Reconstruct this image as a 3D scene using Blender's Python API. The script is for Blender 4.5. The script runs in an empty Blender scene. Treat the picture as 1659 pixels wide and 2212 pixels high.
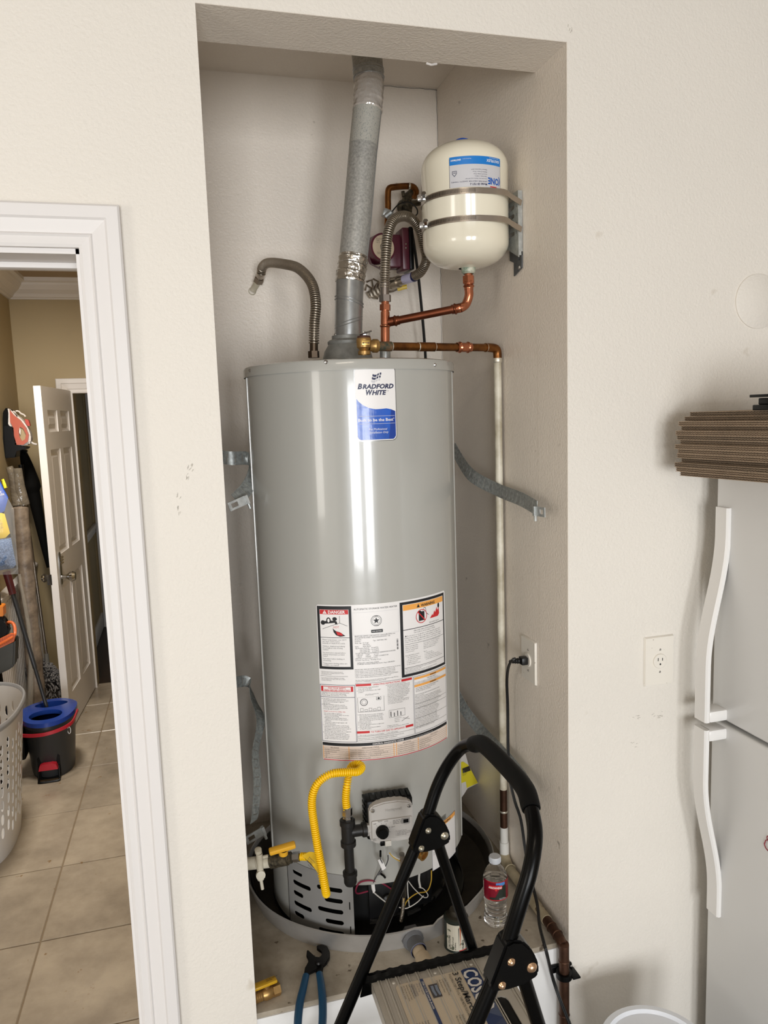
import bpy, bmesh, math, random
from math import sin, cos, pi, radians, sqrt, atan2
from mathutils import Vector, Matrix
R = random.Random(7)
V = Vector
# ------------------------------------------------------------------ camera (height 1.87 m above the garage floor)
ZC = 1.87; DC = 1.66; FPX = 1625.0
ROW = (V((0.96413, -0.06619, 0.25774)), V((-0.26478, -0.11478, 0.95725)), V((-0.03373, -0.99118, -0.12818)))
def _n(v): return V(v).normalized()
_dn = _n((425, 12600, FPX)); _dx = V((6060, -416, FPX)); _dx = _n(_dx - _dn * _dx.dot(_dn)); _up = -_dn
_dy = _up.cross(_dx)
if _dy.z < 0: _dy = -_dy
ROW = (_dx, _dy, _up)                      # world axes seen from the camera (x right, y down, z forward)
CAM = V((0, -DC, ZC))
cd = bpy.data.cameras.new('camera'); cam = bpy.data.objects.new('camera', cd)
bpy.context.scene.collection.objects.link(cam)
right = V((ROW[0].x, ROW[1].x, ROW[2].x)); down = V((ROW[0].y, ROW[1].y, ROW[2].y)); fwd = V((ROW[0].z, ROW[1].z, ROW[2].z))
mw = Matrix((( right.x, -down.x, -fwd.x, CAM.x), (right.y, -down.y, -fwd.y, CAM.y), (right.z, -down.z, -fwd.z, CAM.z), (0, 0, 0, 1)))
cam.matrix_world = mw
cd.sensor_fit = 'VERTICAL'; cd.sensor_height = 36.0; cd.lens = FPX / 2212 * 36.0; cd.clip_start = 0.02
bpy.context.scene.camera = cam
# ------------------------------------------------------------------ world, lights, exposure
sc = bpy.context.scene
w = bpy.data.worlds.new('world'); sc.world = w; w.use_nodes = True
bg = w.node_tree.nodes['Background']; bg.inputs[0].default_value = (0.75, 0.87, 1.0, 1); bg.inputs[1].default_value = 0.6
def area(name, loc, target, sx, sy, power, col):
    l = bpy.data.lights.new(name, 'AREA'); l.shape = 'RECTANGLE'; l.size = sx; l.size_y = sy; l.energy = power; l.color = col
    o = bpy.data.objects.new(name, l); sc.collection.objects.link(o); o.location = loc
    o.rotation_euler = (V(target) - V(loc)).to_track_quat('-Z', 'Y').to_euler(); return o
# daylight of the open garage door behind the camera, split to shape heater streaks
area('garage_daylight_left', (-0.80, -6.3, 1.20), (-0.70, 0, 1.45), 1.2, 2.1, 130, (0.97, 0.985, 1.0))
area('garage_daylight_right', (0.80, -6.3, 1.20), (0.75, 0, 1.45), 0.95, 2.1, 88, (0.97, 0.985, 1.0))
area('left_fill_light', (-3.12, -2.4, 1.65), (0.5, 0.2, 1.55), 1.3, 1.2, 26, (1.0, 0.95, 0.88))  # added fill from the left; the wall has no window there
area('ceiling_fill_light', (-0.6, -3.0, 3.62), (-0.6, -3.0, 0), 1.2, 0.3, 14, (1.0, 0.88, 0.72))  # added warm fill under the ceiling; no lamp known there
area('laundry_ceiling_lamp', (-0.62, 1.9, 2.69), (-0.62, 1.9, 0), 0.30, 0.30, 33, (1.0, 0.92, 0.81))
vs = sc.view_settings; vs.view_transform = 'Standard'; vs.look = 'None'; vs.gamma = 1.0; vs.exposure = 0.27
try: vs.use_curve_mapping = False
except Exception: pass
sc.display_settings.display_device = 'sRGB'

# ------------------------------------------------------------------ helpers: rays of the photo camera to real planes
def _ray(px, py):
    c = V((px - 829.5, py - 1106.0, FPX)); return V((ROW[0].dot(c), ROW[1].dot(c), ROW[2].dot(c)))
def Yp(px, py, y): d = _ray(px, py); return CAM + d * ((y + DC) / d.y)
def Xp(px, py, x): d = _ray(px, py); return CAM + d * (x / d.x)
def Zp(px, py, z): d = _ray(px, py); return CAM + d * ((z - ZC) / d.z)
HC = (0.475, 0.42); HR = 0.287
def Cp(px, py, r=HR, c=HC):
    d = _ray(px, py); a = d.x**2 + d.y**2; ox, oy = CAM.x - c[0], CAM.y - c[1]
    b = 2 * (ox*d.x + oy*d.y); q = ox*ox + oy*oy - r*r
    t = (-b - sqrt(max(0, b*b - 4*a*q))) / (2*a); return CAM + d * t

# ------------------------------------------------------------------ materials
def srgb(h):
    h = h.lstrip('#'); c = [int(h[i:i+2], 16) / 255 for i in (0, 2, 4)]
    return tuple(((x / 12.92) if x <= 0.04045 else ((x + 0.055) / 1.055) ** 2.4) for x in c) + (1,)
_m = {}
def mat(name, col, rough=0.5, metal=0.0, bump=None, var=None, coat=0.0, trans=0.0, alpha=1.0, emit=None, spec=None, col2=None, spots=None, ior=None, perobj=0.0, sheen=0.0):
    if name in _m: return _m[name]
    m = bpy.data.materials.new(name); m.use_nodes = True; nt = m.node_tree; b = nt.nodes['Principled BSDF']
    N = nt.nodes.new; L = nt.links.new
    c = srgb(col) if isinstance(col, str) else col
    b.inputs['Base Color'].default_value = c; b.inputs['Roughness'].default_value = rough; b.inputs['Metallic'].default_value = metal
    if coat: b.inputs['Coat Weight'].default_value = coat; b.inputs['Coat Roughness'].default_value = 0.06
    if trans: b.inputs['Transmission Weight'].default_value = trans
    if ior: b.inputs['IOR'].default_value = ior
    if spec is not None: b.inputs['Specular IOR Level'].default_value = spec
    b.inputs['Alpha'].default_value = alpha
    if sheen: b.inputs['Sheen Weight'].default_value = sheen
    if emit: b.inputs['Emission Color'].default_value = srgb(emit[0]); b.inputs['Emission Strength'].default_value = emit[1]
    tc = N('ShaderNodeTexCoord')
    out = None
    if var:
        scale, amt = var[0], var[1]
        n = N('ShaderNodeTexNoise'); n.inputs['Scale'].default_value = scale; n.inputs['Detail'].default_value = 6; n.inputs['Roughness'].default_value = 0.6
        L(tc.outputs['Object'], n.inputs['Vector'])
        rp = N('ShaderNodeValToRGB'); rp.color_ramp.elements[0].position = 0.5 - 0.18; rp.color_ramp.elements[1].position = 0.5 + 0.18
        c2 = srgb(col2) if col2 else tuple(x * (1 - amt) for x in c[:3]) + (1,)
        rp.color_ramp.elements[0].color = c2; rp.color_ramp.elements[1].color = c
        L(n.outputs['Fac'], rp.inputs['Fac']); out = rp.outputs['Color']
    if spots:      # (scale, threshold, colour): small separate marks of dirt
        n = N('ShaderNodeTexNoise'); n.inputs['Scale'].default_value = spots[0]; n.inputs['Detail'].default_value = 3
        L(tc.outputs['Object'], n.inputs['Vector'])
        rp = N('ShaderNodeValToRGB'); rp.color_ramp.elements[0].position = spots[1]; rp.color_ramp.elements[1].position = spots[1] + 0.04
        rp.color_ramp.elements[0].color = (0, 0, 0, 1); rp.color_ramp.elements[1].color = (1, 1, 1, 1); L(n.outputs['Fac'], rp.inputs['Fac'])
        mx = N('ShaderNodeMix'); mx.data_type = 'RGBA'; L(rp.outputs['Color'], mx.inputs[0])
        if out: L(out, mx.inputs[6])
        else: mx.inputs[6].default_value = c
        mx.inputs[7].default_value = srgb(spots[2]); out = mx.outputs[2]
    if perobj:
        oi = N('ShaderNodeObjectInfo'); hs = N('ShaderNodeHueSaturation'); mr = N('ShaderNodeMapRange')
        mr.inputs[3].default_value = 1 - perobj; mr.inputs[4].default_value = 1 + perobj; L(oi.outputs['Random'], mr.inputs[0]); L(mr.outputs[0], hs.inputs['Value'])
        if out: L(out, hs.inputs['Color'])
        else: hs.inputs['Color'].default_value = c
        out = hs.outputs['Color']
    if out: L(out, b.inputs['Base Color'])
    if bump:
        n = N('ShaderNodeTexNoise'); n.inputs['Scale'].default_value = bump[0]; n.inputs['Detail'].default_value = 3
        L(tc.outputs['Object'], n.inputs['Vector'])
        bp = N('ShaderNodeBump'); bp.inputs['Strength'].default_value = bump[1]; bp.inputs['Distance'].default_value = bump[2] if len(bump) > 2 else 0.002
        L(n.outputs['Fac'], bp.inputs['Height']); L(bp.outputs['Normal'], b.inputs['Normal'])
    _m[name] = m; return m

M_WALL = mat('wall_paint', '#E2DCD2', 0.62, bump=(150, 0.55, 0.0024), var=(1.3, 0.04), spots=(9.0, 0.735, '#CFC6B8'))
M_ALC = mat('alcove_paint', '#ECE2D5', 0.40, bump=(150, 0.5, 0.0030), var=(2.0, 0.06), spots=(14.0, 0.74, '#A9A093'))
M_GWALL = mat('garage_far_wall', '#9A9084', 0.8)
M_PLATF = mat('platform_front_paint', '#E6E5E3', 0.55, bump=(90, 0.3, 0.0015))
M_TRIM = mat('trim_paint', '#DDD9D6', 0.5, spots=(22.0, 0.76, '#B9AFA6'))
M_CONC = mat('platform_board', '#B5AA99', 0.75, bump=(60, 0.4, 0.002), var=(9, 0.3), col2='#8A8070', spots=(34, 0.66, '#5F5343'))
M_GFLOOR = mat('garage_floor_concrete', '#7E7A74', 0.7, var=(3, 0.2))
M_TAN = mat('laundry_paint', '#A5936F', 0.6, bump=(90, 0.2, 0.001))
M_LCEIL = mat('laundry_ceiling_paint', '#A8947A', 0.7)
M_HALLF = mat('dark_wood_floor', '#2C1D14', 0.35, var=(8, 0.4))
M_JACKET = mat('jacket_grey_enamel', '#ACABA5', 0.22, bump=(7, 0.16, 0.005), coat=0.5)
M_BLACK = mat('black_powder_coat', '#030303', 0.26, spec=0.16)
M_BLKPL = mat('black_plastic', '#040404', 0.36, spec=0.18)
M_MATTEBLK = mat('matte_black', '#090908', 0.8, spec=0.15)
M_GALV = mat('galvanised_steel', '#BEC1BF', 0.38, 0.55, var=(70, 0.35), bump=(90, 0.15, 0.001))
M_GALVD = mat('galvanised_strap', '#B9BDBA', 0.42, 0.45, var=(120, 0.5), bump=(120, 0.2, 0.0008))
M_DUCT = mat('duct_galvanised', '#BDBBB5', 0.5, 0.4, var=(160, 0.35), col2='#95948F', bump=(150, 0.25, 0.001))
M_DUCT2 = mat('flue_elbow_zinc', '#A9ABAB', 0.28, 0.75, var=(50, 0.2))
M_FOIL = mat('foil_tape', '#C9C4BC', 0.22, 0.95, bump=(38, 1.0, 0.012))
M_HOOD = mat('draft_hood_zinc', '#93938E', 0.5, 0.3, var=(30, 0.4), bump=(60, 0.3, 0.002))
M_STEEL = mat('stainless_corrugated', '#A89E90', 0.30, 0.9)
M_SS = mat('stainless_band', '#B3AAA0', 0.25, 0.95)
M_CHROME = mat('chrome', '#C9CACC', 0.12, 1.0)
M_COP = mat('bright_copper', '#C97F5E', 0.22, 0.95, var=(40, 0.2))
M_COPD = mat('aged_copper', '#93602F', 0.35, 0.9, var=(30, 0.45), col2='#5F3A20')
M_COPX = mat('dark_copper', '#5F4334', 0.45, 0.8, var=(30, 0.4))
M_BRASS = mat('brass', '#B8925A', 0.38, 0.8, var=(50, 0.25))
M_SOLD = mat('solder', '#CFC8B8', 0.4, 0.7)
M_TANK = mat('tank_cream_enamel', '#E6DFCB', 0.16, coat=0.5)
M_BLUEPL = mat('blue_plastic', '#17479E', 0.35)
M_WHITE = mat('white_label', '#E9E6E4', 0.35)
M_INK = mat('black_ink', '#15161A', 0.5)
M_NAVY = mat('navy_ink', '#1B2148', 0.4)
M_RED = mat('red_ink', '#C8262A', 0.4)
M_ORANGEI = mat('orange_ink', '#EFA850', 0.4)
M_BLUEI = mat('blue_ink', '#1C5CC4', 0.22, var=(30, 0.25), bump=(60, 0.25, 0.002), coat=0.4)
M_LBLUE = mat('light_blue_ink', '#1277C8', 0.35)
M_LGREY = mat('label_grey', '#C6C5C8', 0.4)
M_PVC = mat('pvc_white', '#DAD8D2', 0.4, var=(12, 0.12), spots=(30, 0.72, '#9B8C74'))
M_PVCG = mat('pvc_grey', '#66676A', 0.5)
M_PAINTP = mat('painted_pipe', '#D9D3C2', 0.45, var=(14, 0.25), col2='#A99F88', bump=(40, 0.3, 0.002))
M_PAN = mat('aluminium_pan', '#C9C7C4', 0.30, 0.6, bump=(12, 0.4, 0.006), var=(8, 0.2))
M_PANIN = mat('pan_floor_dark', '#3B352C', 0.8, 0.0, var=(12, 0.5))  # pan floor set darker than the pan wall, mottled
M_IRON = mat('black_iron', '#2C2B2A', 0.40, 0.5, bump=(150, 0.3, 0.001))
M_YEL = mat('yellow_hose', '#F6C80F', 0.32)
M_YELP = mat('yellow_handle', '#E6AC2C', 0.45)
M_YELT = mat('yellow_paper', '#EFE02C', 0.5)
M_VALVE = mat('gas_valve_grey', '#B9B5B0', 0.42)
M_FRIDGE = mat('fridge_enamel', '#DFDFDE', 0.30, bump=(220, 0.12, 0.0006))
M_HANDLE = mat('fridge_handle', '#E6E4E1', 0.25)
M_CARD = mat('cardboard', '#AC967E', 0.85, var=(20, 0.2), perobj=0.15)
M_TILE = mat('stone_tile', '#B5A997', 0.27, var=(5.0, 0.4), col2='#8E8374', bump=(9, 0.25, 0.004), spots=(26, 0.70, '#8E7658'), perobj=0.06)
M_GROUT = mat('grout', '#8A7860', 0.8)
M_ALU = mat('ladder_step_alu', '#B9B2A6', 0.38, 0.3)
M_TAN2 = mat('sticker_tan', '#C4B49C', 0.35)
M_NAVY2 = mat('sticker_navy', '#22345C', 0.35)
M_BLKINK = mat('sticker_ink', '#2A2725', 0.5)
M_BLUEGR = mat('plier_blue_grip', '#174E74', 0.35)
M_BURG = mat('burgundy_paint', '#57212F', 0.35)
M_BADGE = mat('pump_badge', '#CDBBA0', 0.4)
M_RUBBER = mat('foam_grip', '#0A0A09', 0.6, spec=0.15)
M_RIVET = mat('rivet', '#D3AE8C', 0.25, 0.9)
M_BKTW = mat('bucket_white', '#E9EDF4', 0.35)
M_PLATE = mat('outlet_ivory', '#E3DDD2', 0.3, spots=(60, 0.72, '#A59A8B'))
M_CORD = mat('black_cord', '#0D0D0E', 0.4)
M_WATER = mat('water', '#FFFFFF', 0.0, trans=1.0, ior=1.33)
M_PET = mat('clear_plastic', '#FFFFFF', 0.03, trans=1.0, ior=1.15)
M_CAP = mat('frosted_cap', '#C7CACF', 0.35)

# ------------------------------------------------------------------ mesh builder
class MB:
    def __init__(s): s.v = []; s.f = []; s.m = []
    def add(s, vs_, fs, mi=0):
        o = len(s.v); s.v += [V(a) for a in vs_]; s.f += [tuple(i + o for i in f) for f in fs]; s.m += [mi] * len(fs); return s
    def bm(s, b, mi=0, mx=None):
        b.verts.ensure_lookup_table(); b.verts.index_update()
        vs_ = [(mx @ v.co) if mx else v.co.copy() for v in b.verts]; fs = [[v.index for v in f.verts] for f in b.faces]
        s.add(vs_, fs, mi); b.free(); return s
    def box(s, a, b_, mi=0, bev=0.0, mx=None, seg=2):
        a = V(a); b_ = V(b_); lo = V([min(a[i], b_[i]) for i in range(3)]); hi = V([max(a[i], b_[i]) for i in range(3)])
        b = bmesh.new(); r = bmesh.ops.create_cube(b, size=1)
        for v in b.verts: v.co = V([(lo[i] + hi[i]) / 2 + v.co[i] * (hi[i] - lo[i]) for i in range(3)])
        if bev > 0: bmesh.ops.bevel(b, geom=list(b.edges), offset=bev, segments=seg, profile=0.5, affect='EDGES')
        return s.bm(b, mi, mx)
    def tube(s, pts, r, n=12, mi=0, cap=True, rf=None, up=None, sq=1.0):
        pts = [V(p) for p in pts]; N_ = len(pts); T = []
        for i in range(N_):
            t = pts[min(i+1, N_-1)] - pts[max(i-1, 0)]; T.append(t.normalized() if t.length > 1e-9 else V((0, 0, 1)))
        a = V(up) if up else (V((0, 0, 1)) if abs(T[0].z) < 0.9 else V((0, 1, 0)))
        nrm = (a - T[0] * a.dot(T[0])).normalized(); vs_ = []; 
        for i in range(N_):
            nrm = (nrm - T[i] * nrm.dot(T[i])).normalized(); bi = T[i].cross(nrm)
            rr = rf(i, N_) if rf else (r[i] if isinstance(r, (list, tuple)) else r)
            for k in range(n):
                q = 2 * pi * (k + 0.5) / n; vs_.append(pts[i] + nrm * (cos(q) * rr) + bi * (sin(q) * rr * sq))
        fs = [(i*n + k, i*n + (k+1) % n, (i+1)*n + (k+1) % n, (i+1)*n + k) for i in range(N_-1) for k in range(n)]
        if cap: fs += [tuple(range(n))[::-1], tuple((N_-1)*n + k for k in range(n))]
        return s.add(vs_, fs, mi)
    def lathe(s, prof, c=(0, 0, 0), ax=(0, 0, 1), n=32, mi=0, a0=0.0, a1=2*pi, sx=1.0, sy=1.0, xd=None):
        ax = V(ax).normalized()
        u = V(xd) if xd else (V((1, 0, 0)) if abs(ax.x) < 0.9 else V((0, 1, 0))); u = (u - ax * u.dot(ax)).normalized(); w_ = ax.cross(u); c = V(c)
        full = abs((a1 - a0) - 2*pi) < 1e-6; m = n if full else n + 1; vs_ = []
        for (r, h) in prof:
            for k in range(m):
                q = a0 + (a1 - a0) * k / n; vs_.append(c + ax * h + u * (r * cos(q) * sx) + w_ * (r * sin(q) * sy))
        fs = []
        for i in range(len(prof) - 1):
            for k in range(n):
                k2 = (k + 1) % m; fs.append((i*m + k, i*m + k2, (i+1)*m + k2, (i+1)*m + k))
        b = bmesh.new(); bv = [b.verts.new(p) for p in vs_]
        for f in fs: b.faces.new([bv[i] for i in f])
        bmesh.ops.remove_doubles(b, verts=b.verts, dist=1e-6); return s.bm(b, mi)
    def cyl(s, a, b_, r, n=20, mi=0, r2=None):
        return s.tube([a, b_], [r, r if r2 is None else r2], n, mi)
    def prism(s, poly, h0, h1, fr, mi=0):
        n = len(poly); vs_ = [fr(p[0], p[1], h0) for p in poly] + [fr(p[0], p[1], h1) for p in poly]
        fs = [tuple(range(n))[::-1], tuple(range(n, 2*n))] + [(i, (i+1) % n, n + (i+1) % n, n + i) for i in range(n)]
        return s.add(vs_, fs, mi)
def resample(pts, step, closed=False):
    P = [V(p) for p in pts]; out = []
    for i in range(len(P) - 1):
        p0 = P[i-1] if i else P[0] * 2 - P[1]; p1, p2 = P[i], P[i+1]; p3 = P[i+2] if i + 2 < len(P) else P[-1] * 2 - P[-2]
        for k in range(16):
            t = k / 16; out.append(0.5 * ((2*p1) + (p2-p0)*t + (2*p0-5*p1+4*p2-p3)*t*t + (3*p1-p0-3*p2+p3)*t**3))
    out.append(P[-1]); L_ = [0]
    for i in range(1, len(out)): L_.append(L_[-1] + (out[i] - out[i-1]).length)
    n = max(2, int(L_[-1] / step)); res = []; j = 0
    for i in range(n + 1):
        d = L_[-1] * i / n
        while j < len(L_) - 2 and L_[j+1] < d: j += 1
        e = L_[j+1] - L_[j]; res.append(out[j].lerp(out[j+1], (d - L_[j]) / e if e > 1e-9 else 0))
    return res
def corr(mb, pts, r, amp, pitch, n=16, mi=0):
    P = resample(pts, pitch / 6); return mb.tube(P, r, n, mi, rf=lambda i, N_: r + amp * (0.7, 1.0, 1.0, 0.7, -1.3, -1.3)[i % 6])
def split_islands(mb):
    p = list(range(len(mb.v)))
    def find(a):
        while p[a] != a: p[a] = p[p[a]]; a = p[a]
        return a
    for f in mb.f:
        for i in f[1:]: p[find(i)] = find(f[0])
    g = {}
    for f, mi in zip(mb.f, mb.m): g.setdefault(find(f[0]), []).append((f, mi))
    out = []
    for fs in g.values():
        ids = sorted({i for f, _ in fs for i in f}); k = {a: b for b, a in enumerate(ids)}; q = MB(); q.v = [mb.v[i] for i in ids]; q.f = [tuple(k[i] for i in f) for f, _ in fs]; q.m = [mi for _, mi in fs]; out.append(q)
    return out
def objs(name, mb, m, parent, **k):
    for q in split_islands(mb): obj(name, q, m, parent, **k)
def obj(name, mb, m, parent=None, smooth=35, label=None, cat=None, group=None, kind=None, origin=None):
    me = bpy.data.meshes.new(name)
    if parent is not None: o0 = V(parent['_o'])
    else:
        xs = [v.x for v in mb.v]; ys = [v.y for v in mb.v]; zs = [v.z for v in mb.v]
        o0 = V(origin) if origin else V(((min(xs)+max(xs))/2, (min(ys)+max(ys))/2, min(zs)))
    me.from_pydata([v - o0 for v in mb.v], [], mb.f)
    for mm in (m if isinstance(m, (list, tuple)) else [m]): me.materials.append(mm)
    me.polygons.foreach_set('material_index', mb.m); me.update()
    b = bmesh.new(); b.from_mesh(me); bmesh.ops.recalc_face_normals(b, faces=b.faces); b.to_mesh(me); b.free()
    if smooth:
        me.shade_smooth()
        try: me.set_sharp_from_angle(angle=radians(smooth))
        except Exception: pass
    o = bpy.data.objects.new(name, me); sc.collection.objects.link(o); o['_o'] = list(o0)
    if parent is not None: o.parent = parent
    else: o.location = o0
    if label: o['label'] = label
    if cat: o['category'] = cat
    if group: o['group'] = group
    if kind: o['kind'] = kind
    return o
def thing(name, loc, label=None, cat=None, group=None, kind=None):
    o = bpy.data.objects.new(name, None); sc.collection.objects.link(o); o.location = loc; o['_o'] = list(V(loc)); o.empty_display_size = 0.05
    if label: o['label'] = label
    if cat: o['category'] = cat
    if group: o['group'] = group
    if kind: o['kind'] = kind
    return o
def struct(name, mb, m, parent=None, smooth=30): return obj(name, mb, m, parent, smooth, kind='structure' if parent is None else None)
def cutbm(me, cuts_u=(), cuts_v=()):
    b = bmesh.new(); b.from_mesh(me)
    for c in cuts_u: bmesh.ops.bisect_plane(b, geom=list(b.verts)+list(b.edges)+list(b.faces), plane_co=(c, 0, 0), plane_no=(1, 0, 0))
    for c in cuts_v: bmesh.ops.bisect_plane(b, geom=list(b.verts)+list(b.edges)+list(b.faces), plane_co=(0, c, 0), plane_no=(0, 1, 0))
    bmesh.ops.remove_doubles(b, verts=b.verts, dist=1e-6)
    return b
def sheet(mb, outline, holes, th, f, cu=(), cv=(), mi=0):
    """flat plate with holes, bent by f(u, v, w)"""
    c = bpy.data.curves.new('t', 'CURVE'); c.dimensions = '2D'; c.fill_mode = 'BOTH'; c.extrude = th / 2
    for poly in [outline] + list(holes):
        s = c.splines.new('POLY'); s.points.add(len(poly) - 1); s.use_cyclic_u = True
        for p, q in zip(s.points, poly): p.co = (q[0], q[1], 0, 1)
    o = bpy.data.objects.new('t', c); me = o.to_mesh(); b = cutbm(me, cu, cv); o.to_mesh_clear()
    for v in b.verts: v.co = f(v.co.x, v.co.y, v.co.z)
    mb.bm(b, mi); bpy.data.objects.remove(o); bpy.data.curves.remove(c); return mb
def text(mb, s_, size, f, x=0, y=0, align='LEFT', bold=0.0, shear=0.0, sx=1.0, line=1.0, res=2, mi=0, th=0.0, w=0.0, width=None):
    c = bpy.data.curves.new('t', 'FONT'); c.body = s_; c.size = size; c.align_x = align; c.offset = bold * size; c.shear = shear; c.space_line = line
    c.resolution_u = res; c.fill_mode = 'FRONT' if th == 0 else 'BOTH'; c.extrude = th
    o = bpy.data.objects.new('t', c); me = o.to_mesh(); b = bmesh.new(); b.from_mesh(me); o.to_mesh_clear()
    if width:
        xs = [v.co.x for v in b.verts]; sx = width / max(1e-6, max(xs) - min(xs))
    for v in b.verts: v.co = f(x + v.co.x * sx, y + v.co.y, w + v.co.z)
    mb.bm(b, mi); bpy.data.objects.remove(o); bpy.data.curves.remove(c); return mb
def slot(cx, cy, w_, h_, n=5):
    r = min(w_, h_) / 2; p = []
    if w_ >= h_:
        for k in range(n + 1): a = -pi/2 + pi * k / n; p.append((cx + w_/2 - r + r*cos(a), cy + r*sin(a)))
        for k in range(n + 1): a = pi/2 + pi * k / n; p.append((cx - w_/2 + r + r*cos(a), cy + r*sin(a)))
    else:
        for k in range(n + 1): a = pi * k / n; p.append((cx + r*cos(a), cy + h_/2 - r + r*sin(a)))
        for k in range(n + 1): a = pi + pi * k / n; p.append((cx + r*cos(a), cy - h_/2 + r + r*sin(a)))
    return p
def rrect(x0, y0, x1, y1, r, n=5):
    p = []
    for cx, cy, a0 in ((x1-r, y0+r, -pi/2), (x1-r, y1-r, 0), (x0+r, y1-r, pi/2), (x0+r, y0+r, pi)):
        for k in range(n + 1): a = a0 + pi/2 * k / n; p.append((cx + r*cos(a), cy + r*sin(a)))
    return p
def rect(x0, y0, x1, y1): return [(x0, y0), (x1, y0), (x1, y1), (x0, y1)]
def plane(o, u, v, w_=None):
    o, u, v = V(o), V(u), V(v); w_ = V(w_) if w_ else u.cross(v)
    return lambda a, b, c: o + u*a + v*b + w_*c
def frange(a, b, s): return [a + s * i for i in range(int((b - a) / s) + 1)]
def hexnut(mb, c, ax, r, h, mi=0): ax = V(ax).normalized(); return mb.tube([V(c), V(c) + ax * h], r, 6, mi)
def screw(mb, c, ax, r=0.004, mi=0):
    ax = V(ax).normalized(); return mb.lathe([(0, r*0.5), (r*0.6, r*0.42), (r, 0.0), (r, -r*0.3), (0, -r*0.3)], c, ax, 10, mi)
def copy_tree(o, off=(0, 0, 0), label=None, group=None):
    c = o.copy(); sc.collection.objects.link(c); c.location = V(o.location) + V(off)
    if label: c['label'] = label
    if group: c['group'] = group
    for ch in [x for x in sc.objects if x.parent == o]:
        d = ch.copy(); sc.collection.objects.link(d); d.parent = c
    return c
# ================================================================== THE SETTING
ZPL = 0.457; ZL = 0.11; XL, XR = 0.092, 0.919; YB = 0.88; ZLIN = 2.702; ZAC = 2.95
GH = 3.65
DX0, DX1, DZ = -0.985, -0.157, 2.223
mb = MB()
sheet(mb, [(-3.2, 0), (DX0, 0), (DX0, DZ), (DX1, DZ), (DX1, 0), (XL, 0), (XL, ZLIN), (XR, ZLIN), (XR, 0), (2.15, 0), (2.15, GH), (-3.2, GH)], [], 0.155,
      lambda u, v, w_: V((u, 0.0775 + w_, v)))
wf = struct('wall_front', mb, M_WALL)
struct('wall_alcove_left', MB().box((XL-0.06, 0.155, 0), (XL, YB+0.06, 3.0)), M_ALC)
struct('wall_alcove_right', MB().box((XR, 0.155, 0), (XR+0.06, YB+0.06, 3.0)), M_ALC)
struct('wall_alcove_back', MB().box((XL, YB, 0), (XR, YB+0.06, 3.0)), M_ALC)
struct('ceiling_alcove', MB().box((XL-0.05, 0.155, ZAC), (XR+0.05, YB+0.05, ZAC+0.05)), M_ALC)
struct('wall_alcove_jamb', MB().box((XR-0.0006, 0.0008, ZPL), (XR+0.0, 0.156, ZLIN)).box((XL, 0.0008, ZLIN-0.0006), (XR, 0.156, ZLIN)), M_ALC)
plat = struct('floor_alcove_platform', MB().box((XL, 0.010, ZPL-0.03), (XR, YB, ZPL), bev=0.003), M_CONC)
obj('platform_front', MB().box((XL, 0.006, 0), (XR, 0.05, ZPL-0.012)), M_PLATF, plat)
# hairline cracks in the corner of the alcove
mb = MB()
P = resample([(XR-0.001, YB-0.001, 1.9), (XR-0.003, YB-0.001, 2.2), (XR-0.001, YB-0.001, 2.5), (XR-0.002, YB-0.001, ZAC)], 0.02)
mb.tube([p + V((R.uniform(-.0012, .0012), 0, 0)) for p in P], 0.0005, 4)
mb.tube([V((XR - t*0.28, YB-0.001, ZAC - 0.001 - R.uniform(0, .003))) for t in [i/14 for i in range(15)]], 0.0006, 4)
obj('crack', mb, M_MATTEBLK, wf, label='dark hairline crack along alcove corner')
obj('paint_chip', MB().tube([Yp(922, 137, 0.06), Yp(932, 140, 0.05), Yp(943, 138, 0.06)], 0.0025, 6), M_TRIM, wf, label='loose white paint chip hanging from lintel')
M_SCUFF = mat('scuff_grey', '#9C9486', 0.7, alpha=0.28)
for (sx_, sy_, n_, sp_) in ((411, 1010, 7, 9), (404, 1030, 5, 7), (385, 1075, 6, 8), (386, 1102, 5, 8), (1418, 1540, 8, 22), (1372, 1548, 5, 14), (1375, 1605, 4, 20), (1230, 60, 4, 10)):
    mb = MB()
    for k in range(n_):
        p = Yp(sx_ + R.uniform(-sp_, sp_)*0.6, sy_ + R.uniform(-sp_, sp_)*(0.5 if sp_ > 10 else 1), 0.0); a = R.uniform(-0.5, 0.5) + (0 if sp_ > 10 else 1.2); l_, h_ = R.uniform(0.002, 0.006), R.uniform(0.0006, 0.0014)
        mb.add([V((p.x + l_*cos(q)*cos(a) - h_*sin(q)*sin(a), -0.0004, p.z + l_*cos(q)*sin(a) + h_*sin(q)*cos(a))) for q in [2*pi*i/8 for i in range(8)]], [tuple(range(8))])
    obj('scuff', mb, M_SCUFF, wf, smooth=0, kind='stuff')
GX0, GX1, GY = -3.2, 2.15, -6.4
struct('floor', MB().box((GX0, GY, -0.05), (GX1, 0.0, 0.0)), M_GFLOOR)
struct('ceiling', MB().box((GX0, GY, GH), (GX1, 0.155, GH+0.06)), M_GWALL)
struct('wall_left', MB().box((GX0-0.08, GY, 0), (GX0, 0.155, GH)), M_WALL)
struct('wall_right', MB().box((GX1, GY, 0), (GX1+0.08, 0.155, GH)), M_GWALL)
mb = MB(); sheet(mb, [(GX0, 0), (-2.0, 0), (-2.0, 2.4), (1.7, 2.4), (1.7, 0), (GX1, 0), (GX1, GH), (GX0, GH)], [], 0.1, lambda u, v, w_: V((u, GY-0.05+w_, v)))
struct('wall_back', mb, M_GWALL)
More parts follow.
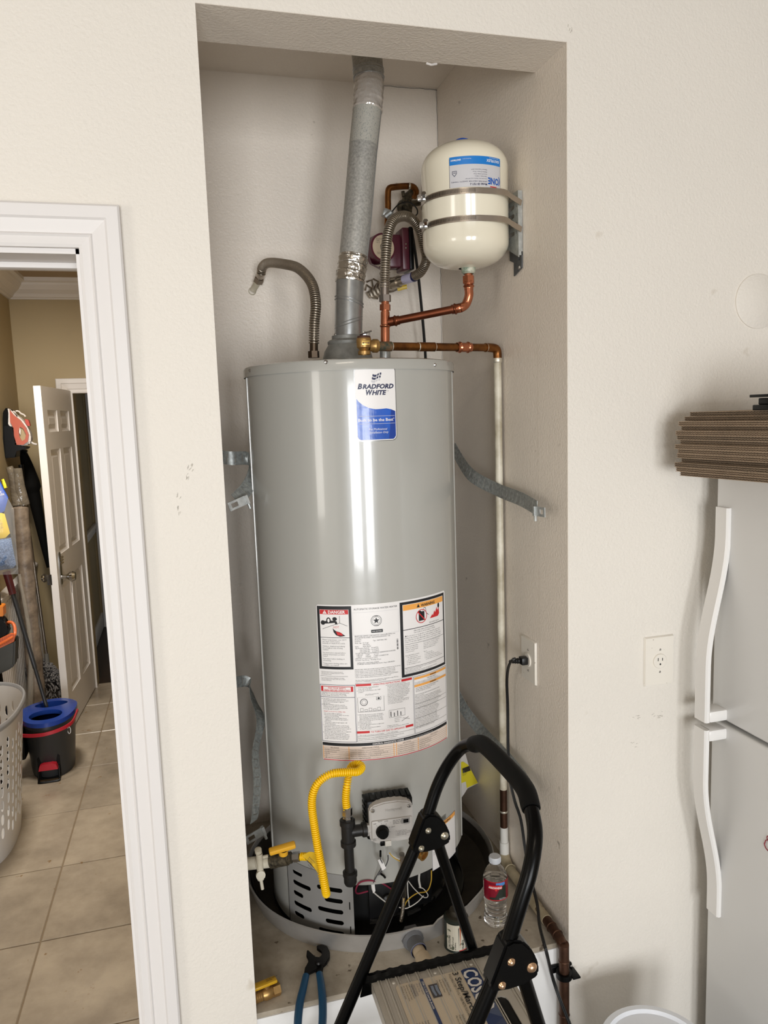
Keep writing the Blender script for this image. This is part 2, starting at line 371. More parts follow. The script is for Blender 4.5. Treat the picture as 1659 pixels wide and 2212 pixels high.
# --- casing around the laundry doorway (mitred stepped moulding)
PROF = [(0, 0), (0, 0.012), (0.006, 0.015), (0.020, 0.014), (0.024, 0.0175), (0.027, 0.0145), (0.052, 0.019), (0.056, 0.0235), (0.078, 0.0235), (0.082, 0.020), (0.082, 0)]
def casing(name, x0, x1, zt, z0, y, sgn=-1, prof=PROF, m=M_TRIM, inv=1, left=True, sc_=1.0):
    root = thing(name, ((x0+x1)/2, y, z0), kind='structure')
    def rail(path, outs):   # path points, outward direction at each
        mb = MB(); n = len(prof); vs_ = []
        for p, o_ in zip(path, outs):
            for (a, h) in prof: vs_.append(V(p) + V(o_) * (a*sc_) + V((0, sgn*h*sc_, 0)))
        fs = [(i*n+k, i*n+(k+1) % n, (i+1)*n+(k+1) % n, (i+1)*n+k) for i in range(len(path)-1) for k in range(n)]
        fs += [tuple(range(n)), tuple((len(path)-1)*n+k for k in range(n))]
        return mb.add(vs_, fs)
    obj('side_casing', rail([(x1, y, z0), (x1, y, zt)], [(1, 0, 0), (1, 0, 1)]), m, root, smooth=0)
    obj('head_casing', rail([(x1, y, zt), (x0, y, zt)], [(1, 0, 1), (-1, 0, 1)]), m, root, smooth=0)
    if left: obj('side_casing', rail([(x0, y, zt), (x0, y, z0)], [(-1, 0, 1), (-1, 0, 0)]), m, root, smooth=0)
    return root
tr = casing('trim_1', DX0-0.004, DX1-0.006, DZ-0.004, 0.0, -0.0005)
mb = MB().box((DX1-0.014, 0.0, ZL), (DX1, 0.155, DZ)).box((DX0, 0.0, ZL), (DX0+0.014, 0.155, DZ)).box((DX0, 0.0, DZ-0.014), (DX1, 0.155, DZ))
obj('door_jamb', mb, M_TRIM, tr, smooth=0)
obj('door_stop', MB().box((DX0+0.014, 0.085, DZ-0.026), (DX1-0.014, 0.12, DZ-0.014), bev=0.002), M_TRIM, tr)
obj('threshold', MB().box((DX0, -0.01, 0), (DX1, 0.155, ZL-0.001), bev=0.004), M_GROUT, tr)
# --- laundry room
LX0, LX1, LY1, LZ1 = -2.0, 0.02, 3.6, 2.78
fl = struct('floor_laundry', MB().box((LX0, 0.155, ZL-0.06), (LX1, 3.72, ZL-0.004)), M_GROUT)
tw = 0.457; first = None
for j in range(8):
    for i in range(-2, 2):
        x0 = -0.55 + i*tw - 0.018*(-3.0); y0 = 0.056 + j*tw
        if x0 > LX1 or y0 > 3.65: continue
        y1 = min(y0 + tw - 0.004, 3.66); ylo = max(y0, 0.158)
        xa, xb = x0, min(x0 + tw - 0.004, LX1)
        sh = lambda y: -0.018*(5.0-y)*0 + 0.018*(y-1.9) - 0.018*3.0
        b = bmesh.new()
        q = [(xa + sh(ylo), ylo), (xb + sh(ylo), ylo), (xb + sh(y1), y1), (xa + sh(y1), y1)]
        vb = [b.verts.new((x, y, ZL-0.010)) for x, y in q]; vt = [b.verts.new((x, y, ZL)) for x, y in q]
        b.faces.new(vb[::-1]); b.faces.new(vt)
        for k in range(4): b.faces.new((vb[k], vb[(k+1) % 4], vt[(k+1) % 4], vt[k]))
        bmesh.ops.bevel(b, geom=[e for e in b.edges if e.verts[0].co.z > ZL-0.001 and e.verts[1].co.z > ZL-0.001], offset=0.0025, segments=1, affect='EDGES')
        obj('tile', MB().bm(b), M_TILE, fl, smooth=0)
wl = struct('wall_laundry_left', MB().box((-1.02, 2.25, 0), (-0.956, LY1, LZ1)), M_TAN)
struct('wall_laundry_jog', MB().box((LX0, 2.25, 0), (-1.02, 2.31, LZ1)), M_TAN)
struct('wall_laundry_far_left', MB().box((LX0-0.06, 0.155, 0), (LX0, 2.31, LZ1)), M_TAN)
struct('wall_laundry_right', MB().box((LX1, 0.155, 0), (LX1+0.012, LY1, LZ1)), M_TAN)
BX0 = -0.63; BZ = 2.075
mb = MB(); sheet(mb, [(-1.02, 0), (BX0, 0), (BX0, BZ), (LX1, BZ), (LX1, LZ1), (-1.02, LZ1)], [], 0.12, lambda u, v, w_: V((u, LY1+0.06+w_, v)))
struct('wall_laundry_back', mb, M_TAN)
struct('ceiling_laundry', MB().box((LX0, 0.155, LZ1), (LX1, LY1, LZ1+0.05)), M_LCEIL)
CP = [(0, 0), (0.012, 0), (0.020, 0.008), (0.030, 0.012), (0.045, 0.03), (0.075, 0.05), (0.095, 0.075), (0.10, 0.088), (0.118, 0.096), (0.118, 0.118), (0, 0.118)]
cz = LZ1 - 0.118
def crown(path, ins):
    mb = MB(); vs_ = []; n = len(CP)
    for p, d in zip(path, ins):
        for (a, h) in CP: vs_.append(V(p) + V(d) * a + V((0, 0, h)))
    fs = [(i*n+k, i*n+(k+1) % n, (i+1)*n+(k+1) % n, (i+1)*n+k) for i in range(len(path)-1) for k in range(n)]
    return mb.add(vs_, fs)
struct('trim_2', crown([(LX1, LY1, cz), (-0.956, LY1, cz), (-0.956, 2.3, cz)], [(0, -1, 0), (1, -1, 0), (1, 0, 0)]), M_TRIM, smooth=0)
casing('trim_3', BX0, LX1-0.09, BZ, ZL, LY1, left=True, sc_=1.15)
# chair rail, beadboard and baseboard on the laundry's left wall
RZ = Xp(15, 1278, -0.956).z
mb = MB()
prof = [(0, -0.045), (0.010, -0.04), (0.012, -0.012), (0.020, -0.006), (0.028, 0.0), (0.028, 0.012), (0.018, 0.018), (0.0, 0.03)]
vs_ = []
for y in (2.26, 3.59): vs_ += [V((-0.956 + a, y, RZ + h)) for a, h in prof]
n = len(prof); mb.add(vs_, [(k, (k+1) % n, n+(k+1) % n, n+k) for k in range(n)] + [tuple(range(n)), tuple(range(n, 2*n))])
struct('trim_4', mb, M_TRIM, smooth=0)
mb = MB(); y = 2.28
while y < 3.58:
    mb.box((-0.956, y, ZL+0.10), (-0.947, y+0.031, RZ-0.045), bev=0.0025, seg=1); mb.lathe([(0.0035, ZL+0.10), (0.0035, RZ-0.045)], (-0.948, y+0.036, 0), n=6); y += 0.041
obj('beadboard', mb, M_TRIM, wl, kind='stuff', label='white vertical beadboard wainscot')
struct('baseboard_laundry', MB().box((-0.956, 2.28, ZL), (-0.938, 3.59, ZL+0.10), bev=0.004), M_TRIM)
# dark hall beyond the laundry's far door
struct('floor_hall', MB().box((-0.75, 3.66, ZL-0.05), (0.6, 6.3, ZL-0.002)), M_HALLF)
struct('wall_hall_left', MB().box((-0.79, 3.72, 0), (-0.745, 5.2, 2.7)), M_TAN)
struct('wall_hall_back', MB().box((-1.6, 5.2, 0), (-0.56, 5.28, 2.7)), M_TAN)
struct('wall_hall_end', MB().box((-0.8, 6.3, 0), (0.65, 6.36, 2.7)), M_TAN)
struct('wall_hall_right', MB().box((0.6, 3.72, 0), (0.65, 6.3, 2.7)), M_TAN)
struct('ceiling_hall', MB().box((-1.6, 3.72, 2.7), (0.65, 6.36, 2.75)), M_LCEIL)
struct('baseboard_hall', MB().box((-0.745, 3.73, ZL), (-0.727, 5.2, ZL+0.13), bev=0.004), M_TRIM)
mb = MB().box((-0.745, 3.73, 0.99), (-0.715, 5.2, 1.03), bev=0.006).box((-0.745, 3.73, 0.95), (-0.730, 5.2, 0.99), bev=0.003)
struct('trim_5', mb, M_TRIM)
mb = MB()
for k, (a, h) in enumerate([(0, .02), (.03, .03), (.06, .022), (.09, .03)]): mb.box((-0.725+a, 5.2-h, ZL), (-0.70+a, 5.2, 2.4), bev=0.004)
struct('trim_6', mb, M_TRIM)
# --- door_1 : the open panelled laundry door
N0 = V((-0.701, 2.847, ZL+0.008)); F0 = V((-0.640, 3.575, ZL+0.008)); dd = (F0-N0); dd.z = 0; WD = dd.length; dd.normalize(); nn = V((dd.y, -dd.x, 0))
HD = Yp(88, 833, 2.847).z - N0.z
door = thing('door_1', F0, kind='structure')
df = plane(N0, dd, (0, 0, 1), nn)
xs = [(0.10, WD/2-0.04), (WD/2+0.04, WD-0.10)]
zr = [(0.20, 0.86), (1.02, 1.62), (1.72, HD-0.13)]
holes = [rect(a, z0, b_, z1) for a, b_ in xs for z0, z1 in zr]
mb = MB(); sheet(mb, rect(0, 0, WD, HD), holes, 0.038, lambda u, v, w_: df(u, v, w_-0.019)); obj('door_leaf', mb, M_TRIM, door, smooth=0)
for a, b_ in xs:
    for z0, z1 in zr:
        mb = MB(); i_ = 0.022
        A = [(a, z0, -0.004), (b_, z0, -0.004), (b_, z1, -0.004), (a, z1, -0.004)]; B_ = [(a+i_, z0+i_, -0.016), (b_-i_, z0+i_, -0.016), (b_-i_, z1-i_, -0.016), (a+i_, z1-i_, -0.016)]
        j_ = 0.045; C_ = [(a+j_, z0+j_, -0.006), (b_-j_, z0+j_, -0.006), (b_-j_, z1-j_, -0.006), (a+j_, z1-j_, -0.006)]
        vs_ = [df(*p) for p in A + B_ + C_]; fs = []
        for q in (0, 4): fs += [(q+k, q+(k+1) % 4, q+4+(k+1) % 4, q+4+k) for k in range(4)]
        fs.append((8, 9, 10, 11)); mb.add(vs_, fs); mb.add([df(x, y, -0.032) for x, y in rect(a, z0, b_, z1)], [(0, 1, 2, 3)])
        obj('panel', mb, M_TRIM, door, smooth=0)
kz = Yp(130, 1250, 2.86).z - N0.z
mb = MB(); sheet(mb, slot(0.065, kz+0.05, 0.045, 0.19), [], 0.006, lambda u, v, w_: df(u, v, w_+0.003)); obj('lock_plate', mb, M_CHROME, door)
mb = MB().lathe([(0.012, 0), (0.010, 0.02), (0.014, 0.03), (0.028, 0.045), (0.030, 0.06), (0.022, 0.075), (0, 0.078)], df(0.065, kz, 0.006), nn, 20); obj('door_knob', mb, M_CHROME, door)
mb = MB().lathe([(0.026, 0), (0.010, 0.008), (0.010, 0.03), (0.022, 0.04), (0.026, 0.052), (0.014, 0.064), (0, 0.066)], df(0.065, kz, -0.038), -nn, 16); obj('door_knob', mb, M_CHROME, door)
mb = MB()
for k in range(3): mb.cyl(df(0.065, kz+0.075+k*0.016, 0.006), df(0.085, kz+0.082+k*0.016, 0.016), 0.006, 8)
obj('push_button', mb, M_CHROME, door)
obj('latch_plate', MB().box((0, 0, 0), (0.001, 0.025, 0.06), mx=Matrix.Translation(df(-0.0015, kz-0.03, -0.032)) @ dd.to_track_quat('X', 'Z').to_matrix().to_4x4()), M_CHROME, door)
obj('key', MB().tube([df(0.072, kz-0.01, 0.06), df(0.075, kz-0.035, 0.055)], 0.003, 6).tube(resample([df(0.075, kz-0.035, 0.055), df(0.078, kz-0.07, 0.05), df(0.082, kz-0.10, 0.05)], 0.01), 0.0015, 5), M_CHROME, door)

# ================================================================== WATER HEATER
ZH0, ZH1 = ZPL+0.012, 1.995
th = thing('water_heater', (HC[0], HC[1], ZH0), 'tall grey cylindrical gas water heater standing in the alcove pan', 'water heater')
def cyp(ang, z, r=HR): return V((HC[0] + r*sin(ang), HC[1] - r*cos(ang), z))
def hmap(ang0, z0, r=HR):     # label coordinates u right, v up (from top-left corner), w out
    return lambda u, v, w_: cyp(ang0 + u / r, z0 + v, r + w_)
ZJ = 0.640                     # lower edge of the jacket over the burner opening
mb = MB().lathe([(HR-0.002, ZJ), (HR, ZJ+0.001), (HR, ZH1-0.013), (HR-0.001, ZH1-0.012)], (HC[0], HC[1], 0), n=128)
obj('jacket', mb, M_JACKET, th)
mb = MB().lathe([(HR+0.0035, ZH1-0.014), (HR+0.0035, ZH1+0.006), (HR+0.001, ZH1+0.011), (HR-0.006, ZH1+0.0135), (0, ZH1+0.0135)], (HC[0], HC[1], 0), n=128)
tc_ = obj('top_cap', mb, M_JACKET, th)
for a, b_ in [(704, 782), (940, 788), (540, 800)]:
    p = Cp(a, b_, HR+0.0035); mb = MB(); screw(mb, p, (p.x-HC[0], p.y-HC[1], 0), 0.0052); obj('screw', mb, M_CHROME, tc_)
# seam strip at the left
p1 = Cp(548, 800); a_s = atan2(p1.x-HC[0], -(p1.y-HC[1]))
obj('seam', MB().tube([cyp(radians(-85), ZH1-0.015, HR+0.0008), cyp(radians(-85), ZJ, HR+0.0008)], 0.002, 6), M_JACKET, th)
obj('seam', MB().tube([cyp(radians(62), ZH1-0.015, HR), cyp(radians(62), ZJ, HR)], 0.0018, 6), M_JACKET, th)
# lower skirt: full shell except for the open burner door, slotted grille panel at the front left
skl = MB().lathe([(HR-0.001, ZH0), (HR-0.001, ZJ+0.002)], (HC[0], HC[1], 0), n=90, a0=radians(88-90), a1=radians(360-12-90-53)); obj('skirt', skl, M_JACKET, th)
a0g, a1g = radians(-63.5), radians(-21.5)
Wg = (a1g - a0g) * HR; Hg = 0.205; gm = hmap(a0g, ZH0 + 0.012)
hol = []
for c_, (ua, ub) in enumerate([(0.022, 0.088), (0.108, 0.182)]):
    for k in range(5):
        if c_ == 0:
            u1 = ub if k % 2 else ub-0.028
            hol.append(slot((ua+u1)/2, 0.158 - k*0.031, u1-ua, 0.0125))
        else:
            u0 = ua if k % 2 == 0 else ua+0.022
            if k % 2 == 0: u0 = ua
            hol.append(slot((u0+ub)/2, 0.142 - k*0.031, ub-u0, 0.0125))
mb = MB(); sheet(mb, rect(0, 0, Wg, Hg-0.018), hol + [rect(Wg-0.012, 0.09, Wg-0.009, 0.112), rect(Wg-0.012, 0.02, Wg-0.009, 0.042)], 0.0012, lambda u, v, w_: gm(u, v, w_+0.0015), cu=frange(0.006, Wg, 0.008))
obj('vent_panel', mb, mat('vent_panel_grey', '#9E9D9B', 0.3, 0.25), th)
# burner chamber behind: dark inner shell, base ring, manifold pieces
mb = MB().lathe([(0.235, ZH0), (0.235, ZJ+0.05)], (HC[0], HC[1], 0), n=64).lathe([(HR-0.004, ZJ+0.01), (0.20, ZJ+0.012)], (HC[0], HC[1], 0), n=64).lathe([(HR-0.004, ZH0), (HR-0.004, ZH0+0.006), (0.1, ZH0+0.006)], (HC[0], HC[1], 0), n=64)
obj('burner_chamber', mb, mat('chamber_black', '#090909', 0.4, 0.0), th)
mb = MB().lathe([(HR-0.002, ZH0), (HR+0.002, ZH0+0.004), (HR+0.0005, ZH0+0.012), (HR-0.004, ZH0+0.012)], (HC[0], HC[1], 0), n=96)
obj('base_ring', mb, mat('base_ring', '#2A2A2A', 0.25, 0.8), th)
mb = MB()
for k in range(6):
    a = radians(-8 + k*13); mb.box((-0.022, -0.0015, -0.003), (0.022, 0.0015, 0.003), mx=Matrix.Translation(cyp(a, ZH0+0.028+0.006*(k % 2), 0.237)) @ Matrix.Rotation(a, 4, 'Z'))
objs('air_louver', mb, M_CHROME, th)
fra = radians(6); tx_, nx_ = V((cos(fra), sin(fra), 0)), V((sin(fra), -cos(fra), 0))
bf = plane(cyp(fra, ZH0+0.05, 0.236), tx_, (0, 0, 1), nx_)
obj('burner_door', MB().box((-0.085, 0.0, 0), (0.10, 0.115, 0.006), bev=0.002, mx=Matrix([[tx_.x, 0, nx_.x, 0], [tx_.y, 0, nx_.y, 0], [0, 1, 0, 0], [0, 0, 0, 1]]).to_4x4() if False else Matrix((( tx_.x, 0, nx_.x, bf(0, 0, 0).x), (tx_.y, 0, nx_.y, bf(0, 0, 0).y), (0, 1, 0, bf(0, 0, 0).z), (0, 0, 0, 1)))), mat('burner_plate', '#141415', 0.35, 0.2), th)
mb = MB().lathe([(0.006, 0), (0.012, 0.004), (0.016, 0.012), (0.008, 0.02), (0, 0.02)], bf(0.0, 0.07, 0.006), nx_, 14)
mb.lathe([(0.014, 0), (0.014, 0.01), (0.008, 0.014), (0, 0.014)], bf(-0.035, 0.05, 0.006), nx_, 12)
obj('sight_glass', mb, M_IRON, th)
mb = MB(); corr(mb, [Cp(872, 1935, 0.262), Cp(870, 1965, 0.262), Cp(866, 1990, 0.262)], 0.0045, 0.0009, 0.004, 10); obj('burner_tube', mb, M_STEEL, th)
mb = MB().tube([Cp(868, 1845, HR+0.03), Cp(870, 1880, HR+0.015), Cp(872, 1935, 0.262)], 0.0075, 10); obj('gas_tube', mb, M_SS, th)
def wire(name, pts, m, r=0.0014, parent=th): 
    return obj(name, MB().tube(resample([Cp(a, b_, rr) for a, b_, rr in pts], 0.006), r, 6), m, parent)
M_WW = mat('white_wire', '#D8D5CE', 0.4); M_WY = mat('yellow_wire', '#C9A23A', 0.4); M_WR = mat('pink_wire', '#8E2C45', 0.4); M_WG = mat('grey_wire', '#4A4A4C', 0.4)
wire('red_wire', [(848, 1922, .25), (825, 1908, .275), (800, 1902, .29), (778, 1906, .292), (769, 1920, .285), (772, 1930, .262), (795, 1925, .255)], M_WR, 0.0022)
wire('white_wire', [(802, 1905, .28), (806, 1925, .275), (822, 1940, .265), (838, 1952, .255)], M_WW, 0.0018)
wire('white_wire', [(880, 1903, .275), (881, 1930, .262), (884, 1957, .25)], M_WW, 0.0018)
wire('white_wire', [(862, 1960, .255), (878, 1962, .262), (900, 1950, .268), (915, 1935, .268)], M_WW, 0.0014)
wire('grey_wire', [(882, 1903, .275), (895, 1920, .27), (915, 1938, .268), (925, 1935, .266), (915, 1920, .262), (905, 1917, .26)], M_WW, 0.0013)
wire('yellow_wire', [(876, 1920, .27), (872, 1945, .265), (870, 1962, .26)], M_WY, 0.0018)
wire('yellow_wire', [(932, 1880, .272), (931, 1905, .27), (922, 1925, .266), (900, 1930, .262), (880, 1945, .26), (872, 1962, .258)], M_WY, 0.0016)
wire('grey_wire', [(822, 1848, .335), (822, 1856, .33), (826, 1870, .315), (812, 1895, .295), (806, 1908, .285)], M_WG, 0.0014)
wire('grey_wire', [(838, 1848, .335), (838, 1858, .325), (832, 1872, .31), (818, 1890, .295)], M_WG, 0.0016)
wire('yellow_wire', [(841, 1842, .335), (850, 1852, .325), (865, 1861, .31), (880, 1866, .30)], M_WY, 0.0014)
wire('white_wire', [(841, 1842, .335), (852, 1851, .323), (868, 1858, .31)], M_WW, 0.0012)
wire('white_wire', [(906, 1885, .262), (905, 1900, .262), (908, 1917, .262)], M_WW, 0.003)
wire('black_wire', [(822, 1838, .34), (822, 1850, .335)], M_BLKPL, 0.0028)
wire('black_wire', [(823, 1888, .30), (829, 1892, .295), (832, 1896, .293)], M_BLKPL, 0.003)
mb = MB()
q = [Cp(816, 1858, .325), Cp(824, 1855, .325), Cp(834, 1875, .318), Cp(826, 1881, .318)]; mb.add(q + [p + V((0, .001, 0)) for p in q], [(0, 1, 2, 3), (7, 6, 5, 4), (0, 4, 5, 1), (1, 5, 6, 2), (2, 6, 7, 3), (3, 7, 4, 0)])
q = [Cp(801, 1904, .284), Cp(809, 1908, .284), Cp(811, 1925, .28), Cp(806, 1930, .28)]; mb.add(q + [p + V((0, .001, 0)) for p in q], [(0, 1, 2, 3), (7, 6, 5, 4), (0, 4, 5, 1), (1, 5, 6, 2), (2, 6, 7, 3), (3, 7, 4, 0)])
objs('wire_tag', mb, M_WHITE, th)

# ---- printed labels
class Lab:
    def __init__(s, f): s.f = f; s.d = {}
    def g(s, m): return s.d.setdefault(m.name, (MB(), m))[0]
    def r(s, m, x0, y0, x1, y1, w_):     # y downwards, mm
        k = [x/1000 for x in (x0, y0, x1, y1)]; a, b_ = min(k[0], k[2]), max(k[0], k[2]); t, l = min(k[1], k[3]), max(k[1], k[3])
        n = max(1, int((b_-a)/0.006)); vs_ = []; 
        for i in range(n+1):
            u = a + (b_-a)*i/n; vs_ += [s.f(u, -t, w_), s.f(u, -l, w_)]
        s.g(m).add(vs_, [(2*i, 2*i+1, 2*i+3, 2*i+2) for i in range(n)])
    def poly(s, m, pts, w_, cut=0.006):
        xs = [p[0]/1000 for p in pts]; mb = s.g(m)
        b = bmesh.new(); b.faces.new([b.verts.new((x/1000, -y/1000, 0)) for x, y in pts]); bmesh.ops.triangulate(b, faces=b.faces)
        cut = cut or 0.006
        if cut:
            c = min(xs) + cut
            while c < max(xs): bmesh.ops.bisect_plane(b, geom=list(b.verts)+list(b.edges)+list(b.faces), plane_co=(c, 0, 0), plane_no=(1, 0, 0)); c += cut
        for v in b.verts: v.co = s.f(v.co.x, v.co.y, w_)
        mb.bm(b)
    def frame(s, m, x0, y0, x1, y1, t, w_):
        s.r(m, x0, y0, x1, y0+t, w_); s.r(m, x0, y1-t, x1, y1, w_); s.r(m, x0, y0, x0+t, y1, w_); s.r(m, x1-t, y0, x1, y1, w_)
    def t(s, m, str_, size, x, y, w_, **k):  # size mm cap-ish, baseline y
        text(s.g(m), str_, size/1000, s.f, x/1000, -y/1000, w=w_, **({**k, 'width': k['width']/1000} if k.get('width') else k))
    def done(s, parent, names={}):
        for k, (mb, m) in s.d.items():
            if mb.v: obj(names.get(k, 'print'), mb, m, parent, smooth=0, kind='stuff')
# upper brand badge
ub = Lab(hmap(radians(-10.4), 0.117+ZC))
mb = MB(); sheet(mb, rrect(0, -0.178, 0.101, 0, 0.012), [], 0.0008, lambda u, v, w_: ub.f(u, v, w_+0.0008), cu=frange(0.005, 0.1, 0.006)); badge = obj('brand_badge', mb, M_WHITE, th)
mb = MB(); sheet(mb, rrect(-0.0022, -0.1802, 0.1032, 0.0022, 0.0135), [], 0.0004, lambda u, v, w_: ub.f(u, v, w_+0.0004), cu=frange(0.001, 0.1, 0.006)); obj('badge_rim', mb, mat('badge_rim', '#8E8E8C', 0.25, 0.5), badge)
pts = [(2, 76), (8, 84), (18, 92), (32, 99), (48, 102.5), (62, 102), (76, 101), (88, 103.5), (98.5, 108), (98.5, 168), (96, 173), (91, 176), (10, 176), (5, 173), (2, 168)]
ub.poly(M_BLUEI, pts, 0.0014)
ub.poly(mat('blue_ink_dark', '#1C3F94', 0.25), [(99, 108), (99, 168), (96, 173), (92, 176), (80, 176), (84, 150), (86, 120), (88, 103.5)], 0.0015)
ub.r(M_LGREY, 6, 118.6, 97, 119.4, 0.0017); ub.r(M_LGREY, 6, 137, 97, 137.8, 0.0017)
ub.t(M_NAVY, 'B', 17.5, 5.5, 52.5, 0.0014, bold=0.045, shear=0.25, width=11.5); ub.t(M_NAVY, 'RADFORD', 15, 17.4, 52.5, 0.0014, bold=0.045, shear=0.25, width=79)
ub.t(M_NAVY, 'W', 17.5, 24, 67.5, 0.0014, bold=0.045, shear=0.25, width=17); ub.t(M_NAVY, 'HITE', 15, 40.2, 67.5, 0.0014, bold=0.045, shear=0.25, width=37); ub.t(M_NAVY, '\u00ae', 4, 80, 60, 0.0014)
ub.t(M_WHITE, 'Built to be the Best', 10, 4, 131.5, 0.0017, bold=0.015, width=88); ub.t(M_WHITE, '\u00ae', 4, 93, 127, 0.0017)
ub.t(M_WHITE, 'For Professional', 7, 30, 153, 0.0017, shear=0.25, width=46); ub.t(M_WHITE, 'Installation Only', 7, 31, 161, 0.0017, shear=0.25, width=48)
for r_ in range(3):
    for (xa, xb) in ((44, 54), (55.5, 60), (62, 66)):
        y0 = 17 + r_*7; sh = -r_*1.8
        f_ = lambda x: 2.6*sin((x-44)/22*2*pi*0.8+0.2)
        pp = [(x+sh, y0+f_(x)) for x in [xa+(xb-xa)*i/5 for i in range(6)]] + [(x+sh-1, y0+5.2+f_(x)) for x in [xb-(xb-xa)*i/5 for i in range(6)]]
        ub.poly(M_NAVY if r_ < 2 else M_LGREY, pp, 0.0015, 0)
ub.done(badge, {'white_label': 'lettering', 'navy_ink': 'lettering', 'blue_ink': 'blue_wave'})
# lower rating and instruction label
lb = Lab(hmap(radians(-34.7), -0.470+ZC))
mb = MB(); sheet(mb, rrect(0, -0.413, 0.377, 0, 0.006), [], 0.0006, lambda u, v, w_: lb.f(u, v, w_+0.0007), cu=frange(0.005, 0.376, 0.006)); lab = obj('instruction_label', mb, M_WHITE, th)
A_, B2, C2 = 0.0013, 0.0016, 0.0019
FS = 5.6
def para(lines, size, x, y, dy, m=M_INK, **k):
    lb.t(m, '\n'.join(lines), size, x, y, B2, line=dy/size*0.94, res=1, **k)
lb.r(M_INK, 2, 3, 91, 168, A_); lb.r(M_WHITE, 9, 12, 84, 161, 0.00145)
lb.r(M_RED, 9.5, 12.5, 83, 24, B2); lb.t(M_WHITE, 'DANGER', 11, 31, 22, C2, bold=0.03, width=44); lb.poly(M_WHITE, [(17, 22.5), (28, 22.5), (22.5, 13.5)], C2, 0); lb.t(M_RED, '!', 7, 21.6, 21.5, 0.0021, bold=0.03)
lb.r(M_INK, 8, 84, 85, 85.2, B2)
def blob(m, cx, cy, rx, ry, w_=B2, n=14): lb.poly(m, [(cx+rx*cos(2*pi*i/n), cy+ry*sin(2*pi*i/n)) for i in range(n)], w_, 0)
blob(M_INK, 17, 46, 6, 6); blob(M_INK, 32, 40, 6, 8); blob(M_WHITE, 32, 40, 3, 5, C2); blob(M_INK, 48, 36, 6, 5); lb.poly(M_INK, [(18, 42), (46, 40), (53, 42), (55, 50), (49, 50), (48, 46), (18, 49)], B2, 0)
lb.t(M_RED, 'HOT', 8, 43, 60, B2, width=15); lb.poly(M_INK, [(42, 60), (48, 66), (52, 68), (60, 70), (74, 80), (60, 82), (50, 78), (44, 70)], B2, 0); lb.poly(M_RED, [(50, 68), (64, 72), (68, 79), (54, 78)], C2, 0)
for q in ([(15, 62), (42, 52), (42, 53), (15, 63)], [(42, 52), (60, 46), (60, 47), (42, 53)], [(60, 28), (61, 28), (61, 47), (60, 47)], [(61, 46), (80, 54), (80, 55), (61, 47)]): lb.poly(M_INK, q, B2, 0)
for y, ls in ((92, ['Water temperature over 125\u00b0F', 'can cause severe burns', 'instantly or death from scalds.']), (109, ['Children, disabled and elderly', 'are at highest risk of being', 'scalded.']), (126, ['See instruction manual before', 'setting temperature at water', 'heater.']), (142, ['Feel water before bathing or', 'showering.']), (154, ['Temperature limiting valves are', 'available, see manual.'])):
    para(ls, 4.9, 13, y, 4.9)
para(['CAUTION: Heated water increases the risk of', 'scald injury. Before changing temperature setting', 'see instruction manual.'], 3.0, 6, 176, 3.6)
para(['It is recommended that an ASSE approved mixing', 'valve be installed in the outlet of this unit to reduce', 'the risk of scald injury.'], 3.0, 6, 192, 3.6); lb.r(M_INK, 4, 186, 76, 186.5, B2)
lb.t(M_INK, 'AUTOMATIC STORAGE WATER HEATER', 6.2, 97, 14, B2, width=112)
def ring(m, cx, cy, r0, r1, w_=B2, n=24):
    mb = lb.g(m); vs_ = []
    for i in range(n): a = 2*pi*i/n; vs_ += [lb.f((cx+r0*cos(a))/1000, -(cy+r0*sin(a))/1000, w_), lb.f((cx+r1*cos(a))/1000, -(cy+r1*sin(a))/1000, w_)]
    mb.add(vs_, [(2*i, 2*i+1, (2*i+3) % (2*n), (2*i+2) % (2*n)) for i in range(n)])
ring(M_INK, 153, 44, 13.0, 14.0); ring(M_INK, 153, 44, 10.0, 10.6)
lb.poly(M_INK, [(153+(8.5 if i % 2 == 0 else 3.6)*sin(pi*i/5), 44-(8.5 if i % 2 == 0 else 3.6)*cos(pi*i/5)) for i in range(10)], B2, 0)
lb.t(M_INK, 'DESIGN', 2.6, 148.5, 33.4, C2); lb.t(M_INK, 'CERTIFIED', 2.6, 147, 57.5, C2)
lb.poly(M_INK, [(139, 67), (168, 67), (169, 68), (169, 74), (168, 75), (140, 75), (139, 74)], B2, 0); lb.t(M_WHITE, 'AHRI CERTIFIED', 4, 141, 72.6, C2, width=25)
lb.frame(M_LGREY, 94, 20, 212, 79, 0.5, A_)
para(['BRADFORD WHITE CORPORATION  www.bradfordwhite.com', '200 LAFAYETTE STREET  MIDDLEVILLE MI 49333  USA', 'Model No:', 'Serial No:                            Type  NATURAL GAS', 'Nom. Cap:  50 US gal', '                  189.3 liters', 'Input:          40000 Btu/hr', 'Gas Pressure Manifold     4.0 (inWC)', '           Inlet Supply Max  14.0 (inWC)', '           Inlet Supply Min     5.0 (inWC)', 'CLOSET INSTALLATION MINIMUM CLEARANCES IN INCHES', '   4 FRONT      0 LEFT         12 TOP', '   0 BACK        0 RIGHT      4 VENT CONNECTOR', 'ANSI Z21.10.1-2019/CSA 4.1-2019', 'Pressure: Test 300 psi.  Working 150 psi.'], 4.3, 97, 83, 4.8, width=104)
para(['CATEGORY I NATURAL DRAFT', 'COMPLIES W/CALIFORNIA SECTION 1 Reg 2 AIR BASIN'], 4.0, 100, 153, 3.8)
for k in range(9): lb.r(M_INK, 205, 98 + k*3.1, 209, 99.2 + k*3.1 + (0.9 if k % 3 else 0), B2)
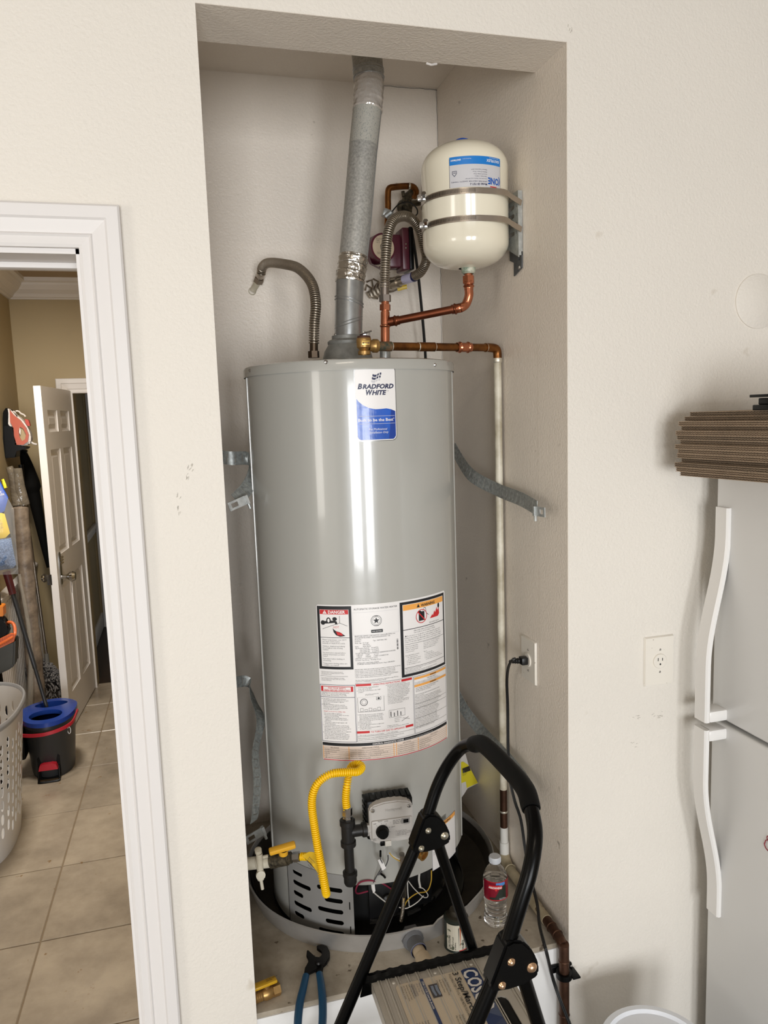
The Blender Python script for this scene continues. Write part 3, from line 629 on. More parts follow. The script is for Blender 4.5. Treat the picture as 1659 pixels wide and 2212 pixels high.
para(['MANUFACTURED UNDER ONE OR MORE OF THE FOLLOWING U.S. PATENTS: B1 5,341,770; 5,660,165;', '5,596,952; 5,682,666; 6,116,195; 5,761,379; 5,943,984; 5,988,117; 5,574,822; 6,267,085; 5,199,385;', '5,372,185; 5,485,879; 5,574,822; 5,954,492; 6,056,542; 6,684,821; 6,442,178; 7,334,419; 7,007,748;', '6,142,216; 5,277,171; 7,063,132; 7,063,133; 7,559,293; 7,900,589; 7,970,270; 8,082,888; 5,092,519;', 'OTHER U.S. AND FOREIGN PATENT APPLICATIONS PENDING. CURRENT CANADIAN PATENTS:', '1,272,914; 1,280,043; 1,289,832; 2,045,862; 2,092,105; 2,107,012; 2,108,186; 2,112,515;'], 3.35, 94, 170, 4.4, width=119)
para(['This water heater meets or exceeds all requirements of applicable energy efficiency', 'requirements of ASHRAE/IES Standard 90.1 (latest edition)'], 3.3, 94, 198, 3.8)
# warning block
lb.r(M_INK, 216, 5, 372, 203, A_); lb.r(M_WHITE, 224, 12, 366, 196, 0.00145)
lb.r(M_ORANGEI, 225, 13, 365, 27.5, B2); lb.t(M_INK, 'WARNING', 10.5, 280, 25, C2, bold=0.03, width=50); lb.poly(M_INK, [(266, 25), (276, 25), (271, 16)], C2, 0)
ring(M_RED, 281, 50, 16.5, 18.5, C2); blob(M_INK, 276, 38, 5, 3); lb.r(M_INK, 272, 38, 291, 62, B2); lb.poly(M_RED, [(268, 38), (270, 36), (294, 62), (292, 64)], 0.0021, 0)
lb.poly(M_RED, [(310, 62), (320, 52), (322, 56), (328, 44), (331, 50), (338, 36), (340, 46), (346, 38), (348, 56), (342, 62)], B2, 0); blob(M_INK, 345, 34, 4, 7)
lb.poly(M_INK, [(284, 38), (290, 28), (296, 30), (298, 44), (306, 50), (305, 51), (297, 45), (295, 31), (290, 29.5), (285, 38)], B2, 0)
lb.t(M_INK, 'Flammable Vapors', 5, 307, 74, B2, shear=0.2, width=38); lb.r(M_INK, 224, 77.5, 366, 79.2, B2)
para(['FIRE AND EXPLOSION HAZARD', 'Can result in serious injury or death'], 5.0, 255, 86, 5.2)
para(['     Do not store or use gasoline or other flammable vapors and', 'liquids in the vicinity of this or any other appliance. Storage of or', 'use of gasoline or other flammable vapors or liquids in the vicinity', 'of this or any other appliance can result in serious injury or death.'], 4.7, 227, 97, 5.6); lb.poly(M_INK, [(228, 97), (233, 97), (230.5, 92.5)], B2, 0)
lb.r(M_INK, 227, 117, 364, 117.8, B2)
para(['Vapors from flammable', 'liquids can explode and', 'catch fire causing death', 'or severe burns.', '', 'Keep flammable products', '   1. far away from any', '       possible ignition source', '   2. in approved containers,', '   3. tightly closed and', '   4. out of children\u2019s reach.'], 4.1, 228, 124, 5.1)
para(['Do not use or store flammable products', 'such as gasoline, solvents or adhesives', 'in the same room or area near the', 'appliance or any other appliance or', 'any possible ignition source.', '', 'Vapors:', '   1. cannot be seen,', '   2. are heavier than air,', '   3. go a long way on the floor and', '   4. can be carried from other rooms to', '       possible ignition sources by air currents.'], 3.9, 285, 121, 4.7)
lb.r(M_INK, 225, 179, 365, 180, B2)
para(['Water heaters in residential garages must be installed and located', 'in accordance with local codes.', 'Read and follow water heater warnings and instructions. If owner\u2019s', 'manual is missing contact the retailer or manufacturer.'], 3.9, 227, 184, 4.0)
# lower left safety block
lb.frame(M_NAVY, 1, 209, 92, 362, 1.0, B2); lb.r(M_RED, 4, 213, 88, 227, B2); lb.r(M_WHITE, 10, 214.5, 82, 225.5, C2)
lb.t(M_RED, 'FOR YOUR SAFETY', 5.6, 23, 219.5, 0.0021, bold=0.02, width=46); lb.t(M_RED, 'READ BEFORE OPERATING', 5.4, 13, 225, 0.0021, bold=0.02, width=66)
para(['WARNING: If you do not follow these instructions', 'exactly, a fire or explosion may result causing', 'property damage, personal injury or loss of life.'], 3.5, 4, 231, 4.0); lb.r(M_NAVY, 1, 241.5, 92, 242.4, B2)
para(['A. This appliance has a pilot which is lit by an', '    electric spark gas ignition system. Do not open', '    the inner door and attempt to light the', '    pilot by hand.', 'B. BEFORE LIGHTING smell all around the', '    appliance area for gas. Be sure to smell next', '    to the floor because some gas is heavier than', '    air and will settle on the floor.'], 3.5, 4, 248, 4.2)
para(['    WHAT TO DO IF YOU SMELL GAS'], 3.8, 4, 282, 4.2, m=M_RED)
para(['    \u2022 Do not try to light any appliance.', '    \u2022 Do not touch any electric switch; do not use', '       any phone in your building.', '    \u2022 Immediately call your gas supplier from a', '       neighbor\u2019s phone. Follow the gas supplier\u2019s', '       instructions.', '    \u2022 If you cannot reach your gas supplier, call', '       the fire department.', 'C. Use only your hand to push in or turn the gas', '    control knob. Never use tools. If the knob will', '    not push in or turn by hand, don\u2019t try to repair it,', '    call a qualified service technician. Force or', '    attempted repair may result in a fire or explosion.', 'D. Do not use this appliance if any part has', '    been under water. Immediately call a qualified', '    service technician to inspect the appliance and', '    to replace any part of the control system and', '    any gas control which has been under water.'], 3.5, 4, 287, 4.25)
# operating instructions
lb.frame(M_NAVY, 94, 205, 248, 362, 0.5, B2)
lb.r(M_RED, 95, 207, 245, 213, B2); lb.r(M_WHITE, 134, 206.5, 214, 213.5, C2); lb.t(M_RED, 'OPERATING INSTRUCTIONS', 6, 138, 212.5, 0.0021, bold=0.02, width=72)
para(['1. STOP! Read the safety information', '    at the left on this label.', '2. Set the gas control knob to the "OFF"', '    position.'], 3.7, 97, 218, 4.4)
lb.frame(M_INK, 98, 243, 166, 282, 0.6, B2); lb.r(M_WHITE, 98.6, 242.5, 165.4, 244, C2); ring(M_INK, 114, 256, 8.2, 9.6); ring(M_INK, 114, 256, 5, 5.5); lb.frame(M_INK, 146, 243.5, 158, 252, 0.7, C2); blob(M_INK, 152, 248, 3, 2.5)
for k in range(5): lb.frame(M_INK, 104+k*11, 272+(k % 2)*3, 112+k*11, 280, 0.5, C2)
lb.t(M_INK, 'GAS CONTROL KNOB SHOWN\nIN "OFF" POSITION', 2.4, 118, 236, B2, res=1)
para(['3. Wait five (5) minutes to clear out any gas.', '    Then smell for gas, including near the floor.', '    If you smell gas, STOP! Follow "B" in the', '    safety information at the left on this label.', '    If you don\u2019t smell gas, go to the next step.', '4. Remove outer door.', '5. Locate igniter button.', '6. Look into sight glass window on right inner', '    door to view pilot.', '7. Turn the gas control knob clockwise', '    to "PILOT" position.'], 3.6, 97, 290, 4.1)
para(['8. Depress and hold in gas control knob.', '    Immediately press igniter button until you hear', '    a "click" sound, then release. Continue to hold', '    down the gas control knob for about one (1)', '    minute after the pilot is lit. Release the gas', '    control knob. It should pop back out. Check to', '    see if the pilot is still lit through the sight glass.', '    If the pilot goes out, repeat steps 2 through 8.', '  \u2022 If gas control knob does not pop out when', '    released, stop and immediately call your', '    service technician or gas supplier.', '  \u2022 If the pilot will not stay lit after several tries,', '    turn the gas control knob to "OFF" and call', '    your technician or gas supplier.'], 3.3, 172, 217, 4.1)
lb.frame(M_INK, 178, 284, 222, 304, 0.5, B2)
for k in range(4): lb.r(M_INK, 182+k*9, 288+(k % 2)*4, 184+k*9, 302, B2)
for q in ([(215, 310), (235, 316), (235, 316.8), (215, 310.8)], [(212, 318), (232, 309), (232, 309.8), (212, 318.8)]): lb.poly(M_INK, q, B2, 0)
lb.t(M_INK, 'IGNITER BUTTON\nELECTRODE\nTHERMOPILE', 2.4, 192, 309, B2, res=1, line=1.9)
para(['9. Replace outer door.', '10. Turn gas control knob to desired setting.'], 3.3, 172, 326, 4.0)
lb.r(M_RED, 93, 333, 245, 339, B2); lb.r(M_WHITE, 126, 332.5, 222, 339.5, C2); lb.t(M_RED, 'TO TURN OFF GAS TO APPLIANCE', 6, 129, 338.5, 0.0021, bold=0.02, width=90)
para(['1. Turn the gas control knob counterclockwise       to the "OFF" position.'], 3.5, 96, 345, 4); lb.r(M_INK, 94, 347, 248, 347.5, B2)
para(['Read and follow water heater WARNINGS and INSTRUCTIONS. If instructions and', 'operation instructions are missing, contact the retailer or manufacturer.'], 3.5, 96, 353, 4.6)
# right warning column
lb.frame(M_NAVY, 250, 207, 374, 362, 0.8, B2)
lb.r(M_ORANGEI, 252, 210, 372, 216, B2); lb.t(M_INK, 'WARNING', 5, 304, 215, C2, bold=0.03); lb.t(M_INK, 'FOR YOUR SAFETY', 4, 294, 221, B2); para(['Do not store or use gasoline or other flammable, combustible or', 'corrosive vapors and liquids in the vicinity of this or any other appliance.'], 3.1, 253, 225, 3.6)
lb.r(M_ORANGEI, 252, 230, 372, 236, B2); lb.t(M_INK, 'WARNING', 5, 304, 235, C2, bold=0.03)
para(['HOT WATER CAN PRODUCE 3RD DEGREE BURNS', 'IN LESS THAN 6 SECONDS AT 140\u00b0F (60\u00b0C)', 'IN 30 SECONDS AT 130\u00b0F (54\u00b0C)'], 3.6, 256, 241, 4.6)
wtx = ['Vapors from flammable liquids will explode and catch fire causing', 'death or severe burns.', 'This appliance must be installed in accordance with local codes, or in', 'the absence of local codes, the National Fuel Gas Code ANSI Z223.1.', 'Hydrogen gas may be produced in a hot water system that has not been', 'used for a long period of time (generally two weeks or more).', 'Hydrogen gas is extremely flammable. To reduce risk of injury it is', 'recommended that the hot water faucet be opened for several minutes', 'before using any electrical appliance connected to the system.', 'Use only with manufacturer\u2019s approved parts and accessories.', 'For installation on combustible flooring or in an alcove.', 'Do not use an extension cord or adapter with this appliance.', 'Ensure that there is adequate air for combustion and ventilation.', 'A closed water system may cause thermal expansion of water.', 'An expansion tank may be required at the cold water inlet.', 'The tank must be full of water before turning on the gas.', 'Temperature and pressure relief valve must be installed.', 'Discharge pipe must lead to a suitable place for drainage.', 'Do not plug, cap or reduce the outlet of the relief valve.', 'Failure to follow may result in property damage or death.', 'Keep the area around the heater clean and free of obstructions.', 'Inspect the vent system and burner flame at least once a year.', 'Refer to the installation manual for complete instructions.', 'Call a qualified service technician for any repairs.']
para(wtx, 3.3, 253, 258, 4.2)
for yy in (282, 294, 321, 345): lb.r(M_INK, 252, yy, 372, yy+0.4, B2)
# diagnostic codes table
lb.r(M_INK, 1, 365, 372, 373, A_); lb.t(M_WHITE, 'CONTROL DIAGNOSTIC CODES', 6.2, 132, 371.3, B2, bold=0.02, width=84); lb.t(M_WHITE, '(See Service Manual for complete information regarding diagnostic codes)', 3, 220, 370.6, B2, res=1)
M_TBL = mat('table_tint', '#E8D6C8', 0.4); lb.r(M_TBL, 1, 374, 372, 409, A_)
for xx in (2, 70, 187, 194, 258, 370): lb.r(M_ORANGEI, xx, 374, xx+1.6, 409, B2)
for k in range(6): lb.r(M_INK, 3, 380.5+k*5.3, 370, 380.9+k*5.3, B2)
lb.t(M_INK, 'LED STATUS', 4.2, 22, 379.3, C2); lb.t(M_INK, 'OPERATIONAL STATUS', 4.2, 104, 379.3, C2); lb.t(M_INK, 'LED STATUS', 4.2, 213, 379.3, C2); lb.t(M_INK, 'FAULT STATUS', 4.2, 300, 379.3, C2)
a1 = ['One flash every four seconds', 'One flash every second', 'Solid ON', 'OFF', '']; a2 = ['Not an error. Indicates pilot is lit and main burner is off', 'Not an error. Indicates main valve is open and main burner is lit', 'Not an error. Indicates that the control is in shutdown mode. Pilot is off', 'Not an error. Indicates control is in OFF mode. Pilot is off', '']
a3 = ['Two flashes and three second pause', 'Four flashes and three second pause', 'Five flashes and three second pause', 'Six flashes and three second pause', 'Eight flashes and three second pause']; a4 = ['Low thermopile voltage. Needs to be checked', 'Temperature limit switch open', 'Flammable vapor sensor failed', 'Gas valve fault', 'Temperature sensor fault']
for arr, x in ((a1, 7), (a2, 74), (a3, 198), (a4, 262)): lb.t(M_INK, '\n'.join(arr), 3.3, x, 384.8, C2, line=5.3/3.3, res=1)
lb.t(M_INK, 'LED colors: Green=Normal operation. Yellow=Low thermopile voltage. Red=Valve fault', 3.3, 7, 406.5, C2, res=1)
lb.r(M_RED, 3, 410.3, 371, 412.2, B2)
lb.done(lab, {'black_ink': 'lettering', 'white_label': 'white_fields', 'red_ink': 'red_print', 'orange_ink': 'orange_print', 'navy_ink': 'navy_frames', 'label_grey': 'grey_frame', 'table_tint': 'code_table'})
# ================================================================== ALCOVE: pan, flue, pipes
def pathmap(pts, wd, step=0.01):
    n = len(pts); P = [V(p) for p in pts]; W = [V(w_).normalized() for w_ in wd]
    N_ = 12*(n-1) + 1; pos = []; ws = []
    for i in range(n-1):
        p0 = P[i-1] if i else P[0]*2-P[1]; p1, p2 = P[i], P[i+1]; p3 = P[i+2] if i+2 < n else P[-1]*2-P[-2]
        for k in range(12):
            t = k/12; pos.append(0.5*((2*p1)+(p2-p0)*t+(2*p0-5*p1+4*p2-p3)*t*t+(3*p1-p0-3*p2+p3)*t**3)); ws.append(W[i].lerp(W[i+1], t).normalized())
    pos.append(P[-1]); ws.append(W[-1]); S = [0]
    for i in range(1, len(pos)): S.append(S[-1] + (pos[i]-pos[i-1]).length)
    def f(u, v, w_):
        j = 0
        while j < len(S)-2 and S[j+1] < u: j += 1
        t = (u - S[j]) / max(1e-9, S[j+1]-S[j]); p = pos[j].lerp(pos[j+1], t)
        def tan(i): return (pos[min(i+1, len(pos)-1)] - pos[max(i-1, 0)]).normalized()
        T = tan(j).lerp(tan(j+1), min(max(t, 0), 1)).normalized(); W_ = ws[j].lerp(ws[j+1], min(max(t, 0), 1)); W_ = (W_ - T*W_.dot(T)).normalized()
        return p + W_*v + T.cross(W_)*w_
    return f, S[-1]
def fit_at(mb, p, ax, r, L_, mi=0, beads=(0.15, 0.85), n=18):
    prof = []
    for k in range(25):
        t = k/24; rr = r*1.10
        for b_ in beads: rr += r*0.28*max(0, 1-abs(t-b_)*L_/(0.35*r))
        prof.append((rr, t*L_))
    prof = [(r, 0)] + prof + [(r, L_)]
    return mb.lathe(prof, p, ax, n, mi)

# drain pan
PC = (0.497, 0.482)
pan = thing('drain_pan', (PC[0], PC[1], ZPL), 'dented round aluminium drain pan under the water heater', 'drain pan')
mb = MB(); prof = [(0.0, 0.003), (0.355, 0.003), (0.362, 0.005), (0.377, 0.058), (0.380, 0.062), (0.384, 0.060), (0.383, 0.055), (0.366, 0.0), (0.0, 0.0)]
mb.lathe(prof, (PC[0], PC[1], ZPL), n=96)
for v in mb.v:     # dents in the front right of the rim
    a = atan2(v.x-PC[0], -(v.y-PC[1])); h = (v.z-ZPL)/0.06
    d = 0.010*h*math.exp(-((a-0.17)/0.05)**2)*1.0 - 0.010*h*math.exp(-((a-0.30)/0.07)**2) + 0.006*h*math.exp(-((a-0.45)/0.10)**2)
    rr = sqrt((v.x-PC[0])**2 + (v.y-PC[1])**2)
    if rr > 0.36: k = (rr + d*1.2)/rr; v.x = PC[0] + (v.x-PC[0])*k; v.y = PC[1] + (v.y-PC[1])*k; v.z += 0.006*h*sin(a*19)*math.exp(-((a-0.32)/0.2)**2) + 0.0012*h*sin(a*7)
obj('pan_body', mb, M_PAN, pan)
obj('pan_floor', MB().lathe([(0, 0.0045), (0.35, 0.0045), (0.358, 0.010), (0.370, 0.050)], (PC[0], PC[1], ZPL), n=64), M_PANIN, pan)
fd = V((0.512-PC[0], 0.118-PC[1], 0)); fdn = V((0.04, -1, 0)).normalized(); fc = V((0.515, 0.112, ZPL+0.030))
mb = MB().tube([fc + V((0, .012, 0)), fc + fdn*0.014], 0.030, 6).tube([fc + fdn*0.014, fc + fdn*0.022], [0.029, 0.024], 18)
mb.lathe([(0.022, 0.02), (0.022, 0.055), (0.0205, 0.056), (0.0205, 0.02)], fc, fdn, 24)
obj('drain_fitting', mb, M_PVCG, pan, label='grey plastic drain fitting with hex collar')
mb = MB(); a = fc + fdn*0.035
mb.tube(resample([a, a + V((0.001, -0.03, -0.001)), V((0.520, 0.035, ZPL+0.026))], 0.012), 0.0165, 18).tube(resample([V((0.520, 0.038, ZPL+0.026)), V((0.523, 0.0, ZPL+0.024)), V((0.524, -0.020, ZPL+0.012)), V((0.525, -0.028, ZPL-0.02)), V((0.525, -0.028, 0.02))], 0.012), 0.0195, 18)
pp = obj('drain_pipe', mb, mat('old_cpvc', '#C9B598', 0.5, var=(18, 0.25), spots=(50, 0.68, '#6B5138')), label='stained cream plastic drain pipe leading out of the pan fitting', cat='pipe')
obj('primer_ring', MB().lathe([(0.0205, 0), (0.0215, 0.002), (0.0205, 0.004)], a + fdn*0.018, fdn, 18), mat('purple_primer', '#3B3F6E', 0.5), pp)

# flue
fp = [Yp(753, 764, .42), Yp(753, 700, .42), Yp(756, 610, .425), Yp(763, 560, .43), Yp(772, 470, .44), Yp(784, 330, .46), Yp(794, 232, .47), Yp(797, 180, .48), Yp(793, 125, .50), Yp(785, 60, .53)]
fp[-1].z = 2.96
fpr = resample(fp, 0.008)
def between(z0, z1): return [p for p in fpr if z0 <= p.z <= z1]
zz = [Yp(*q).z for q in ((753, 758, .42), (757, 612, .425), (764, 575, .43), (794, 232, .47), (797, 174, .48))]
fl_ = thing('flue_pipe', V((HC[0], HC[1], ZH1+0.0135)), 'galvanised metal flue duct rising from the water heater to the alcove ceiling', 'flue pipe')
obj('elbow_pipe', MB().tube(between(zz[0]-0.01, zz[1]+0.03), 0.0385, 40), M_DUCT2, fl_)
mb = MB()
for zc, tl in ((zz[0]+0.138, -0.30), (zz[0]+0.130, -0.30), (zz[0]+0.085, 0.30), (zz[0]+0.077, 0.30)):
    c = min(fpr, key=lambda p: abs(p.z-zc)); mb.tube([c + V((0.0388*cos(q), 0.0388*sin(q), tl*0.0388*cos(q))) for q in [2*pi*i/40 for i in range(41)]], 0.0013, 6, cap=False)
objs('crimp_ring', mb, M_DUCT2, fl_)
obj('foil_wrap', MB().tube(resample(between(zz[1]-0.004, zz[2]+0.03), 0.004), 0.0415, 56, rf=lambda i, n: 0.0405 + 0.0018*sin(i*1.9)*sin(i*0.7)), M_FOIL, fl_, label='crinkled shiny foil tape')
dseg = between(zz[2], zz[3]+0.01)
obj('straight_duct', MB().tube(dseg, 0.0395, 40), M_DUCT, fl_)
obj('worn_patch', MB().tube([p for p in dseg if p.z > Yp(784, 322, .46).z], [0.0399]*len([p for p in dseg if p.z > Yp(784, 322, .46).z]), 40, cap=False), mat('duct_white_residue', '#B9B6AC', 0.6, 0.25, spots=(320, 0.56, '#9A9B96'), bump=(160, 0.4, 0.001)), fl_, label='pale mottled upper stretch of duct')
obj('duct_seam', MB().tube([p + V((0.0345, -0.020, 0)) for p in dseg], 0.0016, 6), M_DUCT2, fl_)
obj('foil_wrap', MB().tube(resample(between(zz[3]-0.012, zz[4]+0.012), 0.004), 0.0415, 56, rf=lambda i, n: 0.0408 + 0.0016*sin(i*1.4)*sin(i*0.6+1)), mat('clear_foil', '#D2CBC3', 0.2, 0.45, bump=(26, 1.0, 0.014)), fl_, label='glossy crinkled tape wrap at the top')
up_ = between(zz[4], 2.97)
obj('ceiling_collar', MB().tube(up_, 0.0420, 40), M_DUCT, fl_)
mb = MB()
for z_ in (zz[4]+0.028, zz[4]+0.034, zz[4]+0.012):
    c = min(fpr, key=lambda p: abs(p.z-z_)); mb.tube([c + V((0.0425*cos(q), 0.0425*sin(q), 0.0)) for q in [2*pi*i/36 for i in range(37)]], 0.0014, 6, cap=False)
objs('crimp_ring', mb, M_DUCT2, fl_)
hz = ZH1 + 0.0135
mb = MB().lathe([(0.072, 0.006), (0.070, 0.018), (0.064, 0.040), (0.053, 0.058), (0.0545, 0.062), (0.0545, 0.066), (0.050, 0.070), (0.042, 0.073), (0.042, 0.082), (0.0395, 0.083)], (HC[0]-0.003, HC[1], hz), n=48)
mb.lathe([(0.0725, 0.004), (0.0735, 0.007), (0.070, 0.009)], (HC[0]-0.003, HC[1], hz), n=48)
for k in range(3):
    a = pi*0.5 + k*2*pi/3; mb.box((-0.004, -0.002, 0), (0.004, 0.002, 0.007), mx=Matrix.Translation(V((HC[0]-0.003+0.070*cos(a), HC[1]+0.070*sin(a), hz))))
obj('draft_hood', mb, M_HOOD, fl_)
mb = MB(); screw(mb, Yp(724, 723, .42-.01), (-1, -0.4, 0), 0.005); obj('screw', mb, M_CHROME, fl_)

# braided/corrugated water hoses
h1 = thing('flexible_water_hose', Yp(678, 768, .42), 'corrugated steel hose arching from left heater port to back wall', 'hose')
hp = [Yp(678, 742, .42), Yp(679, 700, .42), Yp(682, 655, .43), Yp(673, 612, .47), Yp(645, 580, .55), Yp(610, 570, .64), Yp(580, 568, .74), Yp(567, 577, .80), Yp(564, 592, .82)]
mb = MB(); corr(mb, hp, 0.0122, 0.0026, 0.0066, 18); obj('hose', mb, M_STEEL, h1)
mb = MB().tube([Yp(678, 768, .42), Yp(678, 738, .42)], [0.0118, 0.0112], 18); hexnut(mb, Yp(678, 773, .42), (0, 0, 1), 0.0155, 0.018); obj('nut', mb, mat('dark_nut', '#5A4D40', 0.35, 0.9), h1)
mb = MB().tube(resample([Yp(565, 586, .82), Yp(560, 602, .85)], 0.01), 0.0135, 16); hexnut(mb, Yp(561, 600, .845), Yp(553, 620, .872)-Yp(561, 600, .845), 0.017, 0.016); obj('nut', mb, M_SS, h1)
obj('stub_pipe', MB().tube([Yp(556, 610, .86), Yp(546, 628, .879)], 0.0105, 16).lathe([(0.013, 0), (0.012, 0.003), (0.010, 0.004)], Yp(545, 629, .88), (0, -1, 0), 14), M_PAINTP, h1)

h2 = thing('flexible_water_hose', Yp(832, 648, .40), 'looping corrugated steel hose from copper tee to rear valve', 'hose')
hp = [Yp(831, 622, .40), Yp(833, 560, .40), Yp(838, 505, .41), Yp(852, 474, .43), Yp(880, 468, .46), Yp(903, 490, .49), Yp(915, 530, .53), Yp(921, 560, .57), Yp(910, 586, .61), Yp(893, 598, .65)]
mb = MB(); corr(mb, hp, 0.0120, 0.0026, 0.0066, 18); obj('hose', mb, M_STEEL, h2)
mb = MB().tube([Yp(831, 640, .40), Yp(831, 612, .40)], 0.0118, 18); hexnut(mb, Yp(832, 652, .40), (0, 0, 1), 0.0170, 0.018); obj('nut', mb, mat('steel_nut', '#8A8078', 0.35, 0.9), h2)
obj('hose_sleeve', MB().tube([Yp(893, 598, .65), Yp(860, 609, .72), ], 0.0150, 16), M_STEEL, h2)
sl = MB().tube([Yp(893, 598, .65), Yp(874, 604, .69)], 0.0154, 20); obj('hose_label', sl, mat('label_lavender', '#BDB9D2', 0.35), h2, label='pale printed label with violet edge')
obj('hose_label_band', MB().tube([Yp(896, 597, .645), Yp(893, 598, .65)], 0.0157, 20), M_NAVY, h2)
mb = MB().tube([Yp(862, 608, .715), Yp(846, 613, .75)], 0.0185, 16); hexnut(mb, Yp(848, 612, .745), Yp(838, 616, .77)-Yp(848, 612, .745), 0.022, 0.02); obj('nut', mb, M_STEEL, h2)

# wall shut-off valve with yellow lever
v1 = thing('shutoff_valve', Yp(815, 628, .86), 'stainless shutoff valve on back wall with small yellow lever', 'valve')
mb = MB().tube([Yp(806, 634, .879), Yp(835, 618, .79)], 0.013, 14)
for t in (0.1, 0.35, 0.6, 0.85):
    p = Yp(806, 634, .875).lerp(Yp(835, 618, .79), t); ax = (Yp(835, 618, .79)-Yp(806, 634, .879)).normalized(); mb.lathe([(0.013, -0.006), (0.021, -0.003), (0.021, 0.003), (0.013, 0.006)], p, ax, 8)
for k in range(7):
    a = k*0.9; p = Yp(806, 625, .872); mb.tube([p, p + V((cos(a)*0.028, -0.01, sin(a)*0.03)), p + V((cos(a+.7)*0.030, -0.006, sin(a+.6)*0.034))], 0.0035, 5)
obj('valve_body', mb, M_STEEL, v1)
obj('lever', MB().tube([Yp(826, 632, .80), Yp(848, 628, .77), Yp(862, 622, .76)], 0.0055, 8, sq=0.5), M_SS, v1)
obj('lever_sleeve', MB().tube([Yp(858, 624, .76), Yp(868, 620, .755), Yp(879, 618, .75)], [0.0085, 0.010, 0.009], 8, sq=0.5), mat('yellow_sleeve', '#C9A81C', 0.4), v1, label='yellow rubber sleeve')

# copper riser, tee and branch to the expansion tank
cp = thing('copper_tee_riser', Yp(832, 768, .40), 'bright copper press tee rising from right heater port', 'copper pipe')
b0, b1 = Yp(832, 768, .40), Yp(832, 650, .40)
mb = MB().tube([b0, b1], 0.0108, 20)
ax = (b1-b0).normalized(); L0 = (b1-b0).length
fit_at(mb, b0 + ax*0.02, ax, 0.0115, 0.026, beads=(0.3,)); fit_at(mb, b0 + ax*(L0-0.075), ax, 0.0115, 0.045, beads=(0.15,)); hexnut(mb, b0 + ax*(L0-0.026), ax, 0.0155, 0.016)
mb.tube([b0 + ax*0.042, b0 + ax*0.098], 0.0128, 20)
obj('riser', mb, M_COP, cp)
tp_ = Yp(834, 697, .40)
arm = [tp_, Yp(850, 695, .397), Yp(900, 685, .36), Yp(950, 674, .33), Yp(985, 667, .315)]
mb = MB().tube([arm[0], arm[-1]], 0.0108, 20); ad = (arm[-1]-arm[0]).normalized(); La = (arm[-1]-arm[0]).length
fit_at(mb, arm[0] + ad*0.008, ad, 0.0115, 0.030, beads=(0.62,)); fit_at(mb, arm[0] + ad*(La-0.012), ad, 0.0115, 0.028, beads=(0.35,))
obj('branch_arm', mb, mat('brown_copper', '#8B5038', 0.3, 0.95, var=(20, 0.3)), cp)
nk = Yp(1012, 590, .31)
el = resample([arm[-1], arm[-1] + ad*0.014, V((nk.x-0.008, .313, arm[-1].z+0.012)), V((nk.x, .31, arm[-1].z+0.034)), V((nk.x, .31, arm[-1].z+0.05))], 0.005)
obj('elbow', MB().tube(el, 0.0122, 20), M_COP, cp)
mb = MB().tube([el[-1], V((nk.x, .31, nk.z))], 0.0112, 20); zt0 = el[-1].z
fit_at(mb, el[-1], (0, 0, 1), 0.0115, 0.036, beads=(0.25, 0.6)); hexnut(mb, V((nk.x, .31, nk.z-0.028)), (0, 0, 1), 0.0165, 0.020)
obj('tank_adapter', mb, M_COP, cp)
obj('galvanised_nipple', MB().tube([b0 - ax*0.012, b0 + ax*0.012], 0.015, 12), M_GALV, cp)

# expansion tank
TX, TY, TR = 0.785, 0.31, 0.1155
zb, ztp = Yp(1003, 575, .31-0.03).z, Yp(1003, 313, .31).z
tk = thing('expansion_tank', (TX, TY, zb-0.02), 'cream enamelled expansion tank strapped upright to the right alcove wall', 'expansion tank')
hb = 0.062; ht = 0.066; prof = [(0.02, zb)]
for k in range(1, 15): a = pi/2*k/14; prof.append((TR*(sin(a)**0.75) if k < 14 else TR, zb + hb*(1-cos(a))))
zm = (zb + ztp)/2 + 0.012
prof += [(TR, zm-0.006), (TR+0.0018, zm-0.003), (TR+0.0018, zm+0.001), (TR, zm+0.004)]
for k in range(0, 15): a = pi/2*k/14; prof.append((TR*(cos(a)**0.75) if k < 14 else 0, ztp - ht + ht*sin(a)))
mb = MB().lathe(prof, (TX, TY, 0), n=64); obj('tank_shell', mb, M_TANK, tk)
mb = MB().lathe([(0.0, 0), (0.021, 0), (0.021, 0.006), (0.018, 0.014), (0.008, 0.018), (0, 0.018)], (TX-0.004, TY, ztp-0.003), n=24); obj('valve_cap', mb, M_BLUEPL, tk, label='blue plastic air valve cap')
mb = MB().lathe([(0.026, zb+0.010), (0.020, zb+0.0), (0.0185, zb-0.010), (0.016, zb-0.012), (0.0145, nk.z-0.002)], (nk.x, .31, 0), n=24); obj('threaded_neck', mb, mat('neck_cream', '#CFCBB8', 0.45, var=(60, 0.3), col2='#5F7A66'), tk)
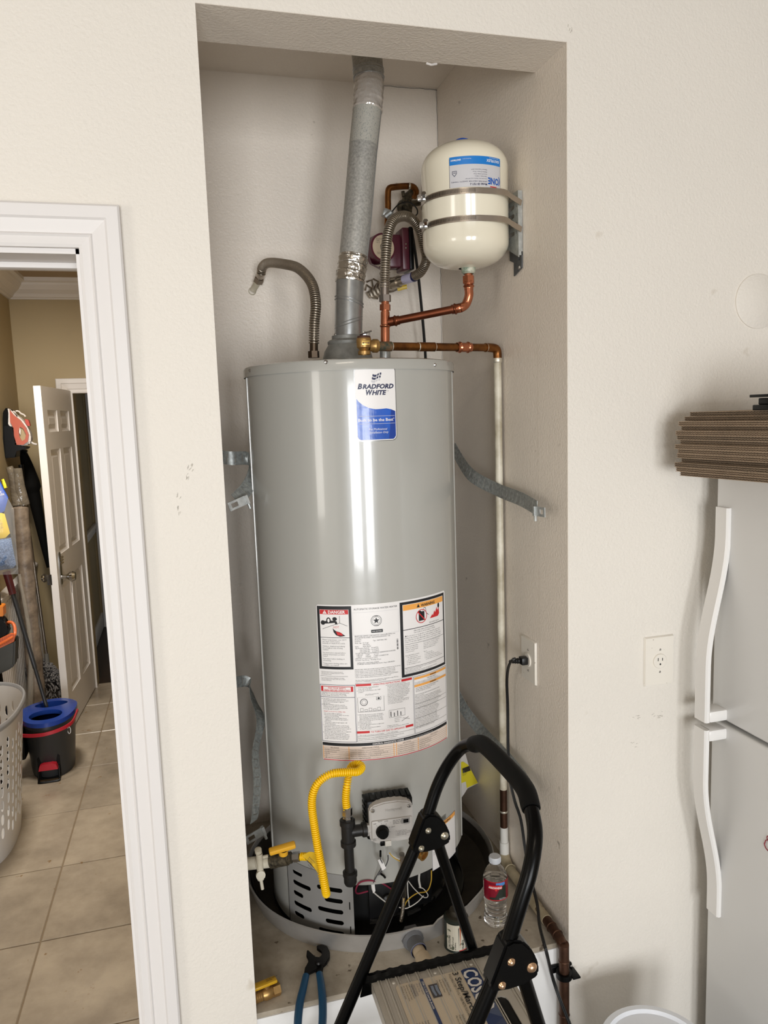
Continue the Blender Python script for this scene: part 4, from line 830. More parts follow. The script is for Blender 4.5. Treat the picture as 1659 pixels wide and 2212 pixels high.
for (pa, pb) in (((911, 428), (1003, 408)), ((915, 487), (1003, 468))):
    zf = Yp(pb[0], pb[1], TY-TR).z; zl_ = zf - 0.002; P = []
    for k in range(26):
        a = radians(95 + k*(268-95)/25*1.0); P.append(V((TX + (TR+0.0018)*cos(a), TY + (TR+0.0018)*sin(a), zl_)))
    P.append(V((TX+0.06, TY-TR-0.0005, zl_-0.001))); P.append(V((0.880, TY-0.093, zl_-0.006))); P.append(V((0.913, TY-0.080, zl_-0.016)))
    P = [V((0.913, TY+0.02, zl_-0.018)), V((0.88, TY+0.075, zl_-0.012)), V((TX+0.05, TY+TR, zl_))] + P
    f_, L_ = pathmap(P, [(0, 0, 1)]*len(P)); mb = MB(); sheet(mb, rect(0.001, -0.0075, L_-0.001, 0.0075), [], 0.0012, f_, cu=frange(0.01, L_, 0.012)); bd = obj('band', mb, M_SS, tk)
    mb = MB(); s0 = L_*0.56
    for k in range(46):
        u = s0 + k*0.0032; q = [f_(u, -0.004, -0.0009), f_(u+0.0013, -0.004, -0.0009), f_(u+0.0018, 0.005, -0.0009), f_(u+0.0005, 0.005, -0.0009)]; q2 = [f_(u, -0.004, 0.0009), f_(u+0.0013, -0.004, 0.0009), f_(u+0.0018, 0.005, 0.0009), f_(u+0.0005, 0.005, 0.0009)]
        mb.add(q, [(0, 1, 2, 3)]); mb.add(q2, [(0, 1, 2, 3)])
    obj('worm_slots', mb, mat('slot_dark', '#4A423A', 0.4, 0.6), bd, kind='stuff', smooth=0)
    hx = Yp(pa[0], pa[1], TY-0.055); mb = MB().box((-0.011, -0.008, -0.008), (0.011, 0.008, 0.008), bev=0.003, mx=Matrix.Translation(hx) @ Matrix.Rotation(radians(-25), 4, 'Z'))
    hexnut(mb, hx + V((0.004, -0.006, 0.002)), (-0.3, -0.8, 0.55), 0.0065, 0.012); obj('clamp_screw', mb, M_CHROME, bd)
# tank label, printed upside down
def tmap(a0, z0): return lambda u, v, w_: V((TX + (TR+w_)*sin(a0 - u/TR), TY - (TR+w_)*cos(a0 - u/TR), z0 - v))     # text turned by 180 degrees
qa, qb = Cp(1080, 345, TR+0.001, (TX, TY)), Cp(970, 340, TR+0.001, (TX, TY)); a_r = atan2(qa.x-TX, -(qa.y-TY)); a_l = atan2(qb.x-TX, -(qb.y-TY))
ztop_ = Cp(1025, 336, TR, (TX, TY)).z; zbot_ = zf + 0.055; zbot_ = Cp(1025, 403, TR, (TX, TY)).z
wl_ = (a_r-a_l)*TR; hl_ = ztop_-zbot_
tl_ = Lab(tmap(a_r, zbot_)); W_, H_ = wl_*1000, hl_*1000
# label coordinates: x from its own left (at the right of the picture), y downwards from its own top (at the bottom of the picture)
tl2 = Lab(lambda u, v, w_: tl_.f(u, v + hl_, w_))
# v runs upwards on the label; the label's own bottom edge lies at ztop_
tf = lambda u, v, w_: V((TX + (TR+w_)*sin(a_r - u/TR), TY - (TR+w_)*cos(a_r - u/TR), ztop_ - (v + hl_)))
tl3 = Lab(tf)
mb = MB(); sheet(mb, rrect(0, -hl_, wl_, 0, 0.005), [], 0.0005, lambda u, v, w_: tf(u, v, w_+0.0005), cu=frange(0.004, wl_, 0.005)); tlb = obj('tank_label', mb, M_LGREY, tk)
tl3.r(M_LBLUE, 0.5, H_-20, W_-0.5, H_-0.5, 0.001); tl3.r(M_NAVY, 0, 0, 0.8, H_-4, 0.001); tl3.r(M_NAVY, W_-0.8, 0, W_, H_-4, 0.001)
tl3.t(M_WHITE, 'EASYFLEX', 9, 5, H_-7, 0.0013, bold=0.02, shear=0.2, width=41); tl3.t(M_WHITE, 'EASTMAN', 5.5, W_-30, H_-7, 0.0013, bold=0.03, shear=0.2, width=26); tl3.t(M_WHITE, 'Manufactured for', 2.6, W_-56, H_-6.5, 0.0013, width=22); tl3.t(M_WHITE, 'www.easyflexusa.com', 2.4, 8, H_-2.5, 0.0013, width=30)
tl3.t(mat('blue_bold', '#0F56AE', 0.35), '(ONE', 22, 2, 23, 0.0013, bold=0.035, width=40); tl3.r(M_RED, 15, 0.5, 36, 3.0, 0.0012)
tl3.t(M_NAVY, 'Model: EF-TET-2', 7, 45, 8.5, 0.0013, bold=0.02, width=45); tl3.t(M_NAVY, '(WATER HEATER SAFETY TANK)', 4.4, 45, 14.5, 0.0013, width=W_-50)
tl3.t(M_NAVY, '\n'.join(['Connection Size: Stainless Steel 3/4" NPT', 'Tank Volume: 2 Gallons', 'Factory Pre-charge: 40 psi', 'Maximum Pressure: 150 psi', 'Maximum Temperature: 200\u00b0F']), 3.4, 45, 20.5, 0.0013, line=5.5/3.4, res=1)
hx_, hy_ = W_-13, 33; tl3.poly(M_NAVY, [(hx_-6, hy_), (hx_, hy_-7), (hx_+6, hy_), (hx_+6, hy_+7), (hx_-6, hy_+7)], 0.0012, 0); tl3.poly(M_LGREY, [(hx_-4.8, hy_+0.6), (hx_, hy_-5), (hx_+4.8, hy_+0.6), (hx_+4.8, hy_+5.8), (hx_-4.8, hy_+5.8)], 0.0014, 0); tl3.r(M_NAVY, hx_-4, hy_+1, hx_+4, hy_+2, 0.0016); tl3.r(M_NAVY, hx_-4, hy_+3.4, hx_+4, hy_+4.2, 0.0016)
tl3.done(tlb, {'white_label': 'lettering', 'navy_ink': 'lettering', 'light_blue_ink': 'blue_band', 'red_ink': 'red_bar', 'blue_bold': 'lettering', 'label_grey': 'house_mark'})
# wall bracket
bk = thing('tank_bracket', (0.912, 0.28, Xp(1115, 585, .915).z), 'slotted galvanised bracket holding the expansion tank on right wall', 'bracket')
yb0, yb1 = 0.236, 0.330; zt1, zt2 = Xp(1130, 400, .90).z, Xp(1115, 528, .905).z
fb = lambda u, v, w_: V((0.9065 + w_, yb1 - u, v))
hol = [slot(0.045, zt1-0.014-0.0225*k, 0.052, 0.011) for k in range(9) if zt1-0.014-0.0225*k > zt2+0.012]
hol += [slot(0.083, zt1-0.014-0.0225*k, 0.007, 0.0071) for k in range(9) if zt1-0.014-0.0225*k > zt2+0.012]
mb = MB(); sheet(mb, [(0, zt2+0.01), (yb1-yb0, zt2-0.035), (yb1-yb0, zt1), (0, zt1)], hol, 0.002, fb)
mb.box((0.9075, yb0, zt2-0.03), (0.918, yb0+0.002, zt1)).box((0.9075, yb1-0.002, zt2+0.01), (0.918, yb1, zt1))
obj('slotted_plate', mb, M_GALV, bk, smooth=0)
mb = MB(); z2 = Xp(1130, 585, .915).z; sheet(mb, [(0.045, z2-0.004), (0.094, z2+0.01), (0.094, zt2-0.02), (0.02, zt2+0.01), (0.02, zt2-0.03), (0.045, zt2-0.04)], [slot(0.08, z2+0.035, 0.008, 0.0081), slot(0.08, z2+0.07, 0.008, 0.0081)], 0.003, lambda u, v, w_: V((0.9155+w_, yb1-u, v))); obj('lower_leg', mb, mat('dark_zinc', '#6C7074', 0.4, 0.7, var=(40, 0.3)), bk, smooth=0)
mb = MB(); screw(mb, V((0.914, yb1-0.08, z2+0.012)), (-1, 0, 0), 0.006); obj('screw', mb, M_CHROME, bk)

# temperature and pressure relief valve with its discharge pipe
rv = thing('relief_valve', Yp(787, 768, .25), 'brass pressure relief valve on top of the heater', 'relief valve')
c0 = Yp(787, 766, .25); c1 = Yp(787, 728, .25)
mb = MB().lathe([(0.016, 0), (0.016, 0.008), (0.0125, 0.012), (0.0145, 0.015), (0.0185, 0.018), (0.0195, 0.036), (0.0185, 0.041), (0.015, 0.045), (0, 0.045)], c0, (0, 0, 1), 28)
ov = Yp(795, 747, .25); od = (Yp(1058, 751, .362) - Yp(812, 748, .257)).normalized()
mb.lathe([(0.0135, 0), (0.0145, 0.012), (0.0175, 0.016), (0.0175, 0.026), (0.014, 0.028)], ov, od, 24)
obj('valve_body', mb, M_BRASS, rv)
obj('bonnet', MB().lathe([(0.0185, 0.040), (0.017, 0.046), (0.008, 0.049), (0, 0.049)], c0, (0, 0, 1), 24), mat('bonnet_brown', '#5B4038', 0.4, 0.6), rv)
mb = MB().box((-0.003, -0.006, 0.046), (0.016, 0.004, 0.058), bev=0.0015, mx=Matrix.Translation(c0)); mb.tube([c0 + V((-0.012, -0.004, 0.050)), c0 + V((0.020, -0.006, 0.059))], 0.0026, 6); obj('test_lever', mb, M_CHROME, rv)
mb = MB().box((-0.0105, -0.0205, 0.022), (0.0105, -0.018, 0.034), bev=0.0008, mx=Matrix.Translation(c0)); obj('maker_plate', mb, mat('brass_plate', '#D6B265', 0.35, 0.8), rv)
mb = MB().box((-0.007, -0.0212, 0.0265), (0.007, -0.0205, 0.0285), mx=Matrix.Translation(c0)).cyl(c0+V((-.007, -.0205, .0275)), c0+V((-.007, -.0213, .0275)), 0.0024, 8).cyl(c0+V((.007, -.0205, .0275)), c0+V((.007, -.0213, .0275)), 0.0024, 8); obj('engraving', mb, mat('engraved_brown', '#6B4A20', 0.5), rv)
rp_ = thing('discharge_pipe', V((0.885, 0.02, 0.0)), 'relief discharge pipe, copper above heater then white down right wall', 'pipe')
q0 = Yp(812, 748, .257); q1 = Yp(1058, 751, .362); cor = V((0.900, q1.y + (0.900-q1.x)*od.y/od.x, q1.z))
mb = MB().tube([q0, q1], 0.0108, 20); Lq = (q1-q0).length
def at(t): return q0.lerp(q1, t)
for pxx in ((898, 932),):
    t0, t1 = (pxx[0]-812)/246, (pxx[1]-812)/246; mb.tube([at(t0), at(t1)], 0.0122, 20)
obj('copper_run', mb, M_COPD, rp_)
mb = MB()
for t in (0.351, 0.49, 0.125, 0.965): mb.lathe([(0.0112, -0.0015), (0.0128, 0), (0.0112, 0.0015)], at(t), od, 18)
objs('solder_ring', mb, M_SOLD, rp_)
obj('threaded_adapter', MB().tube([at(-0.02), at(0.08)], 0.0125, 18).tube([at(0.08), at(0.12)], 0.0128, 18), mat('crusty_copper', '#8A6848', 0.55, 0.5, var=(70, 0.5), col2='#2F4A44'), rp_)
mb = MB(); fit_at(mb, at(0.69), od, 0.0118, 0.048, beads=(0.2, 0.8)); obj('press_coupling', mb, M_COP, rp_)
el = resample([at(0.955), at(1.0), V((cor.x-0.006, cor.y-0.003, cor.z-0.003)), V((cor.x, cor.y, cor.z-0.016)), V((cor.x, cor.y, cor.z-0.034))], 0.004)
obj('elbow', MB().tube(el, 0.0124, 20), M_COPD, rp_)
zc1 = cor.z-0.034; zw = Xp(1088, 1705, .90).z; zd = Xp(1088, 1785, .90).z; ze = Xp(1092, 1850, .90).z
obj('solder_joint', MB().lathe([(0.0128, 0.005), (0.0136, 0), (0.0130, -0.006), (0.0112, -0.009)], (cor.x, cor.y, zc1), n=16), M_SOLD, rp_)
obj('white_riser', MB().tube([V((cor.x, cor.y, zc1)), V((cor.x, cor.y, zw))], 0.0110, 18), M_PAINTP, rp_)
obj('dark_coupling', MB().tube([V((cor.x, cor.y, zw)), V((cor.x, cor.y, zd))], 0.0113, 18), M_COPX, rp_)
obj('solder_joint', MB().lathe([(0.0116, 0.003), (0.0124, 0), (0.0116, -0.003)], (cor.x, cor.y, Xp(1088, 1752, .90).z), n=16), M_SOLD, rp_)
obj('pvc_riser', MB().tube([V((cor.x, cor.y, zd)), V((cor.x, cor.y, ze-0.005))], 0.0122, 18).tube([V((cor.x, cor.y, ze+0.045)), V((cor.x, cor.y, ze-0.01))], 0.0145, 20), M_PVC, rp_)
zr = ZPL + 0.020
mb = MB().tube(resample([V((cor.x, cor.y, ze)), V((cor.x-0.001, cor.y-0.004, zr+0.012)), V((0.897, cor.y-0.03, zr)), V((0.896, cor.y-0.05, zr))], 0.006), 0.0165, 18); mb.lathe([(0.0165, 0), (0.0185, 0.002), (0.0165, 0.004)], V((0.896, cor.y-0.05, zr)), (0, -1, 0), 18)
mb.tube([V((0.896, cor.y-0.04, zr)), V((0.893, 0.075, zr))], 0.0150, 18)
obj('floor_run', mb, mat('stained_cream_pipe', '#B9AC90', 0.55, var=(14, 0.35), col2='#8F8268', spots=(40, 0.66, '#5D4A30')), rp_)
el = resample([V((0.893, 0.080, zr)), V((0.892, 0.03, zr)), V((0.891, -0.005, zr-0.001)), V((0.8905, -0.022, zr-0.012)), V((0.890, -0.026, zr-0.035)), V((0.890, -0.026, 0.0))], 0.008)
mb = MB().tube(el, 0.0135, 20)
for y_ in (0.045, 0.012): mb.lathe([(0.0137, -0.002), (0.0155, 0), (0.0137, 0.002)], (0.892, y_, zr), (0, 1, 0), 18)
for z_ in (zr-0.045, zr-0.20): mb.lathe([(0.0137, -0.002), (0.015, 0), (0.0137, 0.002)], (0.890, -0.026, z_), n=18)
obj('copper_drop', mb, M_COPX, rp_)
mb = MB().box((0.862, -0.050, 0.387), (0.920, 0.005, 0.405), bev=0.003); 
mb = MB().lathe([(0.0145, 0.385), (0.021, 0.385), (0.021, 0.400), (0.0145, 0.400)], (0.890, -0.026, 0), n=24).box((0.862, -0.006, 0.383), (0.925, 0.005, 0.402), bev=0.002).box((0.908, -0.042, 0.383), (0.930, -0.004, 0.388), bev=0.001)
obj('pipe_clamp', mb, M_BLKPL, rp_); mb = MB(); screw(mb, V((0.922, -0.007, 0.392)), (0.2, -1, 0), 0.005); obj('screw', mb, M_CHROME, rp_)

# recirculation pump with the pipes above it
pm = thing('circulator_pump', Yp(828, 600, .70), 'burgundy recirculation pump with round badge behind the steel hose', 'pump')
pc = Yp(828, 534, .66)
mb = MB().lathe([(0, 0), (0.043, 0), (0.043, 0.055), (0.036, 0.06)], pc, (-0.2, 1, 0), 32); obj('motor_housing', mb, M_BURG, pm)
mb = MB().lathe([(0.052, 0), (0.050, 0.02), (0.040, 0.03)], pc + V((0.004, 0.03, -0.008)), (-0.2, 1, 0), 8).box(pc + V((0.02, 0.02, -0.055)), pc + V((0.075, 0.075, 0.045)), bev=0.006); obj('pump_volute', mb, M_BURG, pm)
mb = MB().lathe([(0, -0.001), (0.037, -0.001), (0.037, 0.001)], pc, (-0.2, 1, 0), 32); bdg = obj('badge', mb, M_BADGE, pm)
mb = MB().lathe([(0, -0.004), (0.009, -0.004), (0.012, -0.001), (0.012, 0.001)], pc, (-0.2, 1, 0), 20); obj('centre_screw', mb, M_CHROME, pm)
bx = V((0.98, 0.196, 0)); pmf = plane(pc + V((0, -0.0015, 0)), bx, (0, 0, 1), (0.196, -0.98, 0))
mb = MB(); text(mb, 'UP 15-10 B5\nTYPE\n115 V', 0.0055, pmf, -0.026, 0.022, w=0.0006, res=1); text(mb, 'IP 44  MADE IN DENMARK\n145 PSI  0.25 A', 0.0036, pmf, -0.022, -0.018, w=0.0006, res=1); obj('lettering', mb, M_BLKINK, bdg, kind='stuff', smooth=0)
j0, j1 = Yp(863, 495, .68), Yp(890, 590, .68)
mb = MB().box((j0.x, 0.655, j1.z+0.006), (j0.x+0.024, 0.73, j0.z), bev=0.004); obj('terminal_box', mb, M_BURG, pm)
mb = MB().box((j0.x+0.022, 0.65, j1.z+0.006), (j0.x+0.036, 0.73, j0.z+0.002), bev=0.003); obj('terminal_cover', mb, M_BLKPL, pm)
mb = MB(); screw(mb, V((j0.x+0.012, 0.654, j0.z-0.05)), (0, -1, 0), 0.003); screw(mb, V((j0.x+0.012, 0.654, j0.z-0.062)), (0, -1, 0), 0.003); obj('screw', mb, M_CHROME, pm)
pr = thing('recirculation_pipe', Yp(838, 500, .72), 'old brown copper pipe bending over to grimy check valve above pump', 'copper pipe')
P = [Yp(836, 505, .72), Yp(838, 450, .72), Yp(838, 425, .72), Yp(840, 408, .72), Yp(852, 404, .72), Yp(880, 402, .73), Yp(893, 404, .735), Yp(899, 414, .74), Yp(895, 425, .76)]
obj('pipe_bend', MB().tube(resample(P, 0.006), 0.0098, 18), M_COPD, pr)
mb = MB()
for a, b_, d_ in ((857, 403, (1, 0, 0)), (884, 402, (1, 0, 0)), (838, 440, (0, 0, 1))): mb.lathe([(0.0099, -0.003), (0.0112, 0), (0.0099, 0.003)], Yp(a, b_, .725), d_, 16)
objs('solder_ring', mb, M_SOLD, pr)
M_GRIM = mat('grimy_brass', '#6E6450', 0.55, 0.6, var=(90, 0.6), col2='#26241E', bump=(120, 0.6, 0.002))
mb = MB().tube([Yp(897, 412, .76), Yp(878, 428, .79)], [0.016, 0.014], 14).tube([Yp(880, 420, .78), Yp(876, 458, .82)], [0.013, 0.022], 14)
mb.lathe([(0.010, -0.014), (0.024, -0.008), (0.026, 0.004), (0.016, 0.014)], Yp(874, 448, .80), (0.3, 1, 0.4), 16).tube([Yp(885, 440, .80), Yp(905, 438, .84)], 0.010, 10).tube([Yp(870, 413, .77), Yp(872, 425, .77)], 0.006, 8)
obj('check_valve', mb, M_GRIM, pr)
mb = MB().box((-0.016, -0.012, -0.012), (0.016, 0.012, 0.012), bev=0.004, mx=Matrix.Translation(Yp(837, 462, .70)) @ Matrix.Rotation(radians(20), 4, 'Y')); mb.cyl(Yp(833, 468, .69), Yp(846, 458, .68), 0.009, 10); obj('aquastat', mb, M_GALV, pr)
obj('sensor_lead', MB().tube(resample([Yp(846, 458, .69), Yp(862, 441, .69), Yp(884, 437, .69), Yp(900, 450, .69), Yp(901, 463, .69), Yp(892, 467, .70)], 0.006), 0.0022, 6), M_CORD, pr)
mb = MB().tube([Yp(828, 590, .70), Yp(835, 625, .78)], 0.012, 12); obj('lower_tailpiece', mb, M_GRIM, pr)
cdp = obj('pump_cord', MB().tube(resample([Yp(889, 498, .72), Yp(896, 540, .74), Yp(904, 600, .76), Yp(912, 680, .78), Yp(917, 740, .79), Yp(920, 790, .80), Yp(935, 1100, .84), Yp(990, 1440, .80), Yp(1003, 1490, .76), Yp(1004, 1570, .76), Yp(1000, 1596, .78), Yp(985, 1640, .80)], 0.02), 0.0048, 8), M_CORD, label='thick black cord hanging from the pump behind the water heater', cat='cord')

# seismic straps, unfastened
def strap(name, pts, wd, lab_, slots=(), wid=0.038, buckle=None):
    P = [Yp(a, b_, y) if k == 'y' else Xp(a, b_, y) for (a, b_, y, k) in pts]
    f_, L_ = pathmap(P, wd); root = thing(name, P[0], lab_, 'strap', 'seismic straps hanging loose')
    hol = []; u = 0.03
    while u < L_ - 0.02:
        hol.append(rect(u, -wid*0.30, u+0.0022, wid*0.30)); u += 0.024
    mb = MB(); sheet(mb, rect(0, -wid/2, L_, wid/2), hol, 0.0014, f_, cu=frange(0.008, L_, 0.010)); obj('strap_band', mb, M_GALVD, root, smooth=50)
    if buckle:
        o_, u_, v_, s_ = buckle; bf_ = plane(o_, V(u_).normalized(), V(v_).normalized())
        mb = MB(); sheet(mb, rect(0, -0.012, 0.048, 0.012), [rect(0.022, -0.006, 0.040, 0.006)], 0.003, bf_); 
        sheet(mb, rect(-0.008, -0.012, 0.0, 0.012), [], 0.012, bf_)
        mb.cyl(bf_(-0.004, -0.012, 0), bf_(-0.004, -0.026, 0), 0.004, 10); objs('buckle', mb, M_GALV, root, smooth=20)
    return root
def bk_(o, a, b_, up_): u = V(b_)-V(a); v = V(up_); return (o, u, (v - u.normalized()*v.dot(u.normalized())), 1)
strap('seismic_strap', [(470, 985, .52, 'y'), (500, 990, .50, 'y'), (534, 990, .52, 'y'), (544, 1003, .47, 'y'), (545, 1030, .42, 'y'), (531, 1058, .38, 'y'), (510, 1080, .35, 'y')],
      [(0, 0, 1), (0, 0, 1), (0, 0, 1), (-.3, -.5, .8), (-.7, -.5, .5), (-.75, -.2, .6), (-.75, -.1, .6)], 'upper left strap curling out from behind the heater, buckle down',
      buckle=bk_(Yp(530, 1080, .34), Yp(530, 1080, .34), Yp(494, 1096, .33), (0, 0, 1)))
strap('seismic_strap', [(980, 965, .60, 'y'), (992, 990, .56, 'y'), (1020, 1028, .46, 'y'), (1075, 1058, .885, 'x'), (1125, 1078, .885, 'x'), (1160, 1098, .87, 'x')],
      [(0, -.2, 1), (.2, -.2, 1), (.3, -.3, 1), (.1, -.2, 1), (.1, -.2, 1), (0, -.25, 1)], 'upper right strap sagging across the white pipe, buckle at wall',
      buckle=bk_(Xp(1158, 1104, .865), Xp(1158, 1104, .87), Xp(1196, 1110, .87), (0, 0, 1)))
strap('seismic_strap', [(984, 1495, .62, 'y'), (1005, 1535, .56, 'y'), (1040, 1580, .48, 'y'), (1085, 1625, .885, 'x'), (1120, 1665, .885, 'x'), (1143, 1700, .87, 'x')],
      [(.3, -.2, 1), (.4, -.2, .9), (.5, -.3, .8), (.2, -.5, 1), (.2, -.5, 1), (.2, -.5, 1)], 'lower right strap sagging behind the black ladder grip',
      buckle=bk_(Xp(1143, 1712, .865), Xp(1143, 1712, .87), Xp(1177, 1713, .87), (0, 0, 1)))
strap('seismic_strap', [(505, 1474, .52, 'y'), (535, 1474, .54, 'y'), (548, 1512, .50, 'y'), (563, 1555, .44, 'y'), (552, 1625, .38, 'y'), (556, 1690, .34, 'y'), (551, 1760, .31, 'y'), (548, 1775, .31, 'y')],
      [(0, 0, 1), (0, 0, 1), (-.5, -.4, .6), (-.6, -.7, .1), (-.5, -.8, 0), (-.6, -.7, .1), (-.55, -.7, .2), (-.5, -.7, .2)], 'lower left strap hanging down beside the heater, twisted', wid=0.034,
      buckle=bk_(Yp(566, 1796, .28), Yp(564, 1796, .28), Yp(534, 1814, .27), (-.2, 0, 1)))

# gas control valve on the heater
vc = Cp(845, 1783, HR+0.078); av = atan2(vc.x-HC[0], -(vc.y-HC[1])); tvx, tvn = V((cos(av), sin(av), 0)), V((sin(av), -cos(av), 0))
gf = plane(vc, tvx, (0, 0, 1), tvn)
def gm4(o=(0, 0, 0)): p = gf(*o); return Matrix(((tvx.x, 0, tvn.x, p.x), (tvx.y, 0, tvn.y, p.y), (0, 1, 0, p.z), (0, 0, 0, 1)))
gv = thing('gas_valve', gf(0, -0.05, -0.09), 'light grey gas control box with black dial on heater front', 'gas valve')
mb = MB().box((-0.059, -0.045, -0.070), (0.063, 0.060, -0.020), bev=0.008, mx=gm4()); 
for k in range(7): mb.box((-0.062, -0.03+k*0.014, -0.060), (-0.057, -0.023+k*0.014, -0.03), mx=gm4()); mb.box((-0.045+k*0.016, 0.058, -0.060), (-0.037+k*0.016, 0.0625, -0.025), mx=gm4())
obj('rear_housing', mb, M_BLKPL, gv)
out = [(-0.054, -0.034), (-0.036, -0.047), (-0.018, -0.047), (-0.018, -0.040), (0.01, -0.040), (0.01, -0.047), (0.045, -0.047), (0.058, -0.034), (0.058, 0.046), (0.050, 0.056), (0.02, 0.062), (-0.016, 0.062), (-0.046, 0.056), (-0.054, 0.046)]
mb = MB().prism(out, -0.030, -0.002, gf); b = bmesh.new(); bv = [b.verts.new(p) for p in mb.v]; [b.faces.new([bv[i] for i in f]) for f in mb.f]; bmesh.ops.bevel(b, geom=list(b.edges), offset=0.0035, segments=2, affect='EDGES'); mb = MB().bm(b)
mb.box((-0.050, -0.034, -0.003), (0.054, 0.018, 0.0025), bev=0.003, mx=gm4())
obj('front_cover', mb, M_VALVE, gv)
mb = MB().lathe([(0.0165, 0.001), (0.0165, 0.006), (0.0145, 0.008), (0.0135, 0.016), (0.012, 0.018), (0, 0.018)], gf(-0.024, -0.010, 0.002), tvn, 32); obj('dial', mb, M_BLKPL, gv)
mb = MB().box((-0.0015, -0.012, 0.018), (0.0015, 0.0, 0.0185), mx=gm4((-0.024, -0.010, 0.002))); obj('dial_mark', mb, M_MATTEBLK, gv)
for a, b_ in ((-0.045, 0.045), (0.048, 0.045)):
    mb = MB(); screw(mb, gf(a, b_, 0.0005), tvn, 0.005); obj('screw', mb, M_CHROME, gv)
mb = MB()
for k in range(8):
    a = radians(130 - k*36); c, s = cos(a), sin(a); mb.prism([(-0.024+0.0185*c-0.0003*s, -0.010+0.0185*s+0.0003*c), (-0.024+0.022*c-0.0003*s, -0.010+0.022*s+0.0003*c), (-0.024+0.022*c+0.0003*s, -0.010+0.022*s-0.0003*c), (-0.024+0.0185*c+0.0003*s, -0.010+0.0185*s-0.0003*c)], 0.0026, 0.0030, gf)
for s_, x, y in (('OFF', -0.046, 0.010), ('PILOT', -0.034, 0.0145), ('LOW', -0.018, 0.0135), ('HOT', 0.0, -0.004), ('VERY\nHOT', -0.049, -0.030)): text(mb, s_, 0.0042, gf, x, y, w=0.003, res=1, bold=0.01)
text(mb, 'SEE INSTRUCTION\nMANUAL BEFORE\nSETTING KNOB', 0.0042, gf, 0.004, 0.012, w=0.003, res=1); text(mb, '!', 0.005, gf, -0.0025, 0.008, w=0.003); text(mb, 'TO LIGHT PILOT:\n1. TURN KNOB TO PILOT\n2. PRESS AND HOLD KNOB\n3. PRESS IGNITER', 0.0038, gf, 0.010, -0.017, w=0.003, res=1); text(mb, 'STATUS', 0.004, gf, 0.032, -0.001, w=0.003, res=1)
obj('lettering', mb, mat('valve_print', '#55524F', 0.5), gv, kind='stuff', smooth=0)
mb = MB(); text(mb, 'Honeywell', 0.010, gf, -0.014, 0.038, w=-0.0012, res=2, bold=0.02, th=0.0002); obj('embossed_lettering', mb, mat('valve_emboss', '#ADA9A4', 0.42), gv, kind='stuff', smooth=0)
mb = MB().box((0.026, 0.002, 0.0025), (0.048, 0.016, 0.0032), mx=gm4()); obj('status_window', mb, mat('window_grey', '#8F8C89', 0.3), gv)
mb = MB().box((0.031, 0.004, 0.0032), (0.044, 0.013, 0.0040), mx=gm4()); obj('indicator', mb, M_BLKPL, gv)
mb = MB().box((-0.029, -0.052, -0.012), (-0.018, -0.040, 0.0), bev=0.001, mx=gm4()); obj('connector', mb, M_BLKPL, gv)
mb = MB().box((-0.017, -0.054, -0.014), (-0.001, -0.040, 0.0015), bev=0.001, mx=gm4()); obj('connector', mb, mat('white_connector', '#D9D5CC', 0.4), gv)
mb = MB(); hexnut(mb, gf(-0.052, -0.012, -0.020), -tvx, 0.0165, 0.012); obj('inlet_nut', mb, M_VALVE, gv)

# black iron tee with drip leg
tee = thing('gas_tee_drip_leg', gf(-0.085, -0.10, -0.02), 'black iron tee and capped drip leg left of gas valve', 'pipe fitting')
tc0 = gf(-0.0835, -0.013, -0.020); tc0 = Yp(752, 1810, tc0.y); tt = Yp(752, 1780, tc0.y); tb_ = Yp(757, 1880, tc0.y)
tax = (tt - tb_).normalized(); _d = _ray(752, 1812); _q = gf(-0.06, -0.012, -0.020); tm = CAM + _d*((_q-CAM).dot(tvn)/_d.dot(tvn)); tm.z = _q.z
mb = MB().tube([tm + tax*0.034, tm - tax*0.034], 0.0165, 20)
for s_ in (0.026, -0.030): mb.lathe([(0.0165, -0.008), (0.0195, -0.006), (0.0195, 0.006), (0.0165, 0.008)], tm + tax*s_, tax, 20)
e_ = gf(-0.066, -0.012, -0.020); mb.tube([tm, e_], 0.0145, 18).lathe([(0.0165, -0.006), (0.0185, -0.004), (0.0185, 0.006), (0.014, 0.008)], e_, tvx, 18)
obj('tee', mb, M_IRON, tee)
obj('nipple', MB().tube([e_, gf(-0.050, -0.012, -0.020)], 0.0118, 18), mat('bright_iron', '#6E6659', 0.35, 0.85), tee)
bot = Yp(757, 1905, tc0.y)
obj('drip_pipe', MB().tube([tm - tax*0.03, bot + V((0, 0, 0.012))], 0.0125, 18), M_IRON, tee)
obj('cap', MB().lathe([(0.0, -0.006), (0.014, -0.006), (0.0165, 0), (0.0165, 0.016), (0.0185, 0.018), (0.0185, 0.028), (0.013, 0.031)], bot, (0, 0, 1), 20), M_IRON, tee)
# yellow gas connector
gh = thing('gas_connector', tt, 'yellow coated corrugated gas hose looping over heater front', 'gas hose')
yh = tc0.y
hp = [Yp(749, 1748, yh), Yp(747, 1725, yh), Yp(749, 1700, yh), Yp(753, 1676, yh+.01), Yp(759, 1656, yh+.005), Yp(774, 1651, yh-.005), Yp(781, 1658, yh-.02), Yp(772, 1667, yh-.035), Yp(750, 1668, yh-.04), Yp(715, 1672, yh-.045), Yp(688, 1690, yh-.045), Yp(676, 1715, yh-.045), Yp(674, 1745, yh-.045), Yp(680, 1790, yh-.045), Yp(688, 1840, yh-.05), Yp(696, 1880, yh-.055), Yp(702, 1915, yh-.055), Yp(705, 1930, yh-.048), Yp(703, 1925, yh-.02), Yp(696, 1895, yh+.0), Yp(688, 1865, yh+.02), Yp(672, 1852, yh+.03), Yp(650, 1850, yh+.045)]
mb = MB(); corr(mb, hp, 0.0086, 0.0017, 0.0054, 16); obj('hose', mb, M_YEL, gh)
